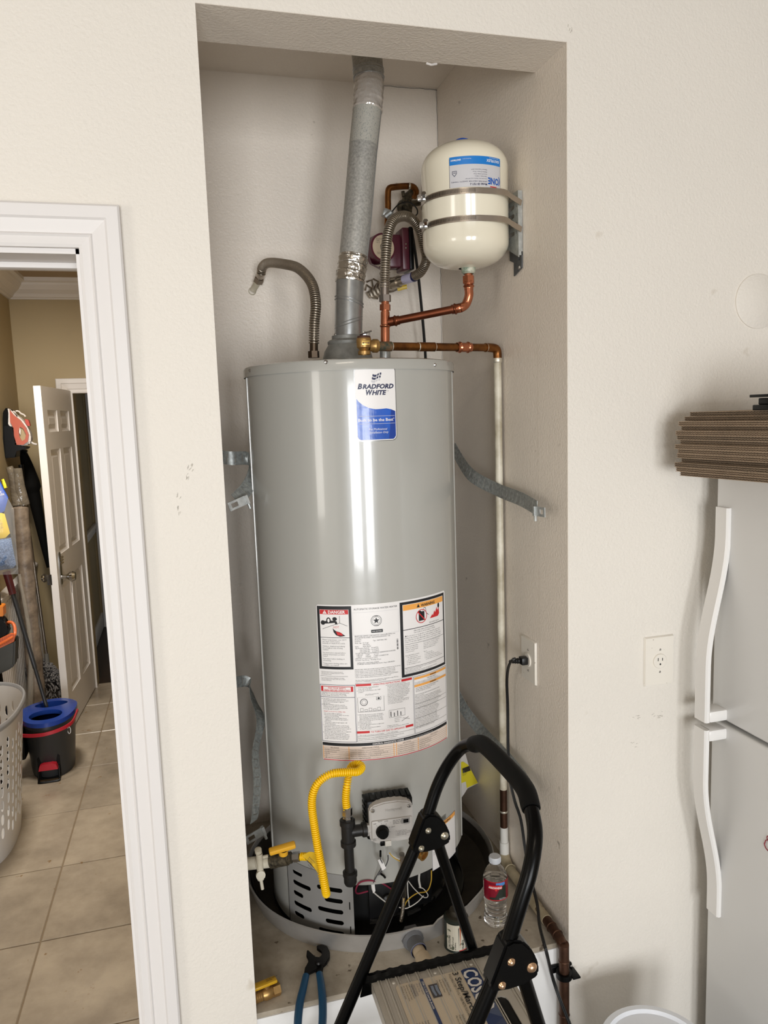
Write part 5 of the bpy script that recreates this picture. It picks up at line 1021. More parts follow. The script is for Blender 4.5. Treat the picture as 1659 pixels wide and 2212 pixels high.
mb = MB(); c = Yp(750, 1745, yh); d_ = (Yp(751, 1785, yh)-c).normalized(); hexnut(mb, c, d_, 0.0125, 0.020); mb.tube([c - d_*0.002, c + d_*0.034], 0.009, 14); hexnut(mb, c + d_*0.024, d_, 0.0115, 0.010); obj('flare_nut', mb, M_CHROME, gh)
mb = MB(); mb.tube([c + d_*0.034, tm + tax*0.030], 0.0095, 14); obj('adapter', mb, mat('olive_adapter', '#6E6A42', 0.35, 0.8), gh)
mb = MB(); c = Yp(648, 1850, yh+.045); d_ = (Yp(630, 1852, yh+.055)-c).normalized(); hexnut(mb, c, d_, 0.0125, 0.018); obj('flare_nut', mb, M_CHROME, gh)
# yellow warning tag wrapped on the hose
q = [Yp(652, 1848, yh-.005), Yp(668, 1840, yh-.01), Yp(688, 1842, yh-.015), Yp(691, 1862, yh-.02), Yp(695, 1893, yh-.02), Yp(684, 1882, yh-.03), Yp(672, 1866, yh-.03)]
mb = MB().add(q + [p + V((0, 0.0006, 0)) for p in q], [tuple(range(7)), tuple(range(13, 6, -1))] + [(i, (i+1) % 7, 7+(i+1) % 7, 7+i) for i in range(7)])
tg = obj('warning_tag', mb, mat('tag_yellow', '#DDB528', 0.35), label='yellow folded warning tag wrapped around gas hose', cat='tag')
tgf = plane(Yp(664, 1857, yh-.033), (Yp(688, 1880, yh-.036)-Yp(664, 1857, yh-.033)).normalized(), V((.5, 0, .8)).normalized())
mb = MB(); text(mb, 'WARNING\nDO NOT\nREMOVE', 0.0048, tgf, 0.000, 0.006, res=1, bold=0.01, w=-0.0003); text(mb, 'PELIGRO', 0.0042, tgf, 0.008, -0.0095, res=1, bold=0.01, w=-0.0003); obj('lettering', mb, M_BLKINK, tg, kind='stuff', smooth=0)
# gas stop on the left wall
gs = thing('gas_shutoff_valve', Yp(600, 1855, yh+.08), 'old gas shutoff with yellow lever on painted pipe at left', 'gas valve')
g0, g1, g2, g3 = Yp(520, 1868, yh+.11), Yp(588, 1860, yh+.085), Yp(630, 1852, yh+.062), Yp(560, 1863, yh+.095); g0.x = XL
obj('painted_pipe', MB().tube([g0, g1], 0.0155, 18), M_PAINTP, gs)
mb = MB().tube([g1 - (g1-g0).normalized()*0.004, g1 + (g2-g1)*0.2], 0.0185, 16).tube([g1 + (g2-g1)*0.15, g1 + (g2-g1)*0.8], 0.0175, 16).tube([g1 + (g2-g1)*0.75, g2], 0.0145, 6); obj('valve_body', mb, M_GRIM, gs)
lv = Yp(612, 1835, yh+.06); mb = MB()
mb.lathe([(0.012, -0.014), (0.012, 0.0)], lv, (0, -0.25, 1), 14); mb.box((-0.034, -0.009, -0.002), (0.034, 0.009, 0.012), bev=0.004, mx=Matrix.Translation(lv + V((-0.002, 0, 0.0))) @ Matrix.Rotation(radians(-7), 4, 'Y') @ Matrix.Rotation(radians(14), 4, 'X'))
obj('lever', mb, M_YELP, gs, label='yellow plastic lever')
mb = MB().tube([g3 + V((0, -0.016, 0.034)), g3 + V((0, -0.018, -0.036))], 0.0085, 12).lathe([(0.0, 0.008), (0.009, 0.006), (0.009, -0.004), (0.0, -0.004)], g3 + V((-.002, -0.018, 0.042)), (-0.1, -0.3, 1), 12).tube([g3 + V((0, -0.017, -0.03)), g3 + V((0.003, -0.02, -0.062))], 0.0042, 10).lathe([(0.012, -0.004), (0.012, 0.004), (0.0, 0.006)], g3 + V((0, -0.024, -0.020)), (0, -1, 0.1), 12)
mb.lathe([(0.0165, -0.006), (0.0185, -0.004), (0.0185, 0.004), (0.0165, 0.006)], g3, g1-g0, 18).tube([g3 + V((0.006, -0.012, 0.02)), g3 + V((0.022, -0.014, 0.022))], 0.0042, 8)
obj('grounding_clamp', mb, M_PAINTP, gs)

# brass drain valve, stickers, energy guide on the heater
dv = Cp(912, 1838, HR+0.03); a = atan2(dv.x-HC[0], -(dv.y-HC[1])); dn_ = V((sin(a), -cos(a), 0)); r0 = cyp(a, dv.z, HR-0.002)
mb = MB().tube([r0, r0 + dn_*0.035], 0.009, 14).lathe([(0.010, 0), (0.015, 0.004), (0.015, 0.014), (0.012, 0.016), (0.015, 0.018), (0.015, 0.022), (0.010, 0.022), (0.009, 0.012), (0, 0.012)], r0 + dn_*0.02 + V((-.004, 0, -.006)), (dn_ + V((0.3, 0, -0.25))).normalized(), 22).tube([r0 + dn_*0.02, r0 + dn_*0.02 + V((-0.001, 0, 0.030))], [0.009, 0.007], 12).lathe([(0.010, 0), (0.010, 0.005), (0.004, 0.008), (0.004, 0.012), (0, 0.012)], r0 + dn_*0.02 + V((-0.001, 0, 0.026)), (0, 0, 1), 12)
obj('drain_valve', mb, mat('new_brass', '#C49A58', 0.28, 0.85), th, label='small brass drain valve')
pa = Cp(933, 1840); pb = Cp(982, 1760); a0 = atan2(pa.x-HC[0], -(pa.y-HC[1])); a1 = atan2(pb.x-HC[0], -(pb.y-HC[1])); wt = Cp(950, 1778).z; wb = Cp(982, 1838).z
wl2 = Lab(hmap(a0, wt)); W2 = (a1-a0)*HR*1000; H2 = (wt-wb)*1000+6
mb = MB(); sheet(mb, rect(0, -H2/1000, W2/1000, 0), [], 0.0005, lambda u, v, w_: wl2.f(u, v, w_+0.0005), cu=frange(0.005, W2/1000, 0.006)); ws_ = obj('warning_sticker', mb, M_WHITE, th)
wl2.frame(M_NAVY, 0, 0, W2, H2, 0.9, 0.001); wl2.r(M_ORANGEI, 1, 1, W2-1, 13, 0.0009); wl2.t(M_BLKINK, 'WARNING', 9, W2*0.3, 10.5, 0.0012, bold=0.03, width=W2*0.45)
wl2.t(M_BLKINK, '\n'.join(['FIRE HAZARD. Keep combustibles away', 'from the burner area at all times.', '', 'Before entering inner door turn off gas', 'and allow the chamber to cool fully.', 'Be sure the inner door gasket is in', 'place before relighting the burner.', '', 'Read the instruction manual before', 'any service or cleaning is started.', '', 'Failure to do so may result in death', 'or serious injury.']), 3.6, 4, 18, 0.0012, line=1.45, res=1)
wl2.done(ws_, {'navy_ink': 'frame', 'orange_ink': 'orange_bar', 'sticker_ink': 'lettering'})
c1_ = Cp(951, 1775); a_ = atan2(c1_.x-HC[0], -(c1_.y-HC[1])); sl_ = Lab(hmap(a_, c1_.z+0.012)); sl_.r(mat('barcode_grey', '#75756F', 0.4), 0, 0, 26, 14, 0.0006); sl_.t(M_BLKINK, 'SERIAL NO.\n||| || |||| || |||', 4.2, 2, 6, 0.001, res=1); sl_.done(th, {'barcode_grey': 'barcode_sticker', 'sticker_ink': 'lettering'})
_e0 = Yp(988, 1650, .50); _en = V((0.75, -0.66, 0.05)).normalized()
def Ep(px, py): d = _ray(px, py); return CAM + d * ((_e0 - CAM).dot(_en) / d.dot(_en))
eg = [Ep(988, 1578), Ep(1003, 1620), Ep(1012, 1652), Ep(1022, 1672), Ep(1033, 1692), Ep(1010, 1703), Ep(1004, 1713), Ep(995, 1726), Ep(987, 1700), Ep(986, 1640)]
mb = MB().add(eg + [p + V((0, 0.0005, 0)) for p in eg], [tuple(range(10)), tuple(range(19, 9, -1))] + [(i, (i+1) % 10, 10+(i+1) % 10, 10+i) for i in range(10)])
en = obj('energy_tag', mb, M_WHITE, label='torn yellow and white energy tag hanging at heater right side', cat='tag')
off = V((0.0003, -0.0009, 0))
yl = [Ep(988, 1695), Ep(989, 1648), Ep(1000, 1645), Ep(1011, 1652), Ep(1022, 1672), Ep(1032, 1691), Ep(1008, 1702), Ep(1006, 1688), Ep(995, 1692)]
mb = MB().add([p+off for p in yl], [tuple(range(9))]); mb.add([p+off for p in (Ep(987, 1584), Ep(988, 1580), Ep(1002, 1617), Ep(995, 1602))], [(0, 1, 2, 3)]); obj('yellow_field', mb, M_YELT, en, smooth=0)
k_ = [Ep(998, 1660), Ep(1013, 1654), Ep(1016, 1664), Ep(999, 1670)]; mb = MB().add([p+off*2 for p in k_], [(0, 1, 2, 3)]); obj('black_box', mb, M_INK, en, smooth=0)
ef = plane(k_[3]+off*3.2, (k_[2]-k_[3]).normalized(), V((0, 0, 1))); mb = MB(); text(mb, 'M\nEkin', 0.005, ef, 0.004, 0.006, res=1, w=0.0); obj('lettering', mb, M_WHITE, en, kind='stuff', smooth=0)
mb = MB(); text(mb, 'r cost of\n\n\n\nyour utility rates and use\nbased on national average\nwww.ftc.gov/energy', 0.004, ef, -0.004, 0.016, res=1); obj('lettering', mb, M_BLKINK, en, kind='stuff', smooth=0)

# things on the platform
# water bottle
bz = ZPL; bc = Zp(1080, 2003, ZPL); BX, BY = bc.x, bc.y + 0.028; zcap = Yp(1074, 1848, BY).z; hbt = zcap - ZPL
wb_ = thing('water_bottle', (BX, BY, ZPL), 'clear plastic water bottle with a red label on the platform', 'bottle')
s_ = hbt/0.205; prof = [(0.0, 0.006), (0.02, 0.002), (0.029, 0.001), (0.032, 0.006)]
for k in range(41):
    z_ = 0.008 + k*0.0022; prof.append((0.0318 - 0.0016*(0.5+0.5*cos(2*pi*z_/0.0125)) - (0.002 if 0.03 < z_ < 0.075 else 0), z_))
prof += [(0.0325, 0.100), (0.0325, 0.138), (0.0330, 0.142), (0.0325, 0.150), (0.029, 0.165), (0.022, 0.180), (0.0145, 0.190), (0.0130, 0.194), (0.0130, 0.199), (0.0155, 0.1995), (0.0155, 0.201), (0.0128, 0.202), (0.0128, 0.215)]
P_ = [(r*1.03, z*s_*0.94) for r, z in prof]
obj('bottle_wall', MB().lathe(P_, (BX, BY, ZPL), n=40), M_PET, wb_)
wv = [(r*0.975, z) for r, z in P_ if z < 0.148*s_*0.94]; wv = [(0.0, wv[1][1]+0.002)] + [(r, z+0.001) for r, z in wv[2:]] + [(0.0, wv[-1][1]+0.001)]
mb = MB().lathe(wv, (BX, BY, ZPL), n=40); obj('water', mb, M_WATER, wb_)
hc_ = P_[-1][1]; mb = MB().lathe([(0.0155, hc_-0.014), (0.0162, hc_-0.012), (0.0162, hc_+0.001), (0.0150, hc_+0.003), (0, hc_+0.003)], (BX, BY, ZPL), n=30)
for k in range(30): a = 2*pi*k/30; mb.box((0.0158, -0.0005, hc_-0.012), (0.0168, 0.0005, hc_), mx=Matrix.Translation((BX, BY, ZPL)) @ Matrix.Rotation(a, 4, 'Z'))
obj('cap', mb, M_CAP, wb_)
RB = 0.0345; zl0, zl1 = Yp(1078, 1946, BY-RB).z, Yp(1078, 1906, BY-RB).z
amap = lambda a0: (lambda u, v, w_: V((BX + (RB+w_)*sin(a0+u/RB), BY - (RB+w_)*cos(a0+u/RB), zl1+v)))
mb = MB().lathe([(RB, zl0-ZPL), (RB+0.0004, zl0-ZPL), (RB+0.0004, zl1-ZPL), (RB, zl1-ZPL)], (BX, BY, ZPL), n=24, a0=-pi/2-1.5, a1=-pi/2+1.5); wlb = obj('paper_label', mb, mat('label_crimson', '#7C1226', 0.3), wb_)
bl = Lab(amap(-1.1)); HL = (zl1-zl0)*1000
bl.r(M_RED, 0, 0, 80, 1.6, 0.0008); bl.r(M_RED, 0, HL-1.6, 80, HL, 0.0008); bl.poly(mat('sky_print', '#4E86C6', 0.3), [(26, 2), (52, 2), (52, 12), (40, 12), (34, 8), (26, 8)], 0.0009); bl.poly(mat('forest_print', '#232A22', 0.4), [(8, HL-3), (8, HL-8), (24, HL-10), (38, 16), (44, 12), (52, 10), (56, 16), (56, HL-3)], 0.0010)
bl.poly(M_RED, [(6, 10), (44, 10), (42, 21), (30, 21), (26, 27), (22, 21), (6, 21)], 0.0012); bl.t(M_WHITE, 'ARROWHEAD', 8, 6, 19, 0.0016, bold=0.03, width=36)
bl.t(M_WHITE, 'MOUNTAIN\nSPRING WATER', 3, 34, HL-6, 0.0016, res=1)
bl.done(wlb, {'white_label': 'lettering', 'red_ink': 'red_print', 'sky_print': 'sky_picture', 'forest_print': 'mountain_picture'})
# cement can
cc = Zp(985, 2050, ZPL); CX, CY = cc.x + 0.006, cc.y + 0.012; CR = 0.032; hC = Yp(988, 1965, CY).z - ZPL
cn = thing('cement_can', (CX, CY, ZPL), 'small green and white can of pipe cement behind the ladder leg', 'can')
obj('can_body', MB().lathe([(0, 0), (CR-0.001, 0), (CR+0.0012, 0.002), (CR, 0.005), (CR, hC-0.02), (CR+0.001, hC-0.018), (CR-0.006, hC-0.012)], (CX, CY, ZPL), n=40), mat('can_green_black', '#26302A', 0.4, var=(60, 0.4)), cn)
obj('lid', MB().lathe([(CR-0.003, hC-0.014), (0.020, hC-0.010), (0.018, hC-0.009), (0.018, hC), (0.016, hC+0.004), (0, hC+0.004)], (CX, CY, ZPL), n=32), mat('grimy_lid', '#3A352B', 0.5, 0.5, bump=(60, 0.5, 0.003)), cn)
cl_ = Lab(lambda u, v, w_: V((CX + (CR+w_)*sin(-1.2+u/CR), CY - (CR+w_)*cos(-1.2+u/CR), ZPL+v+hC-0.022)))
HL = (hC-0.030)*1000; M_CL = mat('can_label', '#C9C3B2', 0.45, spots=(60, 0.62, '#6C6F5C')); cl_.r(M_CL, 0, 0, 82, HL, 0.0006)
cl_.poly(mat('can_wedge_orange', '#B5613A', 0.4), [(36, 2), (40, 2), (38, HL-4)], 0.001, 0); cl_.poly(M_INK, [(33, 8), (35, 8), (34, HL-2)], 0.001, 0)
mb = cl_.g(M_INK)
rot = lambda f_, x, y: (lambda u, v, w_: f_(x/1000 - v, -y/1000 + u, w_))
for x, s in ((12, 'CAUTION'), (20, 'Keep out of reach'), (26, 'of children'), (48, 'PRIMER'), (58, 'PURPLE'), (66, 'Net 8 fl oz')): text(mb, s, 0.0085 if len(s) < 8 else 0.005, rot(cl_.f, x, HL-3), w=0.0011, res=1, bold=0.01)
cl_.r(M_RED, 34, HL-2, 82, HL, 0.0009); cl_.done(cn, {'can_label': 'paper_label', 'black_ink': 'lettering', 'can_wedge_orange': 'wedge', 'red_ink': 'red_stripe'})
# pliers
pj = Zp(688, 2085, ZPL+0.012); pl = thing('slip_joint_pliers', pj, 'blue handled slip joint pliers overhanging the platform edge', 'pliers')
def flat(pts, z0, z1): return [(Zp(a, b_, z0), Zp(a, b_, z1)) for a, b_ in pts]
def plate(name, px, z0, z1, m, bev=0.002):
    n = len(px); vs_ = [Zp(a, b_, z0) for a, b_ in px]; vt = [V((p.x, p.y, z1)) for p in vs_]
    b = bmesh.new(); A = [b.verts.new(p) for p in vs_]; B_ = [b.verts.new(p) for p in vt]; b.faces.new(A[::-1]); b.faces.new(B_)
    for i in range(n): b.faces.new((A[i], A[(i+1) % n], B_[(i+1) % n], B_[i]))
    bmesh.ops.bevel(b, geom=list(b.edges), offset=bev, segments=2, affect='EDGES', clamp_overlap=True); return obj(name, MB().bm(b), m, pl)
M_PLS = mat('pliers_steel', '#1D1B1A', 0.4, 0.6)
plate('upper_jaw', [(684, 2048), (696, 2046), (707, 2050), (713, 2062), (713, 2074), (706, 2086), (697, 2090), (697, 2108), (684, 2108), (680, 2095), (668, 2078), (681, 2072), (690, 2076), (697, 2070), (697, 2060), (690, 2055), (685, 2056)], ZPL+0.006, ZPL+0.015, M_PLS)
plate('lower_jaw', [(663, 2058), (665, 2056), (682, 2072), (690, 2084), (684, 2100), (668, 2108), (657, 2108), (659, 2094), (669, 2082), (662, 2070)], ZPL+0.012, ZPL+0.020, M_PLS)
obj('pivot_bolt', MB().lathe([(0, 0.006), (0.007, 0.005), (0.009, 0.0)], V((pj.x, pj.y, ZPL+0.019)), n=14), M_PLS, pl)
def grip(pts): P = resample([Zp(a, b_, ZPL+0.012) for a, b_ in pts], 0.008); return MB().tube(P, 0.0095, 14, sq=1.0, up=(0, 0, 1), rf=lambda i, N_: 0.0088 + 0.0012*sin(pi*i/N_) - (0.003 if i == N_-1 else 0))
obj('handle_grip', grip([(661, 2108), (655, 2135), (648, 2165), (644, 2200), (643, 2235), (644, 2260)]), M_BLUEGR, pl)
obj('handle_grip', grip([(690, 2104), (694, 2130), (697, 2165), (697, 2200), (694, 2235), (690, 2262)]), M_BLUEGR, pl)
# loose brass ball valve
va, vb = Zp(548, 2156, ZPL+0.016), Zp(616, 2128, ZPL+0.016); vd = (vb-va).normalized()
bvv = thing('brass_ball_valve', V((va.x, va.y, ZPL)), 'loose brass ball valve with yellow lever on the platform', 'valve')
mb = MB().tube([va, va + vd*0.022], 0.0135, 18)
for k in range(4): mb.lathe([(0.0135, -0.002), (0.0148, 0), (0.0135, 0.002)], va + vd*(0.003+k*0.005), vd, 18)
mb.lathe([(0.014, 0), (0.0165, 0.008), (0.0165, 0.02), (0.014, 0.026)], va + vd*0.022, vd, 20); hexnut(mb, va + vd*0.048, vd, 0.0165, 0.018); mb.cyl(va + vd*0.034, va + vd*0.034 + V((0, 0, 0.022)), 0.008, 12)
obj('valve_body', mb, M_BRASS, bvv)
lm = Matrix.Translation(va + vd*0.034 + V((-0.004, 0, 0.024))) @ Matrix.Rotation(atan2(vd.y, vd.x), 4, 'Z'); mb = MB().box((-0.034, -0.010, -0.003), (0.030, 0.010, 0.006), bev=0.003, mx=lm); lvv = obj('lever', mb, mat('brass_yellow_lever', '#C79A1F', 0.35), bvv)
lf = lambda u, v, w_: lm @ V((u, v, w_)); mb = MB(); text(mb, '1/2 250 WOG\n600 PSI', 0.005, lf, 0.004, 0.002, w=0.0065, res=1, bold=0.01); obj('lettering', mb, M_BLKINK, lvv, kind='stuff', smooth=0)

# outlet with plug on the right alcove wall, and its cord
def outlet(name, f_, lab_, W=0.089, H=0.133, cover=M_PLATE):
    root = thing(name, f_(0, -H/2, 0), lab_, 'outlet'); mb = MB(); 
    b = bmesh.new(); pts = rrect(-W/2, -H/2, W/2, H/2, 0.003, 3); A = [b.verts.new((x, y, 0)) for x, y in pts]; B_ = [b.verts.new((x*0.94, y*0.96, 0.006)) for x, y in pts]; n = len(pts); b.faces.new(B_)
    for i in range(n): b.faces.new((A[i], A[(i+1) % n], B_[(i+1) % n], B_[i]))
    for v in b.verts: v.co = f_(v.co.x, v.co.y, v.co.z)
    obj('cover_plate', mb.bm(b), cover, root)
    mb = MB().lathe([(0.0195, 0.005), (0.0195, 0.0085), (0.0185, 0.0095), (0, 0.0095)], f_(0, 0, 0), f_(0, 0, 1)-f_(0, 0, 0), 32); obj('receptacle', mb, cover, root)
    mb = MB()
    for x in (-0.0065, 0.0065): mb.prism(rect(x-0.0011, 0.001, x+0.0011, 0.0095 if x < 0 else 0.0085), 0.0090, 0.0098, f_)
    mb.prism([(0.0024*cos(q), -0.008+0.0028*sin(q)) for q in [2*pi*i/10 for i in range(10)]], 0.0090, 0.0098, f_)
    obj('slots', mb, M_INK, root, kind='stuff')
    for y in (0.0335, -0.0335):
        mb = MB(); screw(mb, f_(0.002, y*0.9, 0.006), f_(0, 0, 1)-f_(0, 0, 0), 0.0032); obj('screw', mb, M_CHROME, root)
    return root
oc = Xp(1145, 1425, XR); of = lambda u, v, w_: V((XR - 0.0006 - w_, oc.y - u, oc.z + v))
outlet('wall_outlet', of, 'outlet on the right alcove wall with black plug', H=0.125)
o2 = Yp(1421.5, 1426, 0.0); outlet('wall_outlet', plane((o2.x, -0.0004, o2.z), (1, 0, 0), (0, 0, 1), (0, -1, 0)), 'empty ivory outlet between alcove and white refrigerator')
pc_ = thing('power_cord', of(0, 0, 0.012), 'black power cord plugged into the alcove outlet and draping down past the ladder', 'cord')
mb = MB().box((-0.013, -0.011, 0.0105), (0.013, 0.011, 0.030), bev=0.004, mx=Matrix(((0, 0, -1, of(0, 0, 0).x), (-1, 0, 0, of(0, 0, 0).y), (0, 1, 0, of(0, 0, 0).z), (0, 0, 0, 1)))); p_ = of(0, 0, 0.03); mb.tube([p_, p_ + V((-0.008, 0.004, 0)), p_ + V((-0.028, 0.012, -0.002))], [0.008, 0.0075, 0.004], 10)
for k in range(3): mb.lathe([(0.0075, -0.0015), (0.0088, 0), (0.0075, 0.0015)], p_ + V((-0.006-k*0.006, 0.003+0.003*k, 0)), (-1, 0.4, 0), 10)
obj('plug', mb, M_CORD, pc_)
P = [p_ + V((-0.026, 0.011, -0.002)), Xp(1112, 1422, .850), Xp(1100, 1436, .855), Xp(1095, 1470, .875), Xp(1097, 1530, .885), Xp(1098, 1620, .880), Xp(1101, 1680, .875), Xp(1112, 1730, .88), Xp(1125, 1770, .895), Xp(1134, 1830, .90), Xp(1142, 1880, .89), Xp(1160, 1950, .86), Xp(1166, 2000, .83), Xp(1180, 2055, .80), Yp(1193, 2110, -.045), Yp(1212, 2165, -.06), Yp(1232, 2215, -.08), Yp(1262, 2290, -.12)]
P = resample(P, 0.015)
obj('cable', MB().tube([p + V((-0.0022, -0.001, 0)) for p in P], 0.0026, 7).tube([p + V((0.0022, 0.001, 0)) for p in P], 0.0026, 7), M_CORD, pc_)
# ================================================================== FOLDING STEP STOOL in front of the platform
YF, YN = -0.18, -0.596
H1, H2 = V((0.471, YF, 0.965)), V((0.476, YN, 0.965))
ld = thing('step_stool', V((0.45, -0.39, 0.0)), 'black folding step stool with arched handle standing before the alcove', 'step stool')
for Y_, sg in ((YF, 1), (YN, -1)):
    hx0 = 0.471 if Y_ == YF else 0.474
    frd = V((-0.154, 0, -0.319)).normalized(); rrd = V((0.087, 0, -0.311)).normalized()
    t_ = V((hx0-0.012, Y_, 0.955)); k = (0.955-0.012)/-frd.z
    obj('front_leg', MB().tube([t_, t_ + frd*k], 0.0135, 18), M_BLACK, ld)
    t_ = V((hx0+0.022, Y_ + 0.004*sg, 0.945)); k = (0.945-0.012)/-rrd.z
    obj('rear_leg', MB().tube([t_, t_ + rrd*k], 0.0125, 18), M_BLACK, ld)
    # moulded hinge bracket
    bf_ = plane(V((hx0, Y_, 0.965)), (1, 0, 0), (0, 0, 1), (0, -1, 0))
    pts = [(-0.010, 0.036), (0.004, 0.042), (0.022, 0.036), (0.036, 0.020), (0.046, 0.000), (0.050, -0.014), (0.050, -0.030), (0.044, -0.036), (0.020, -0.036), (-0.006, -0.042), (-0.028, -0.044), (-0.036, -0.040), (-0.038, -0.030)]
    mb = MB().prism(pts, -0.019, 0.019, bf_); b = bmesh.new(); bv = [b.verts.new(p) for p in mb.v]; [b.faces.new([bv[i] for i in f]) for f in mb.f]; bmesh.ops.bevel(b, geom=list(b.edges), offset=0.004, segments=2, affect='EDGES')
    obj('hinge_bracket', MB().bm(b), M_BLKPL, ld)
    mr_ = M_RIVET if Y_ == YN else mat('rivet_steel', '#B9B4A4', 0.3, 0.9)
    for a, b2, r in ((-0.001, 0.006, 0.0062), (0.036, -0.013, 0.0082), (-0.018, -0.032, 0.0062)):
        mb = MB().lathe([(r*1.15, -0.001), (r*1.1, 0.001), (r, 0.0015), (r*0.8, 0.004), (r*0.4, 0.0055), (0, 0.006)], bf_(a, b2, 0.019), (0, -1, 0), 18); obj('rivet', mb, mr_, ld)
hpts = [(0.462, YF, 0.955), (0.479, YF, 1.005), (0.500, YF, 1.060), (0.524, YF-0.008, 1.110), (0.546, YF-0.035, 1.156), (0.557, YF-0.085, 1.184), (0.562, -0.30, 1.196), (0.563, -0.39, 1.199), (0.562, -0.48, 1.196), (0.555, YN+0.075, 1.184), (0.542, YN+0.030, 1.156), (0.521, YN+0.006, 1.110), (0.500, YN, 1.060), (0.481, YN, 1.005), (0.464, YN, 0.955)]
hp_ = resample(hpts, 0.008); obj('arched_handle', MB().tube(hp_, 0.0135, 20), M_BLACK, ld)
gp = [p for p in hp_ if p.z > 1.178]; mb = MB().tube(gp, 0.0175, 24, rf=lambda i, n: 0.0175 if 0 < i < n-1 else 0.0165)
for k in range(len(gp)-2):
    if k % 3 == 0: mb.tube([gp[k+1] + V((0.0, 0, -0.0165)), gp[k+2] + V((0.0, 0, -0.0165))], 0.0028, 6)
obj('foam_grip', mb, M_RUBBER, ld)
# top step
SX0, SX1, SY0, SY1, SZ = 0.330, 0.625, YF-0.018, YN+0.018, 0.646
sf = lambda u, v, w_: V((SX0 + v, SY0 - u, SZ + w_))     # u towards the camera, v to the right
Ws, Hs = SY0-SY1, SX1-SX0
mb = MB(); sheet(mb, rrect(0, 0, Ws, Hs, 0.006), [slot(Ws*0.52, Hs-0.048, 0.15, 0.030)], 0.003, lambda u, v, w_: sf(u, v, w_-0.0015))
mb.box(sf(0, 0, -0.028), sf(Ws, 0.004, -0.001)).box(sf(0, Hs-0.004, -0.028), sf(Ws, Hs, -0.001))
stp = obj('top_step', mb, M_ALU, ld, smooth=0)
obj('slot_backing', MB().box(sf(Ws*0.52-0.078, Hs-0.066, -0.020), sf(Ws*0.52+0.078, Hs-0.030, -0.003), bev=0.003), M_BLKPL, ld)  # black box added under the slot so the opening shows black
for v_ in (0.012, 0.030, 0.052, 0.075, 0.098, 0.125, 0.15, 0.18, 0.21, 0.232, 0.280):
    mb = MB().box(sf(0.004, v_, 0), sf(Ws-0.004, v_+0.0035, 0.0024), bev=0.0006, seg=1).box(sf(0.004, v_+0.006, 0), sf(Ws-0.004, v_+0.0085, 0.0020), bev=0.0005, seg=1); obj('rib', mb, M_ALU, stp, smooth=0)
P = [sf(-0.004, v_, 0.004 + (0.0025 if k % 4 == 0 else 0)) for k, v_ in enumerate(frange(-0.012, Hs+0.012, 0.007))]; obj('black_edge_trim', MB().tube(P, 0.0105, 8), M_BLKPL, ld)
P = [sf(Ws+0.004, v_, 0.004) for v_ in frange(-0.012, Hs+0.012, 0.007)]; obj('black_edge_trim', MB().tube(P, 0.0085, 8), M_BLKPL, ld)
mb = MB().prism([(-0.02, -0.03), (0.045, -0.025), (0.04, 0.02), (-0.005, 0.02)], 0, 0.004, plane(V((0.325, YF-0.012, SZ-0.005)), (1, 0, 0), (0, 0, 1), (0, -1, 0))); obj('step_bracket', mb, M_BLACK, ld)
mb = MB(); screw(mb, V((0.575, YF-0.016, SZ+0.004)), (0, -1, 0), 0.005); obj('rivet', mb, M_SS, ld)
for k, (u_, v_) in enumerate(((0.02, 0.045), (0.02, 0.14), (0.02, 0.225))):
    mb = MB(); screw(mb, sf(u_, v_, 0.001), (0, 0, 1), 0.0045); obj('rivet', mb, M_ALU, ld)
# lower steps
for zz_, xa, xb in ((0.43, 0.21, 0.44), (0.21, 0.105, 0.33)):
    mb = MB(); sheet(mb, rrect(xa, YN+0.02, xb, YF-0.02, 0.005), [], 0.003, lambda u, v, w_: V((u, v, zz_+w_))); mb.box((xa, YN+0.02, zz_-0.025), (xa+0.004, YF-0.02, zz_)); obj('lower_step', mb, M_BLKPL, ld, smooth=0)
for x_, z_ in ((0.645, 0.32),): obj('rear_brace', MB().tube([V((0.494+0.28*(0.945-z_), YF, z_)), V((0.496+0.28*(0.945-z_), YN, z_))], 0.010, 12), M_BLACK, ld)
# printed sticker on the top step
class Lab2(Lab): pass
s0 = Zp(822, 2165, SZ); 
sk = Lab(lambda u, v, w_: V((SX0 + 0.045 + v, SY0 - 0.030 - u, SZ + w_)))    # v up = to the right
# sticker: u 0..0.32, v 0..0.19
mb = MB(); sheet(mb, rrect(0, 0, 0.325, 0.185, 0.010), [], 0.0006, lambda u, v, w_: sk.f(u, v, w_+0.0016)); stk = obj('sticker', mb, M_TAN2, stp)
def sr(m, x0, y0, x1, y1, w_=0.0030): sk.r(m, x0, -y0, x1, -y1, w_)
sk.poly(M_NAVY2, [(8, -186), (3, -182), (1, -176), (1, -158), (4, -150), (325, -150), (325, -186)], 0.0030, 0)
sk.poly(mat('sticker_slate', '#4A5570', 0.4), [(70, -150), (110, -186), (150, -186), (120, -150)], 0.0032, 0); sk.poly(mat('sticker_slate2', '#34405F', 0.4), [(170, -150), (150, -186), (220, -186), (250, -150)], 0.0032, 0)
sr(M_NAVY2, 0, 56, 325, 63); sk.t(mat('sticker_white', '#D8D3CC', 0.4), 'ITEM 11.1135 Controle de poids', 6, 8, -57.5, 0.0034, bold=0.02)
sk.t(mat('sticker_white', '#D8D3CC', 0.4), 'COSCO', 44, 6, -152, 0.0036, bold=0.025, width=118)
sk.t(M_BLKINK, '3 Step/Marche', 19, 3, -130, 0.0034, bold=0.015, width=128); sk.t(M_BLKINK, 'FOLDING STEP STOOL / TABURETE PLEGABLE', 8, 6, -120, 0.0034, width=125, res=1)
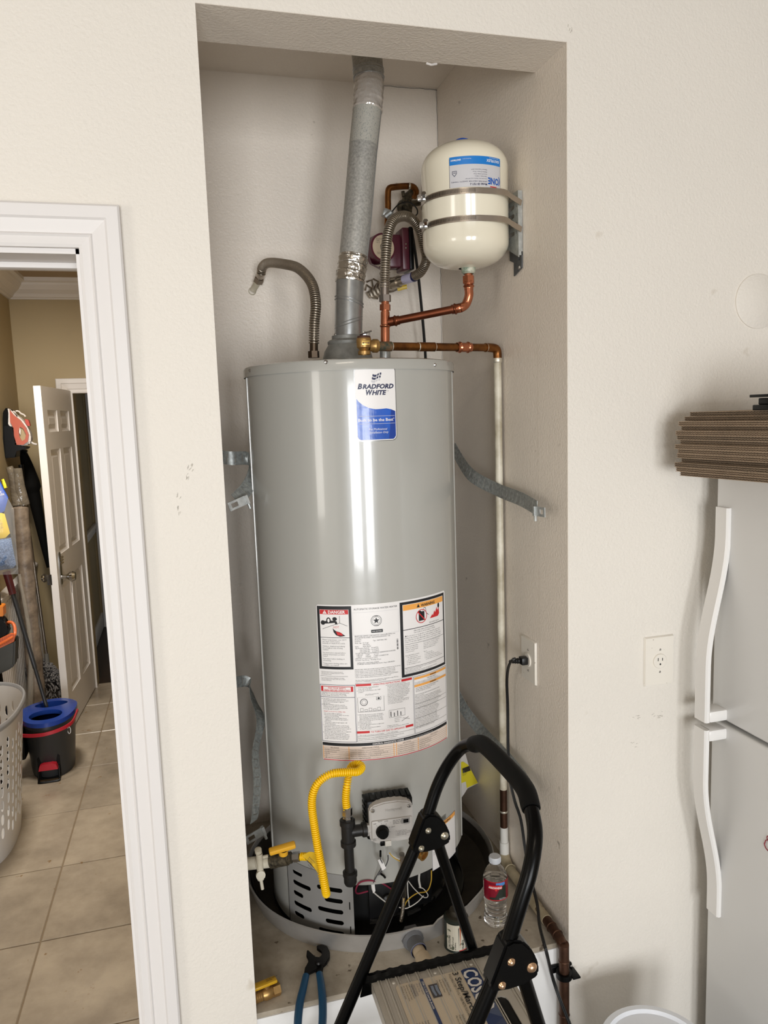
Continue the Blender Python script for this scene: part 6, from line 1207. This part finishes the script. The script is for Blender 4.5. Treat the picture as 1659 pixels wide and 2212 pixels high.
for x, ls in ((14, ['Large Platform Step', 'Comfortable Hand Grip', 'Slip Resistant Steps', '3 Peldanos']), (118, ['Grande plate-forme', 'Poignee confortable', 'Marches antiderapantes'])): sk.t(M_BLKINK, '\n'.join(ls), 5, x, -108, 0.0034, line=1.3, res=1)
sr(mat('print_dark', '#3E3A3B', 0.4), 22, 68, 60, 88); 
for k in range(2): sk.poly(mat('print_shoe', '#77808F', 0.4), [(26, -(72+k*9)), (40, -(71+k*9)), (54, -(73+k*9)), (57, -(75+k*9)), (54, -(78+k*9)), (40, -(77+k*9)), (27, -(78+k*9))], 0.0034, 0)
sk.t(M_NAVY2, '\n'.join(['Maximum capacity', '200 lb / 90 kg', 'Capacidad maxima', 'Capacite maximale']), 4.5, 10, -50, 0.0034, line=1.3, res=1)
for x in (8, 112, 216): sk.t(M_BLKINK, '\n'.join(['Read all instructions', 'before using this stool', 'and keep them for later', 'use. Face the stool when', 'climbing up or down.']), 4.5, x, -36 if x > 8 else -34, 0.0034, line=1.3, res=1)
sk.done(stk, {'sticker_navy': 'navy_band', 'sticker_ink': 'lettering', 'sticker_white': 'lettering', 'sticker_slate': 'slate_shape', 'sticker_slate2': 'slate_shape', 'print_dark': 'picture', 'print_shoe': 'picture'})
for Y_ in (YF, YN):
    for hx_, dd_ in ((0.471-0.012, V((-0.154, 0, -0.319)).normalized()), (0.471+0.022, V((0.087, 0, -0.311)).normalized())):
        p = V((hx_, Y_, 0.955)); e = p + dd_*((0.955-0.012)/-dd_.z); obj('rubber_foot', MB().lathe([(0, -0.012), (0.018, -0.012), (0.017, 0.02), (0.0145, 0.024)], V((e.x, e.y, 0.012)), n=16), M_RUBBER, ld)

# ================================================================== REFRIGERATOR
FX, FY0, FY1, FT = 1.300, -0.062, -0.82, 1.70
zs = Xp(1556, 1556, FX).z
fr = thing('refrigerator', (1.66, -0.44, 0.0), 'white top freezer refrigerator with bowed handles, cut off by right edge', 'refrigerator')
obj('cabinet', MB().box((FX+0.065, FY1+0.004, 0.03), (2.04, FY0-0.004, FT-0.006), bev=0.006), M_FRIDGE, fr)
obj('freezer_door', MB().box((FX, FY1, zs+0.005), (FX+0.058, FY0, FT), bev=0.007, seg=3), M_FRIDGE, fr)
obj('lower_door', MB().box((FX, FY1, 0.10), (FX+0.058, FY0, zs-0.006), bev=0.007, seg=3), M_FRIDGE, fr)
obj('gasket', MB().box((FX+0.056, FY1+0.012, 0.11), (FX+0.067, FY0-0.012, FT-0.012)), mat('gasket_grey', '#8E8D8A', 0.6), fr)
obj('toe_grille', MB().box((FX+0.045, FY1+0.01, 0.02), (FX+0.06, FY0-0.01, 0.095), bev=0.003), M_BLKPL, fr)
for k, y_ in enumerate((-0.12, -0.76, -0.12, -0.76)): obj('foot', MB().cyl((FX+(0.10 if k < 2 else 0.62), y_, 0), (FX+(0.10 if k < 2 else 0.62), y_, 0.035), 0.018, 12), M_BLKPL, fr)
def handle(zt_, zb_, flip, zbase):
    prof = []; n = 22
    for i in range(n+1):
        t = i/n; o_ = 0.004 + 0.050*(0.5-0.5*cos(pi*min(1, max(0, (t-0.12)/0.62)))) ; z = zt_ + (zb_-zt_)*t; prof.append((FX - o_, z))
    yh0, yh1 = FY0-0.008, FY0-0.054; c_ = 0.004
    b = bmesh.new(); L_ = []
    for x, z in prof:
        x0, x1 = x-0.007, x+0.009
        L_.append([b.verts.new((p, q, z)) for p, q in ((x0, yh0-c_), (x0, yh1+c_), (x0+c_, yh1), (x1-c_, yh1), (x1, yh1+c_), (x1, yh0-c_), (x1-c_, yh0), (x0+c_, yh0))])
    for i in range(n):
        for k in range(8): b.faces.new((L_[i][k], L_[i][(k+1) % 8], L_[i+1][(k+1) % 8], L_[i+1][k]))
    b.faces.new(L_[0][::-1]); b.faces.new(L_[-1])
    mb = MB().bm(b); s = -1 if zb_ < zt_ else 1
    mb.box((FX-0.052, yh0, zb_), (FX+0.004, yh1-0.004, zb_ - s*0.030), bev=0.006)
    return mb
zt_ = Xp(1575, 1098, FX-0.006).z; zb_ = zs + 0.008
obj('freezer_handle', handle(zt_, zb_, 1, 0), M_HANDLE, fr)
zt_ = Xp(1545, 1975, FX-0.006).z; zb_ = zs - 0.012
obj('lower_handle', handle(zt_, zb_, -1, 0), M_HANDLE, fr)
mz = Xp(1655, 1822, FX); mb = MB()
mb.tube([V((FX-0.002, mz.y - 0.009 + 0.011*cos(q)*(1.15 if sin(q) < 0 else 1), mz.z + 0.012*sin(q)*1.1)) for q in [2*pi*i/24 for i in range(25)]], 0.0012, 6, cap=False)
mb.tube([V((FX-0.002, mz.y - 0.007 + 0.0035*cos(q), mz.z + 0.018 + 0.005*sin(q))) for q in [2*pi*i/14 for i in range(15)]], 0.0010, 6, cap=False)
obj('fruit_magnet', mb, mat('magnet_crimson', '#8E1F33', 0.4), label='small red outlined fruit shaped magnet on white refrigerator door', cat='magnet')
# flattened boxes on the refrigerator
th_ = 0.0106; ca = V((1.165, -0.085, 0)); ra = radians(6); eu = V((sin(ra), -cos(ra), 0)); ev = V((cos(ra), sin(ra), 0)); Wc, Dc = 0.56, 0.46
LABC = 'flattened corrugated cardboard box in the pile on the refrigerator'
def card(i, z):
    dx, ro = R.uniform(-0.010, 0.012), R.uniform(-0.01, 0.01)
    if i in (12, 13): dx += 0.016
    if i in (6, 9): dx -= 0.006
    o_ = ca + ev*dx + eu*R.uniform(0, 0.01); u = (eu + ev*ro).normalized(); v = (ev - eu*ro).normalized()
    f_ = lambda a, b_, c: o_ + u*a + v*b_ + V((0, 0, z + c))
    mb = MB()
    n = 24
    sag = lambda a: -0.0008*sin(a/Wc*pi)
    for c0_, c1_ in ((0, 0.0012), (th_*0.46, th_*0.54), (th_-0.0016, th_-0.0004)):
        b = MB(); vs_ = [f_(a, b2, c) for a, b2 in ((0, 0), (Wc, 0), (Wc, Dc), (0, Dc)) for c in (c0_, c1_)]
        mb.add(vs_, [(0, 2, 4, 6), (1, 7, 5, 3), (0, 1, 3, 2), (2, 3, 5, 4), (4, 5, 7, 6), (6, 7, 1, 0)])
    for (c0_, c1_) in ((0.0012, th_*0.46), (th_*0.54, th_-0.0016)):
        vs_ = []; m_ = int(Wc/0.0042)
        for k in range(m_+1):
            c = c0_ if k % 2 else c1_; a = Wc*k/m_
            vs_ += [f_(a, 0.0008, c), f_(a, 0.012, c)]
        mb.add(vs_, [(2*k, 2*k+1, 2*k+3, 2*k+2) for k in range(m_)])
        mb.add([f_(a, b2, c) for a, b2 in ((0, 0.006), (Wc, 0.006)) for c in (c0_, c1_)], [(0, 1, 3, 2)])
    return mb
z_ = FT + 0.0004
for i in range(14):
    ORD = ['bottom', 'second from bottom', 'third from bottom', 'fourth from bottom', 'fifth from bottom', 'sixth from bottom', 'seventh from bottom', 'seventh from top', 'sixth from top', 'fifth from top', 'fourth from top', 'third from top', 'second from top', 'topmost']
    obj('cardboard_sheet', card(i, z_), M_CARD, smooth=0, label='flattened cardboard box, %s in the pile on the refrigerator' % ORD[i], cat='cardboard', group='flattened boxes on the refrigerator'); z_ += th_ + 0.0003
mb = MB(); p = Yp(1655, 872, -0.32)
mb.box((p.x, -0.42, z_), (p.x+0.10, -0.28, z_+0.012), bev=0.002).box((p.x+0.006, -0.41, z_+0.012), (p.x+0.09, -0.29, z_+0.026), bev=0.002).box((p.x-0.004, -0.425, z_+0.028), (p.x+0.10, -0.275, z_+0.034), bev=0.001)
obj('tray', mb, M_BLKPL, label='black plastic tray on top of the cardboard pile, mostly cut off', cat='tray')
# round blank cover on the wall above
rc = Yp(1637, 651, 0.0); rr_ = (Yp(1637, 592, 0).z - Yp(1637, 711, 0).z)/2
obj('round_wall_cover', MB().lathe([(rr_, 0.0), (rr_, 0.003), (rr_-0.004, 0.0055), (0, 0.006)], (rc.x, 0, rc.z), (0, -1, 0), 64), M_WALL, label='round painted blank cover on the wall above the refrigerator', cat='wall cover')
# white bucket at the lower right
bkc = V((0.992, -0.285, 0)); br = 0.122; bzt = 0.374
bkt = thing('bucket', (bkc.x, bkc.y, 0), 'white plastic bucket on the floor before the refrigerator', 'bucket')
obj('bucket_wall', MB().lathe([(0, 0.004), (br*0.86, 0.004), (br-0.004, bzt-0.004), (br+0.004, bzt-0.002), (br+0.006, bzt-0.006), (br+0.005, bzt-0.03), (br, bzt-0.03), (br*0.88, 0), (0, 0)], bkc, n=64), M_BKTW, bkt)
obj('lid', MB().lathe([(0, bzt-0.002), (br-0.012, bzt-0.003), (br-0.006, bzt+0.004), (br+0.008, bzt+0.003), (br+0.009, bzt-0.012)], bkc, n=64), M_BKTW, bkt)
P = resample([bkc + V((-br-0.006, 0, bzt-0.04)), bkc + V((-br*0.8, -br*0.8, bzt-0.13)), bkc + V((0, -br*1.15, bzt-0.17)), bkc + V((br*0.8, -br*0.8, bzt-0.13)), bkc + V((br+0.006, 0, bzt-0.04))], 0.02); obj('bail_handle', MB().tube(P, 0.0025, 6), M_GALV, bkt)

# ================================================================== LAUNDRY ROOM THINGS
# mop bucket
ba, bb_ = Zp(62, 1672, ZL), Zp(165, 1640, ZL); mc = (ba+bb_)/2 + V((0.0, 0.05, 0)); mc = V((-0.728, 2.39, ZL)); RBk = 0.122
zt_ = Yp(105, 1560, mc.y-0.12).z - ZL
mbk = thing('mop_bucket', mc, 'dark grey mop bucket with blue wringer top and red handle', 'mop bucket')
body = [(0, 0.004), (RBk*0.78, 0.004), (RBk*0.80, 0.0), (RBk*0.84, 0.02), (RBk*1.0, zt_-0.03), (RBk*1.05, zt_-0.02), (RBk*1.05, zt_), (RBk*1.0, zt_)]
obj('bucket_body', MB().lathe(body, mc, n=48, sx=1.0, sy=1.35), mat('bucket_charcoal', '#2A2C2E', 0.4, bump=(200, 0.1, 0.001)), mbk)
zt0_ = zt_
mb = MB(); ec = lambda cx, cy, rx, ry, n=28: [(cx+rx*cos(2*pi*i/n), cy+ry*sin(2*pi*i/n)) for i in range(n)]
sheet(mb, ec(0, 0, RBk*1.10, RBk*1.45, 40), [ec(-0.005, -0.075, 0.078, 0.055), ec(0, 0.075, 0.080, 0.058)], 0.022, lambda u, v, w_: mc + V((u, v, zt0_+0.012+w_ + 0.012*math.cos(min(1, abs(v)/0.17)*pi)*0.5)))
mb.lathe([(0.080, 0.0), (0.066, -0.09), (0.0, -0.095)], mc + V((0, 0.075, zt0_+0.012)), n=28, sy=0.72)
obj('wringer_top', mb, mat('royal_blue_plastic', '#1E3F93', 0.22), mbk, smooth=50)
P = resample([mc + V((-RBk*1.12, -0.03, zt0_-0.010)), mc + V((-RBk*1.0, -RBk*1.25, zt0_-0.030)), mc + V((0.0, -RBk*1.60, zt0_-0.032)), mc + V((RBk*0.95, -RBk*1.28, zt0_-0.012)), mc + V((RBk*1.16, -0.03, zt0_+0.012))], 0.012)
mb = MB(); f_, L_ = pathmap(P[::3]+[P[-1]], [(0, 0, 1)]*len(P[::3]+[P[-1]])); sheet(mb, rect(0.001, -0.008, L_-0.001, 0.008), [], 0.006, f_, cu=frange(0.01, L_, 0.012)); obj('red_handle', mb, mat('red_plastic', '#B02030', 0.3), mbk)
M_REDP = mat('red_plastic', '#B02030', 0.3)
pf = plane(mc + V((0.0, -RBk*1.06, 0)), (1, 0, 0), (0, 0, 1), (0, -1, 0))
mb = MB(); sheet(mb, rrect(-0.052, 0.005, 0.052, 0.125, 0.012), [rrect(-0.040, 0.012, 0.040, 0.070, 0.006)], 0.014, lambda u, v, w_: pf(u, v, w_-0.018+0.02)); obj('pedal_housing', mb, M_BLKPL, mbk)
mb = MB().prism([(-0.045, 0.062), (-0.038, 0.088), (-0.02, 0.096), (0.02, 0.096), (0.038, 0.088), (0.045, 0.062)], 0.005, 0.040, pf); obj('pedal', mb, M_REDP, mbk, label='red foot pedal')
mb = MB().tube(resample([pf(-0.046, 0.07, 0.01), pf(-0.048, 0.012, 0.035), pf(-0.040, 0.006, 0.045), pf(0.040, 0.006, 0.045), pf(0.048, 0.012, 0.035), pf(0.046, 0.07, 0.01)], 0.008), 0.005, 8); obj('pedal_bar', mb, M_BLKPL, mbk)
mb = MB().box(mc + V((-RBk*1.55, -0.10, 0.10)), mc + V((-RBk*0.9, -0.01, zt0_-0.03)), bev=0.012); obj('side_pocket', mb, M_BLKPL, mbk)
obj('pocket_rim', MB().box(mc + V((-RBk*1.58, -0.105, zt0_-0.03)), mc + V((-RBk*1.0, -0.01, zt0_-0.02)), bev=0.004), mat('coral_plastic', '#C8593C', 0.35), mbk)
mb = MB().tube([mc + V((RBk*0.83, -RBk*0.78, zt0_-0.065)) + V((0.012*cos(q)*0.6, 0.0, 0.018*sin(q))) for q in [2*pi*i/16 for i in range(17)]], 0.0018, 6); obj('emblem_ring', mb, M_WHITE, mbk)
# mop standing in the bucket, packaged head up
pb_, pt_ = Yp(101, 1528, 2.46), Yp(24, 1270, 2.58); ph = Yp(14, 1235, 2.60)
mop = thing('spin_mop', pb_, 'mop with plastic wrapped head up, pole down in the bucket', 'mop')
pm_ = pb_.lerp(pt_, 0.33)
obj('pole', MB().tube([pb_, pm_], 0.0095, 12).tube([pm_, pt_], 0.0115, 12), mat('pole_charcoal', '#34363A', 0.35, 0.3), mop)
obj('pole_socket', MB().tube([pt_ - (ph-pt_)*0.4, ph], [0.018, 0.020], 14), mat('dark_red_socket', '#571A22', 0.4), mop)
fc_ = lambda px, py, dy=0: Yp(px, py, 2.50+dy)
def pillow(name, quad, thick, m, par, nx=8, ny=10, rough_=0.0, **k):
    mb = MB(); A, B_, C_, D_ = quad; nv = (B_-A).cross(D_-A).normalized(); vs_ = []
    for s in (1, -1):
        for j in range(ny+1):
            for i in range(nx+1):
                p = A.lerp(B_, i/nx).lerp(D_.lerp(C_, i/nx), j/ny); e = (sin(pi*i/nx)*sin(pi*j/ny))**0.5
                vs_.append(p + nv*(s*thick*e*(1+rough_*R.uniform(-1, 1))))
    n1 = (nx+1)*(ny+1); fs = []
    for q in (0, n1):
        for j in range(ny):
            for i in range(nx): a = q + j*(nx+1)+i; fs.append((a, a+1, a+nx+2, a+nx+1))
    mb.add(vs_, fs); b = bmesh.new(); bv = [b.verts.new(p) for p in mb.v]; [b.faces.new([bv[i] for i in f]) for f in mb.f]; bmesh.ops.remove_doubles(b, verts=b.verts, dist=0.0004); return obj(name, MB().bm(b), m, par, smooth=60, **k)
pillow('mop_head', [fc_(-48, 1240), fc_(36, 1226), fc_(24, 1162), fc_(-48, 1172)], 0.035, mat('microfibre_blue', '#7C93B8', 0.95, var=(120, 0.5), col2='#48618A', bump=(160, 1.0, 0.006)), mop, 10, 10, 0.3)
pillow('yellow_card', [fc_(-48, 1170), fc_(24, 1160), fc_(10, 1110), fc_(-48, 1095)], 0.012, mat('package_yellow', '#E8C70E', 0.4), mop, 6, 6)
pillow('blue_card', [fc_(-48, 1108), fc_(8, 1110), fc_(18, 1075), fc_(-10, 1020)], 0.010, mat('package_blue', '#2153B8', 0.3), mop, 6, 6)
kf = plane(fc_(0, 1068, -0.014), (1, 0, 0), (0, 0, 1), (0, -1, 0))
mb = MB(); text(mb, 'N\nLEA', 0.014, kf, -0.004, 0.008, bold=0.03, res=1, line=0.9); obj('lettering', mb, M_WHITE, mop, kind='stuff', smooth=0)
kf = plane(fc_(0, 1130, -0.014), (1, 0, 0), (0, 0, 1), (0, -1, 0)); mb = MB()
for k in range(5): text(mb, 'OF\nON'[:5] if k % 2 else 'ON', 0.008, kf, -0.006 + 0.006*(k % 2), 0.012-k*0.010, res=1)
obj('lettering', mb, mat('package_ink', '#7A5A10', 0.5), mop, kind='stuff', smooth=0)
pillow('side_stripe', [fc_(9, 1055, -.006), fc_(16, 1053, -.006), fc_(8, 1034, -.006), fc_(3, 1036, -.006)], 0.003, M_YELT, mop, 3, 3)
pillow('plastic_wrap', [fc_(-50, 1244), fc_(40, 1240), fc_(30, 1100), fc_(-20, 1005)], 0.042, mat('thin_clear_film', '#E8ECF0', 0.08, alpha=0.14), mop, 8, 12)
# long plastic wrapped roll
ra_, rb_ = Yp(80, 1500, 2.78), Yp(42, 1090, 2.86); ra_.z = max(ra_.z, ZL)
rl = thing('wrapped_roll', V((ra_.x, ra_.y, ZL)), 'long grey brown roll wrapped in clear plastic leaning by beadboard', 'wrapped roll')
P = resample([V((ra_.x, ra_.y, ZL+0.01)), ra_.lerp(rb_, 0.35), ra_.lerp(rb_, 0.7), rb_], 0.02)
obj('roll', MB().tube(P, 0.045, 20, rf=lambda i, n: 0.043+0.002*sin(i*0.9)-(0.02 if i == n-1 else 0)), mat('roll_brown', '#8A7C6C', 0.45, var=(16, 0.4), col2='#5C5148', bump=(18, 0.8, 0.01)), rl)
P2 = resample([rb_, Yp(31, 1040, 2.86), Yp(20, 1008, 2.86)], 0.02); obj('loose_plastic', MB().tube(P2, 0.03, 14, rf=lambda i, n: 0.040-0.024*i/n), mat('cloudy_plastic', '#6F675B', 0.15, var=(10, 0.4), bump=(25, 1.0, 0.01)), rl)
P2 = resample([V((rb_.x+.02, rb_.y, rb_.z)), Yp(42, 1050, 2.85), Yp(38, 1012, 2.86)], 0.02); obj('loose_plastic', MB().tube(P2, 0.03, 14, rf=lambda i, n: 0.034-0.012*i/n), mat('cloudy_plastic', '#6F675B', 0.15), rl)
obj('sheath', MB().tube(resample([V((ra_.x-.055, ra_.y-.05, ZL+0.02)), Yp(66, 1400, 2.74), Yp(42, 1240, 2.8)], 0.03), 0.012, 10, rf=lambda i, n: 0.018-0.010*i/n), mat('clear_sheath', '#B7B2A8', 0.12, alpha=0.45), rl)
# dusting wand with shaggy grey head
da, db = Yp(100, 1412, 3.0), Yp(49, 1046, 3.02); dc = Yp(45, 1004, 3.03)
dw = thing('dusting_wand', Yp(98, 1500, 3.0), 'silver pole duster with shaggy grey head resting down', 'duster')
obj('silver_pole', MB().tube([da, db], 0.0085, 12), M_SS, dw); obj('black_grip', MB().tube([db, dc], [0.012, 0.014], 12), M_BLKPL, dw)
obj('collar', MB().tube([da, da.lerp(Yp(102, 1432, 3.0), 1)], [0.012, 0.014], 10), mat('grey_collar', '#6F6D68', 0.4), dw)
mb = MB(); hc0 = Yp(98, 1465, 3.0)
for i in range(620):
    a, e = R.uniform(0, 2*pi), R.uniform(-1.2, 1.2); q = V((cos(a)*cos(e)*0.078, sin(a)*cos(e)*0.045, sin(e)*0.115)); q2 = V((0.0, 0, 0)) + q
    ax = V((-0.18, 0, 1)); p = hc0 + q + V((-q.z*0.35, 0, 0)); d = (q.normalized() + V((R.uniform(-.8, .8), R.uniform(-.8, .8), R.uniform(-.9, .5)))).normalized()*0.020
    mb.tube([p - d*0.3, p + d*0.5, p + d + V((0, 0, -0.004))], [0.0045, 0.005, 0.002], 5)
obj('shaggy_head', mb, mat('microfibre_grey', '#85817F', 0.95, var=(200, 0.5), bump=(200, 0.8, 0.003)), dw, kind='stuff')
obj('head_core', MB().lathe([(0, -0.11), (0.045, -0.07), (0.062, 0), (0.045, 0.07), (0, 0.10)], hc0, (-0.25, 0, 1), 16, sy=0.6), mat('core_grey', '#4A4745', 0.95), dw)
# ironing holder and iron
Yi = 3.12
hd = thing('iron_holder', Yp(20, 985, Yi), 'black wall holder on the laundry wall carrying the iron', 'iron holder')
hw = lambda px, py, dy=0: Yp(px, py, Yi+dy)
def slab(name, px, y0, y1, m, par, bev=0.004, **k):
    A = [Yp(a, b_, y0) for a, b_ in px]; B_ = [V((p.x, y1, p.z)) for p in A]; n = len(A); b = bmesh.new(); va_ = [b.verts.new(p) for p in A]; vb_ = [b.verts.new(p) for p in B_]
    b.faces.new(va_); b.faces.new(vb_[::-1])
    for i in range(n): b.faces.new((va_[i], vb_[i], vb_[(i+1) % n], va_[(i+1) % n]))
    if bev: bmesh.ops.bevel(b, geom=list(b.edges), offset=bev, segments=2, affect='EDGES', clamp_overlap=True)
    return obj(name, MB().bm(b), m, par, **k)
slab('holder_back', [(6, 890), (13, 880), (17, 890), (15, 990), (11, 990), (6, 950)], Yi-0.06, Yi+0.06, M_MATTEBLK, hd)
slab('holder_box', [(8, 919), (28, 922), (31, 962), (58, 966), (52, 972), (34, 973), (34, 988), (12, 990)], Yi-0.07, Yi+0.06, M_BLKPL, hd)
ir = thing('clothes_iron', hw(45, 962), 'white and coral clothes iron standing in black holder', 'iron')
slab('white_shell', [(14, 880), (24, 890), (40, 900), (52, 912), (60, 924), (66, 940), (66, 955), (62, 961), (44, 964), (32, 958), (28, 922), (14, 918)], Yi-0.045, Yi+0.03, mat('iron_white', '#DAD3CC', 0.3), ir, 0.008)
def ringslab(name, outer, inner, y0, y1, m, par):
    A = [Yp(a, b_, y0) for a, b_ in outer]; I_ = [Yp(a, b_, y0) for a, b_ in inner]
    mb = MB(); o_ = A[0]; sheet(mb, [(p.x, p.z) for p in A], [[(p.x, p.z) for p in I_]], y1-y0, lambda u, v, w_: V((u, (y0+y1)/2 + w_, v))); return obj(name, mb, m, par, smooth=50)
ringslab('coral_body', [(21, 886), (29, 896), (44, 908), (56, 924), (62, 940), (60, 954), (50, 961), (36, 961), (30, 940), (27, 921), (22, 912)], [(44, 922), (50, 926), (56, 938), (54, 949), (47, 953), (42, 944), (40, 930)], Yi-0.058, Yi-0.040, mat('iron_coral', '#B0553E', 0.3), ir)
slab('dark_opening', [(43, 921), (51, 926), (57, 938), (55, 950), (47, 954), (41, 944), (39, 930)], Yi-0.047, Yi-0.044, M_TAN, ir, 0)
slab('steam_button', [(53, 905), (61, 907), (65, 920), (60, 921), (55, 914)], Yi-0.045, Yi-0.01, mat('iron_red', '#B8402E', 0.3), ir, 0.002)
slab('handle_latch', [(42, 923), (45, 930), (44, 940), (41, 934)], Yi-0.062, Yi-0.050, mat('iron_white', '#DAD3CC', 0.3), ir, 0.001)
obj('coiled_cord', MB().tube(resample([hw(34, 888), hw(40, 888), hw(45, 893), hw(52, 896), hw(55, 900)], 0.008), 0.0045, 8).tube(resample([hw(66, 954), hw(72, 958), hw(80, 960)], 0.006), 0.006, 8), mat('iron_white', '#DAD3CC', 0.3), ir)
# folded umbrella
um = thing('folded_umbrella', Yp(60, 978, 3.3), 'black folded umbrella hanging beside the iron', 'umbrella')
P = resample([Yp(50, 978, 3.34), Yp(58, 1005, 3.34), Yp(66, 1040, 3.34), Yp(80, 1100, 3.34), Yp(96, 1180, 3.34), Yp(106, 1225, 3.34)], 0.02); rs = [0.020, 0.024, 0.032, 0.046, 0.050, 0.044, 0.030]
obj('canopy', MB().tube(P, 0.03, 14, rf=lambda i, n: (0.022+0.030*min(1, i/n*4)) if i/n < 0.30 else 0.040-0.026*(i/n-0.3)/0.7), M_MATTEBLK, um)
obj('handle', MB().tube([Yp(40, 972, 3.33), Yp(58, 978, 3.33)], 0.017, 10), M_BLKPL, um)
# orange and charcoal stick vacuum at the left edge
vq = 2.20
vv = thing('stick_vacuum', V((-0.90, vq, ZL)), 'charcoal and orange stick cleaner at the left picture edge', 'vacuum')
slab('lower_body', [(-50, 1424), (-8, 1402), (33, 1382), (31, 1438), (24, 1445), (-8, 1460), (-50, 1462)], vq-0.05, vq+0.05, mat('vacuum_charcoal', '#34342F', 0.45), vv, 0.008)
obj('orange_rim', MB().tube(resample([Yp(-45, 1412, vq-.055), Yp(-8, 1396, vq-.055), Yp(24, 1378, vq-.055), Yp(32, 1370, vq-.03), Yp(31, 1352, vq), Yp(22, 1344, vq+.02), Yp(0, 1350, vq+.02), Yp(-40, 1356, vq)], 0.008), 0.0075, 10), mat('orange_plastic', '#CC6432', 0.35), vv)
slab('ribbed_band', [(-50, 1398), (-8, 1384), (24, 1368), (33, 1372), (30, 1386), (-8, 1404), (-50, 1420)], vq-0.054, vq-0.040, mat('orange_plastic', '#CC6432', 0.35), vv, 0.001)
for k in range(14):
    a = (-30+k*4.4); slab('rib', [(a, 1394-(a+30)*0.42), (a+1.6, 1393.3-(a+30)*0.42), (a+1.6, 1409-(a+30)*0.42), (a, 1410-(a+30)*0.42)], vq-0.057, vq-0.053, mat('dark_orange_rib', '#A8431C', 0.4), vv, 0)
slab('inner_tank', [(-50, 1330), (6, 1335), (12, 1352), (20, 1360), (10, 1384), (-50, 1400)], vq-0.03, vq+0.03, M_BLKPL, vv, 0.006)
slab('orange_collar', [(-50, 1310), (6, 1310), (7, 1332), (-50, 1334)], vq-0.034, vq+0.034, mat('orange_collar', '#D07A1E', 0.35), vv, 0.003)
obj('upper_pole', MB().tube([Yp(-4, 1312, vq), Yp(-12, 1240, vq)], 0.015, 12), M_BLKPL, vv)
pz = Yp(-2, 1450, vq); obj('pole', MB().tube([pz, Yp(8, 1520, vq), V((-0.90, vq, ZL+0.01))], 0.012, 12), M_BLKPL, vv)
obj('floor_head', MB().box((-1.02, vq-0.05, ZL), (-0.88, vq+0.03, ZL+0.05), bev=0.012), M_BLKPL, vv)
# laundry basket
bkz = 0.58; xr = Zp(51, 1530, ZL+bkz).x; bcx, bcy = -0.985, 1.72
lbk = thing('laundry_basket', V((bcx, bcy, ZL)), 'grey perforated plastic laundry basket in the laundry doorway', 'laundry basket')
pR, pB = Zp(50, 1516, ZL+bkz), Zp(47, 1850, ZL)
def bmap(u, v, w_):      # u = angle * 1, v = height
    t = v/bkz; rx = 0.205 + 0.055*t + w_; ry = 0.29 + 0.06*t + w_; n_ = 2.6; c, s = cos(u), sin(u)
    k = (abs(c)**n_ + abs(s)**n_)**(-1/n_); return V((bcx + rx*c*k, bcy + ry*s*k, ZL + v))
hol = []
for r_ in range(7):
    for c_ in range(40):
        a = -2.9 + c_*0.1445; off_ = (c_ % 3)*0.014
        hol.append(slot(a, 0.105 + r_*0.060 + off_, 0.066, 0.046, 4))
mb = MB(); sheet(mb, rect(-pi+0.001, 0.0, pi-0.001, bkz), hol, 0.003, bmap, cu=frange(-3.1, 3.1, 0.0725))
obj('basket_wall', mb, mat('basket_grey', '#CDCBC9', 0.35), lbk, smooth=40)
mb = MB(); P = [bmap(2*pi*i/72, bkz, 0.006) for i in range(73)]; mb.tube(P, 0.014, 8, cap=False, sq=0.6); obj('rim', mb, mat('basket_rim', '#8E8F92', 0.3), lbk)
mb = MB(); P = [bmap(2*pi*i/48, 0.004, -0.002) for i in range(48)]; mb.add(P, [tuple(range(48))]); obj('base', mb, mat('basket_grey', '#CDCBC9', 0.35), lbk, smooth=0)
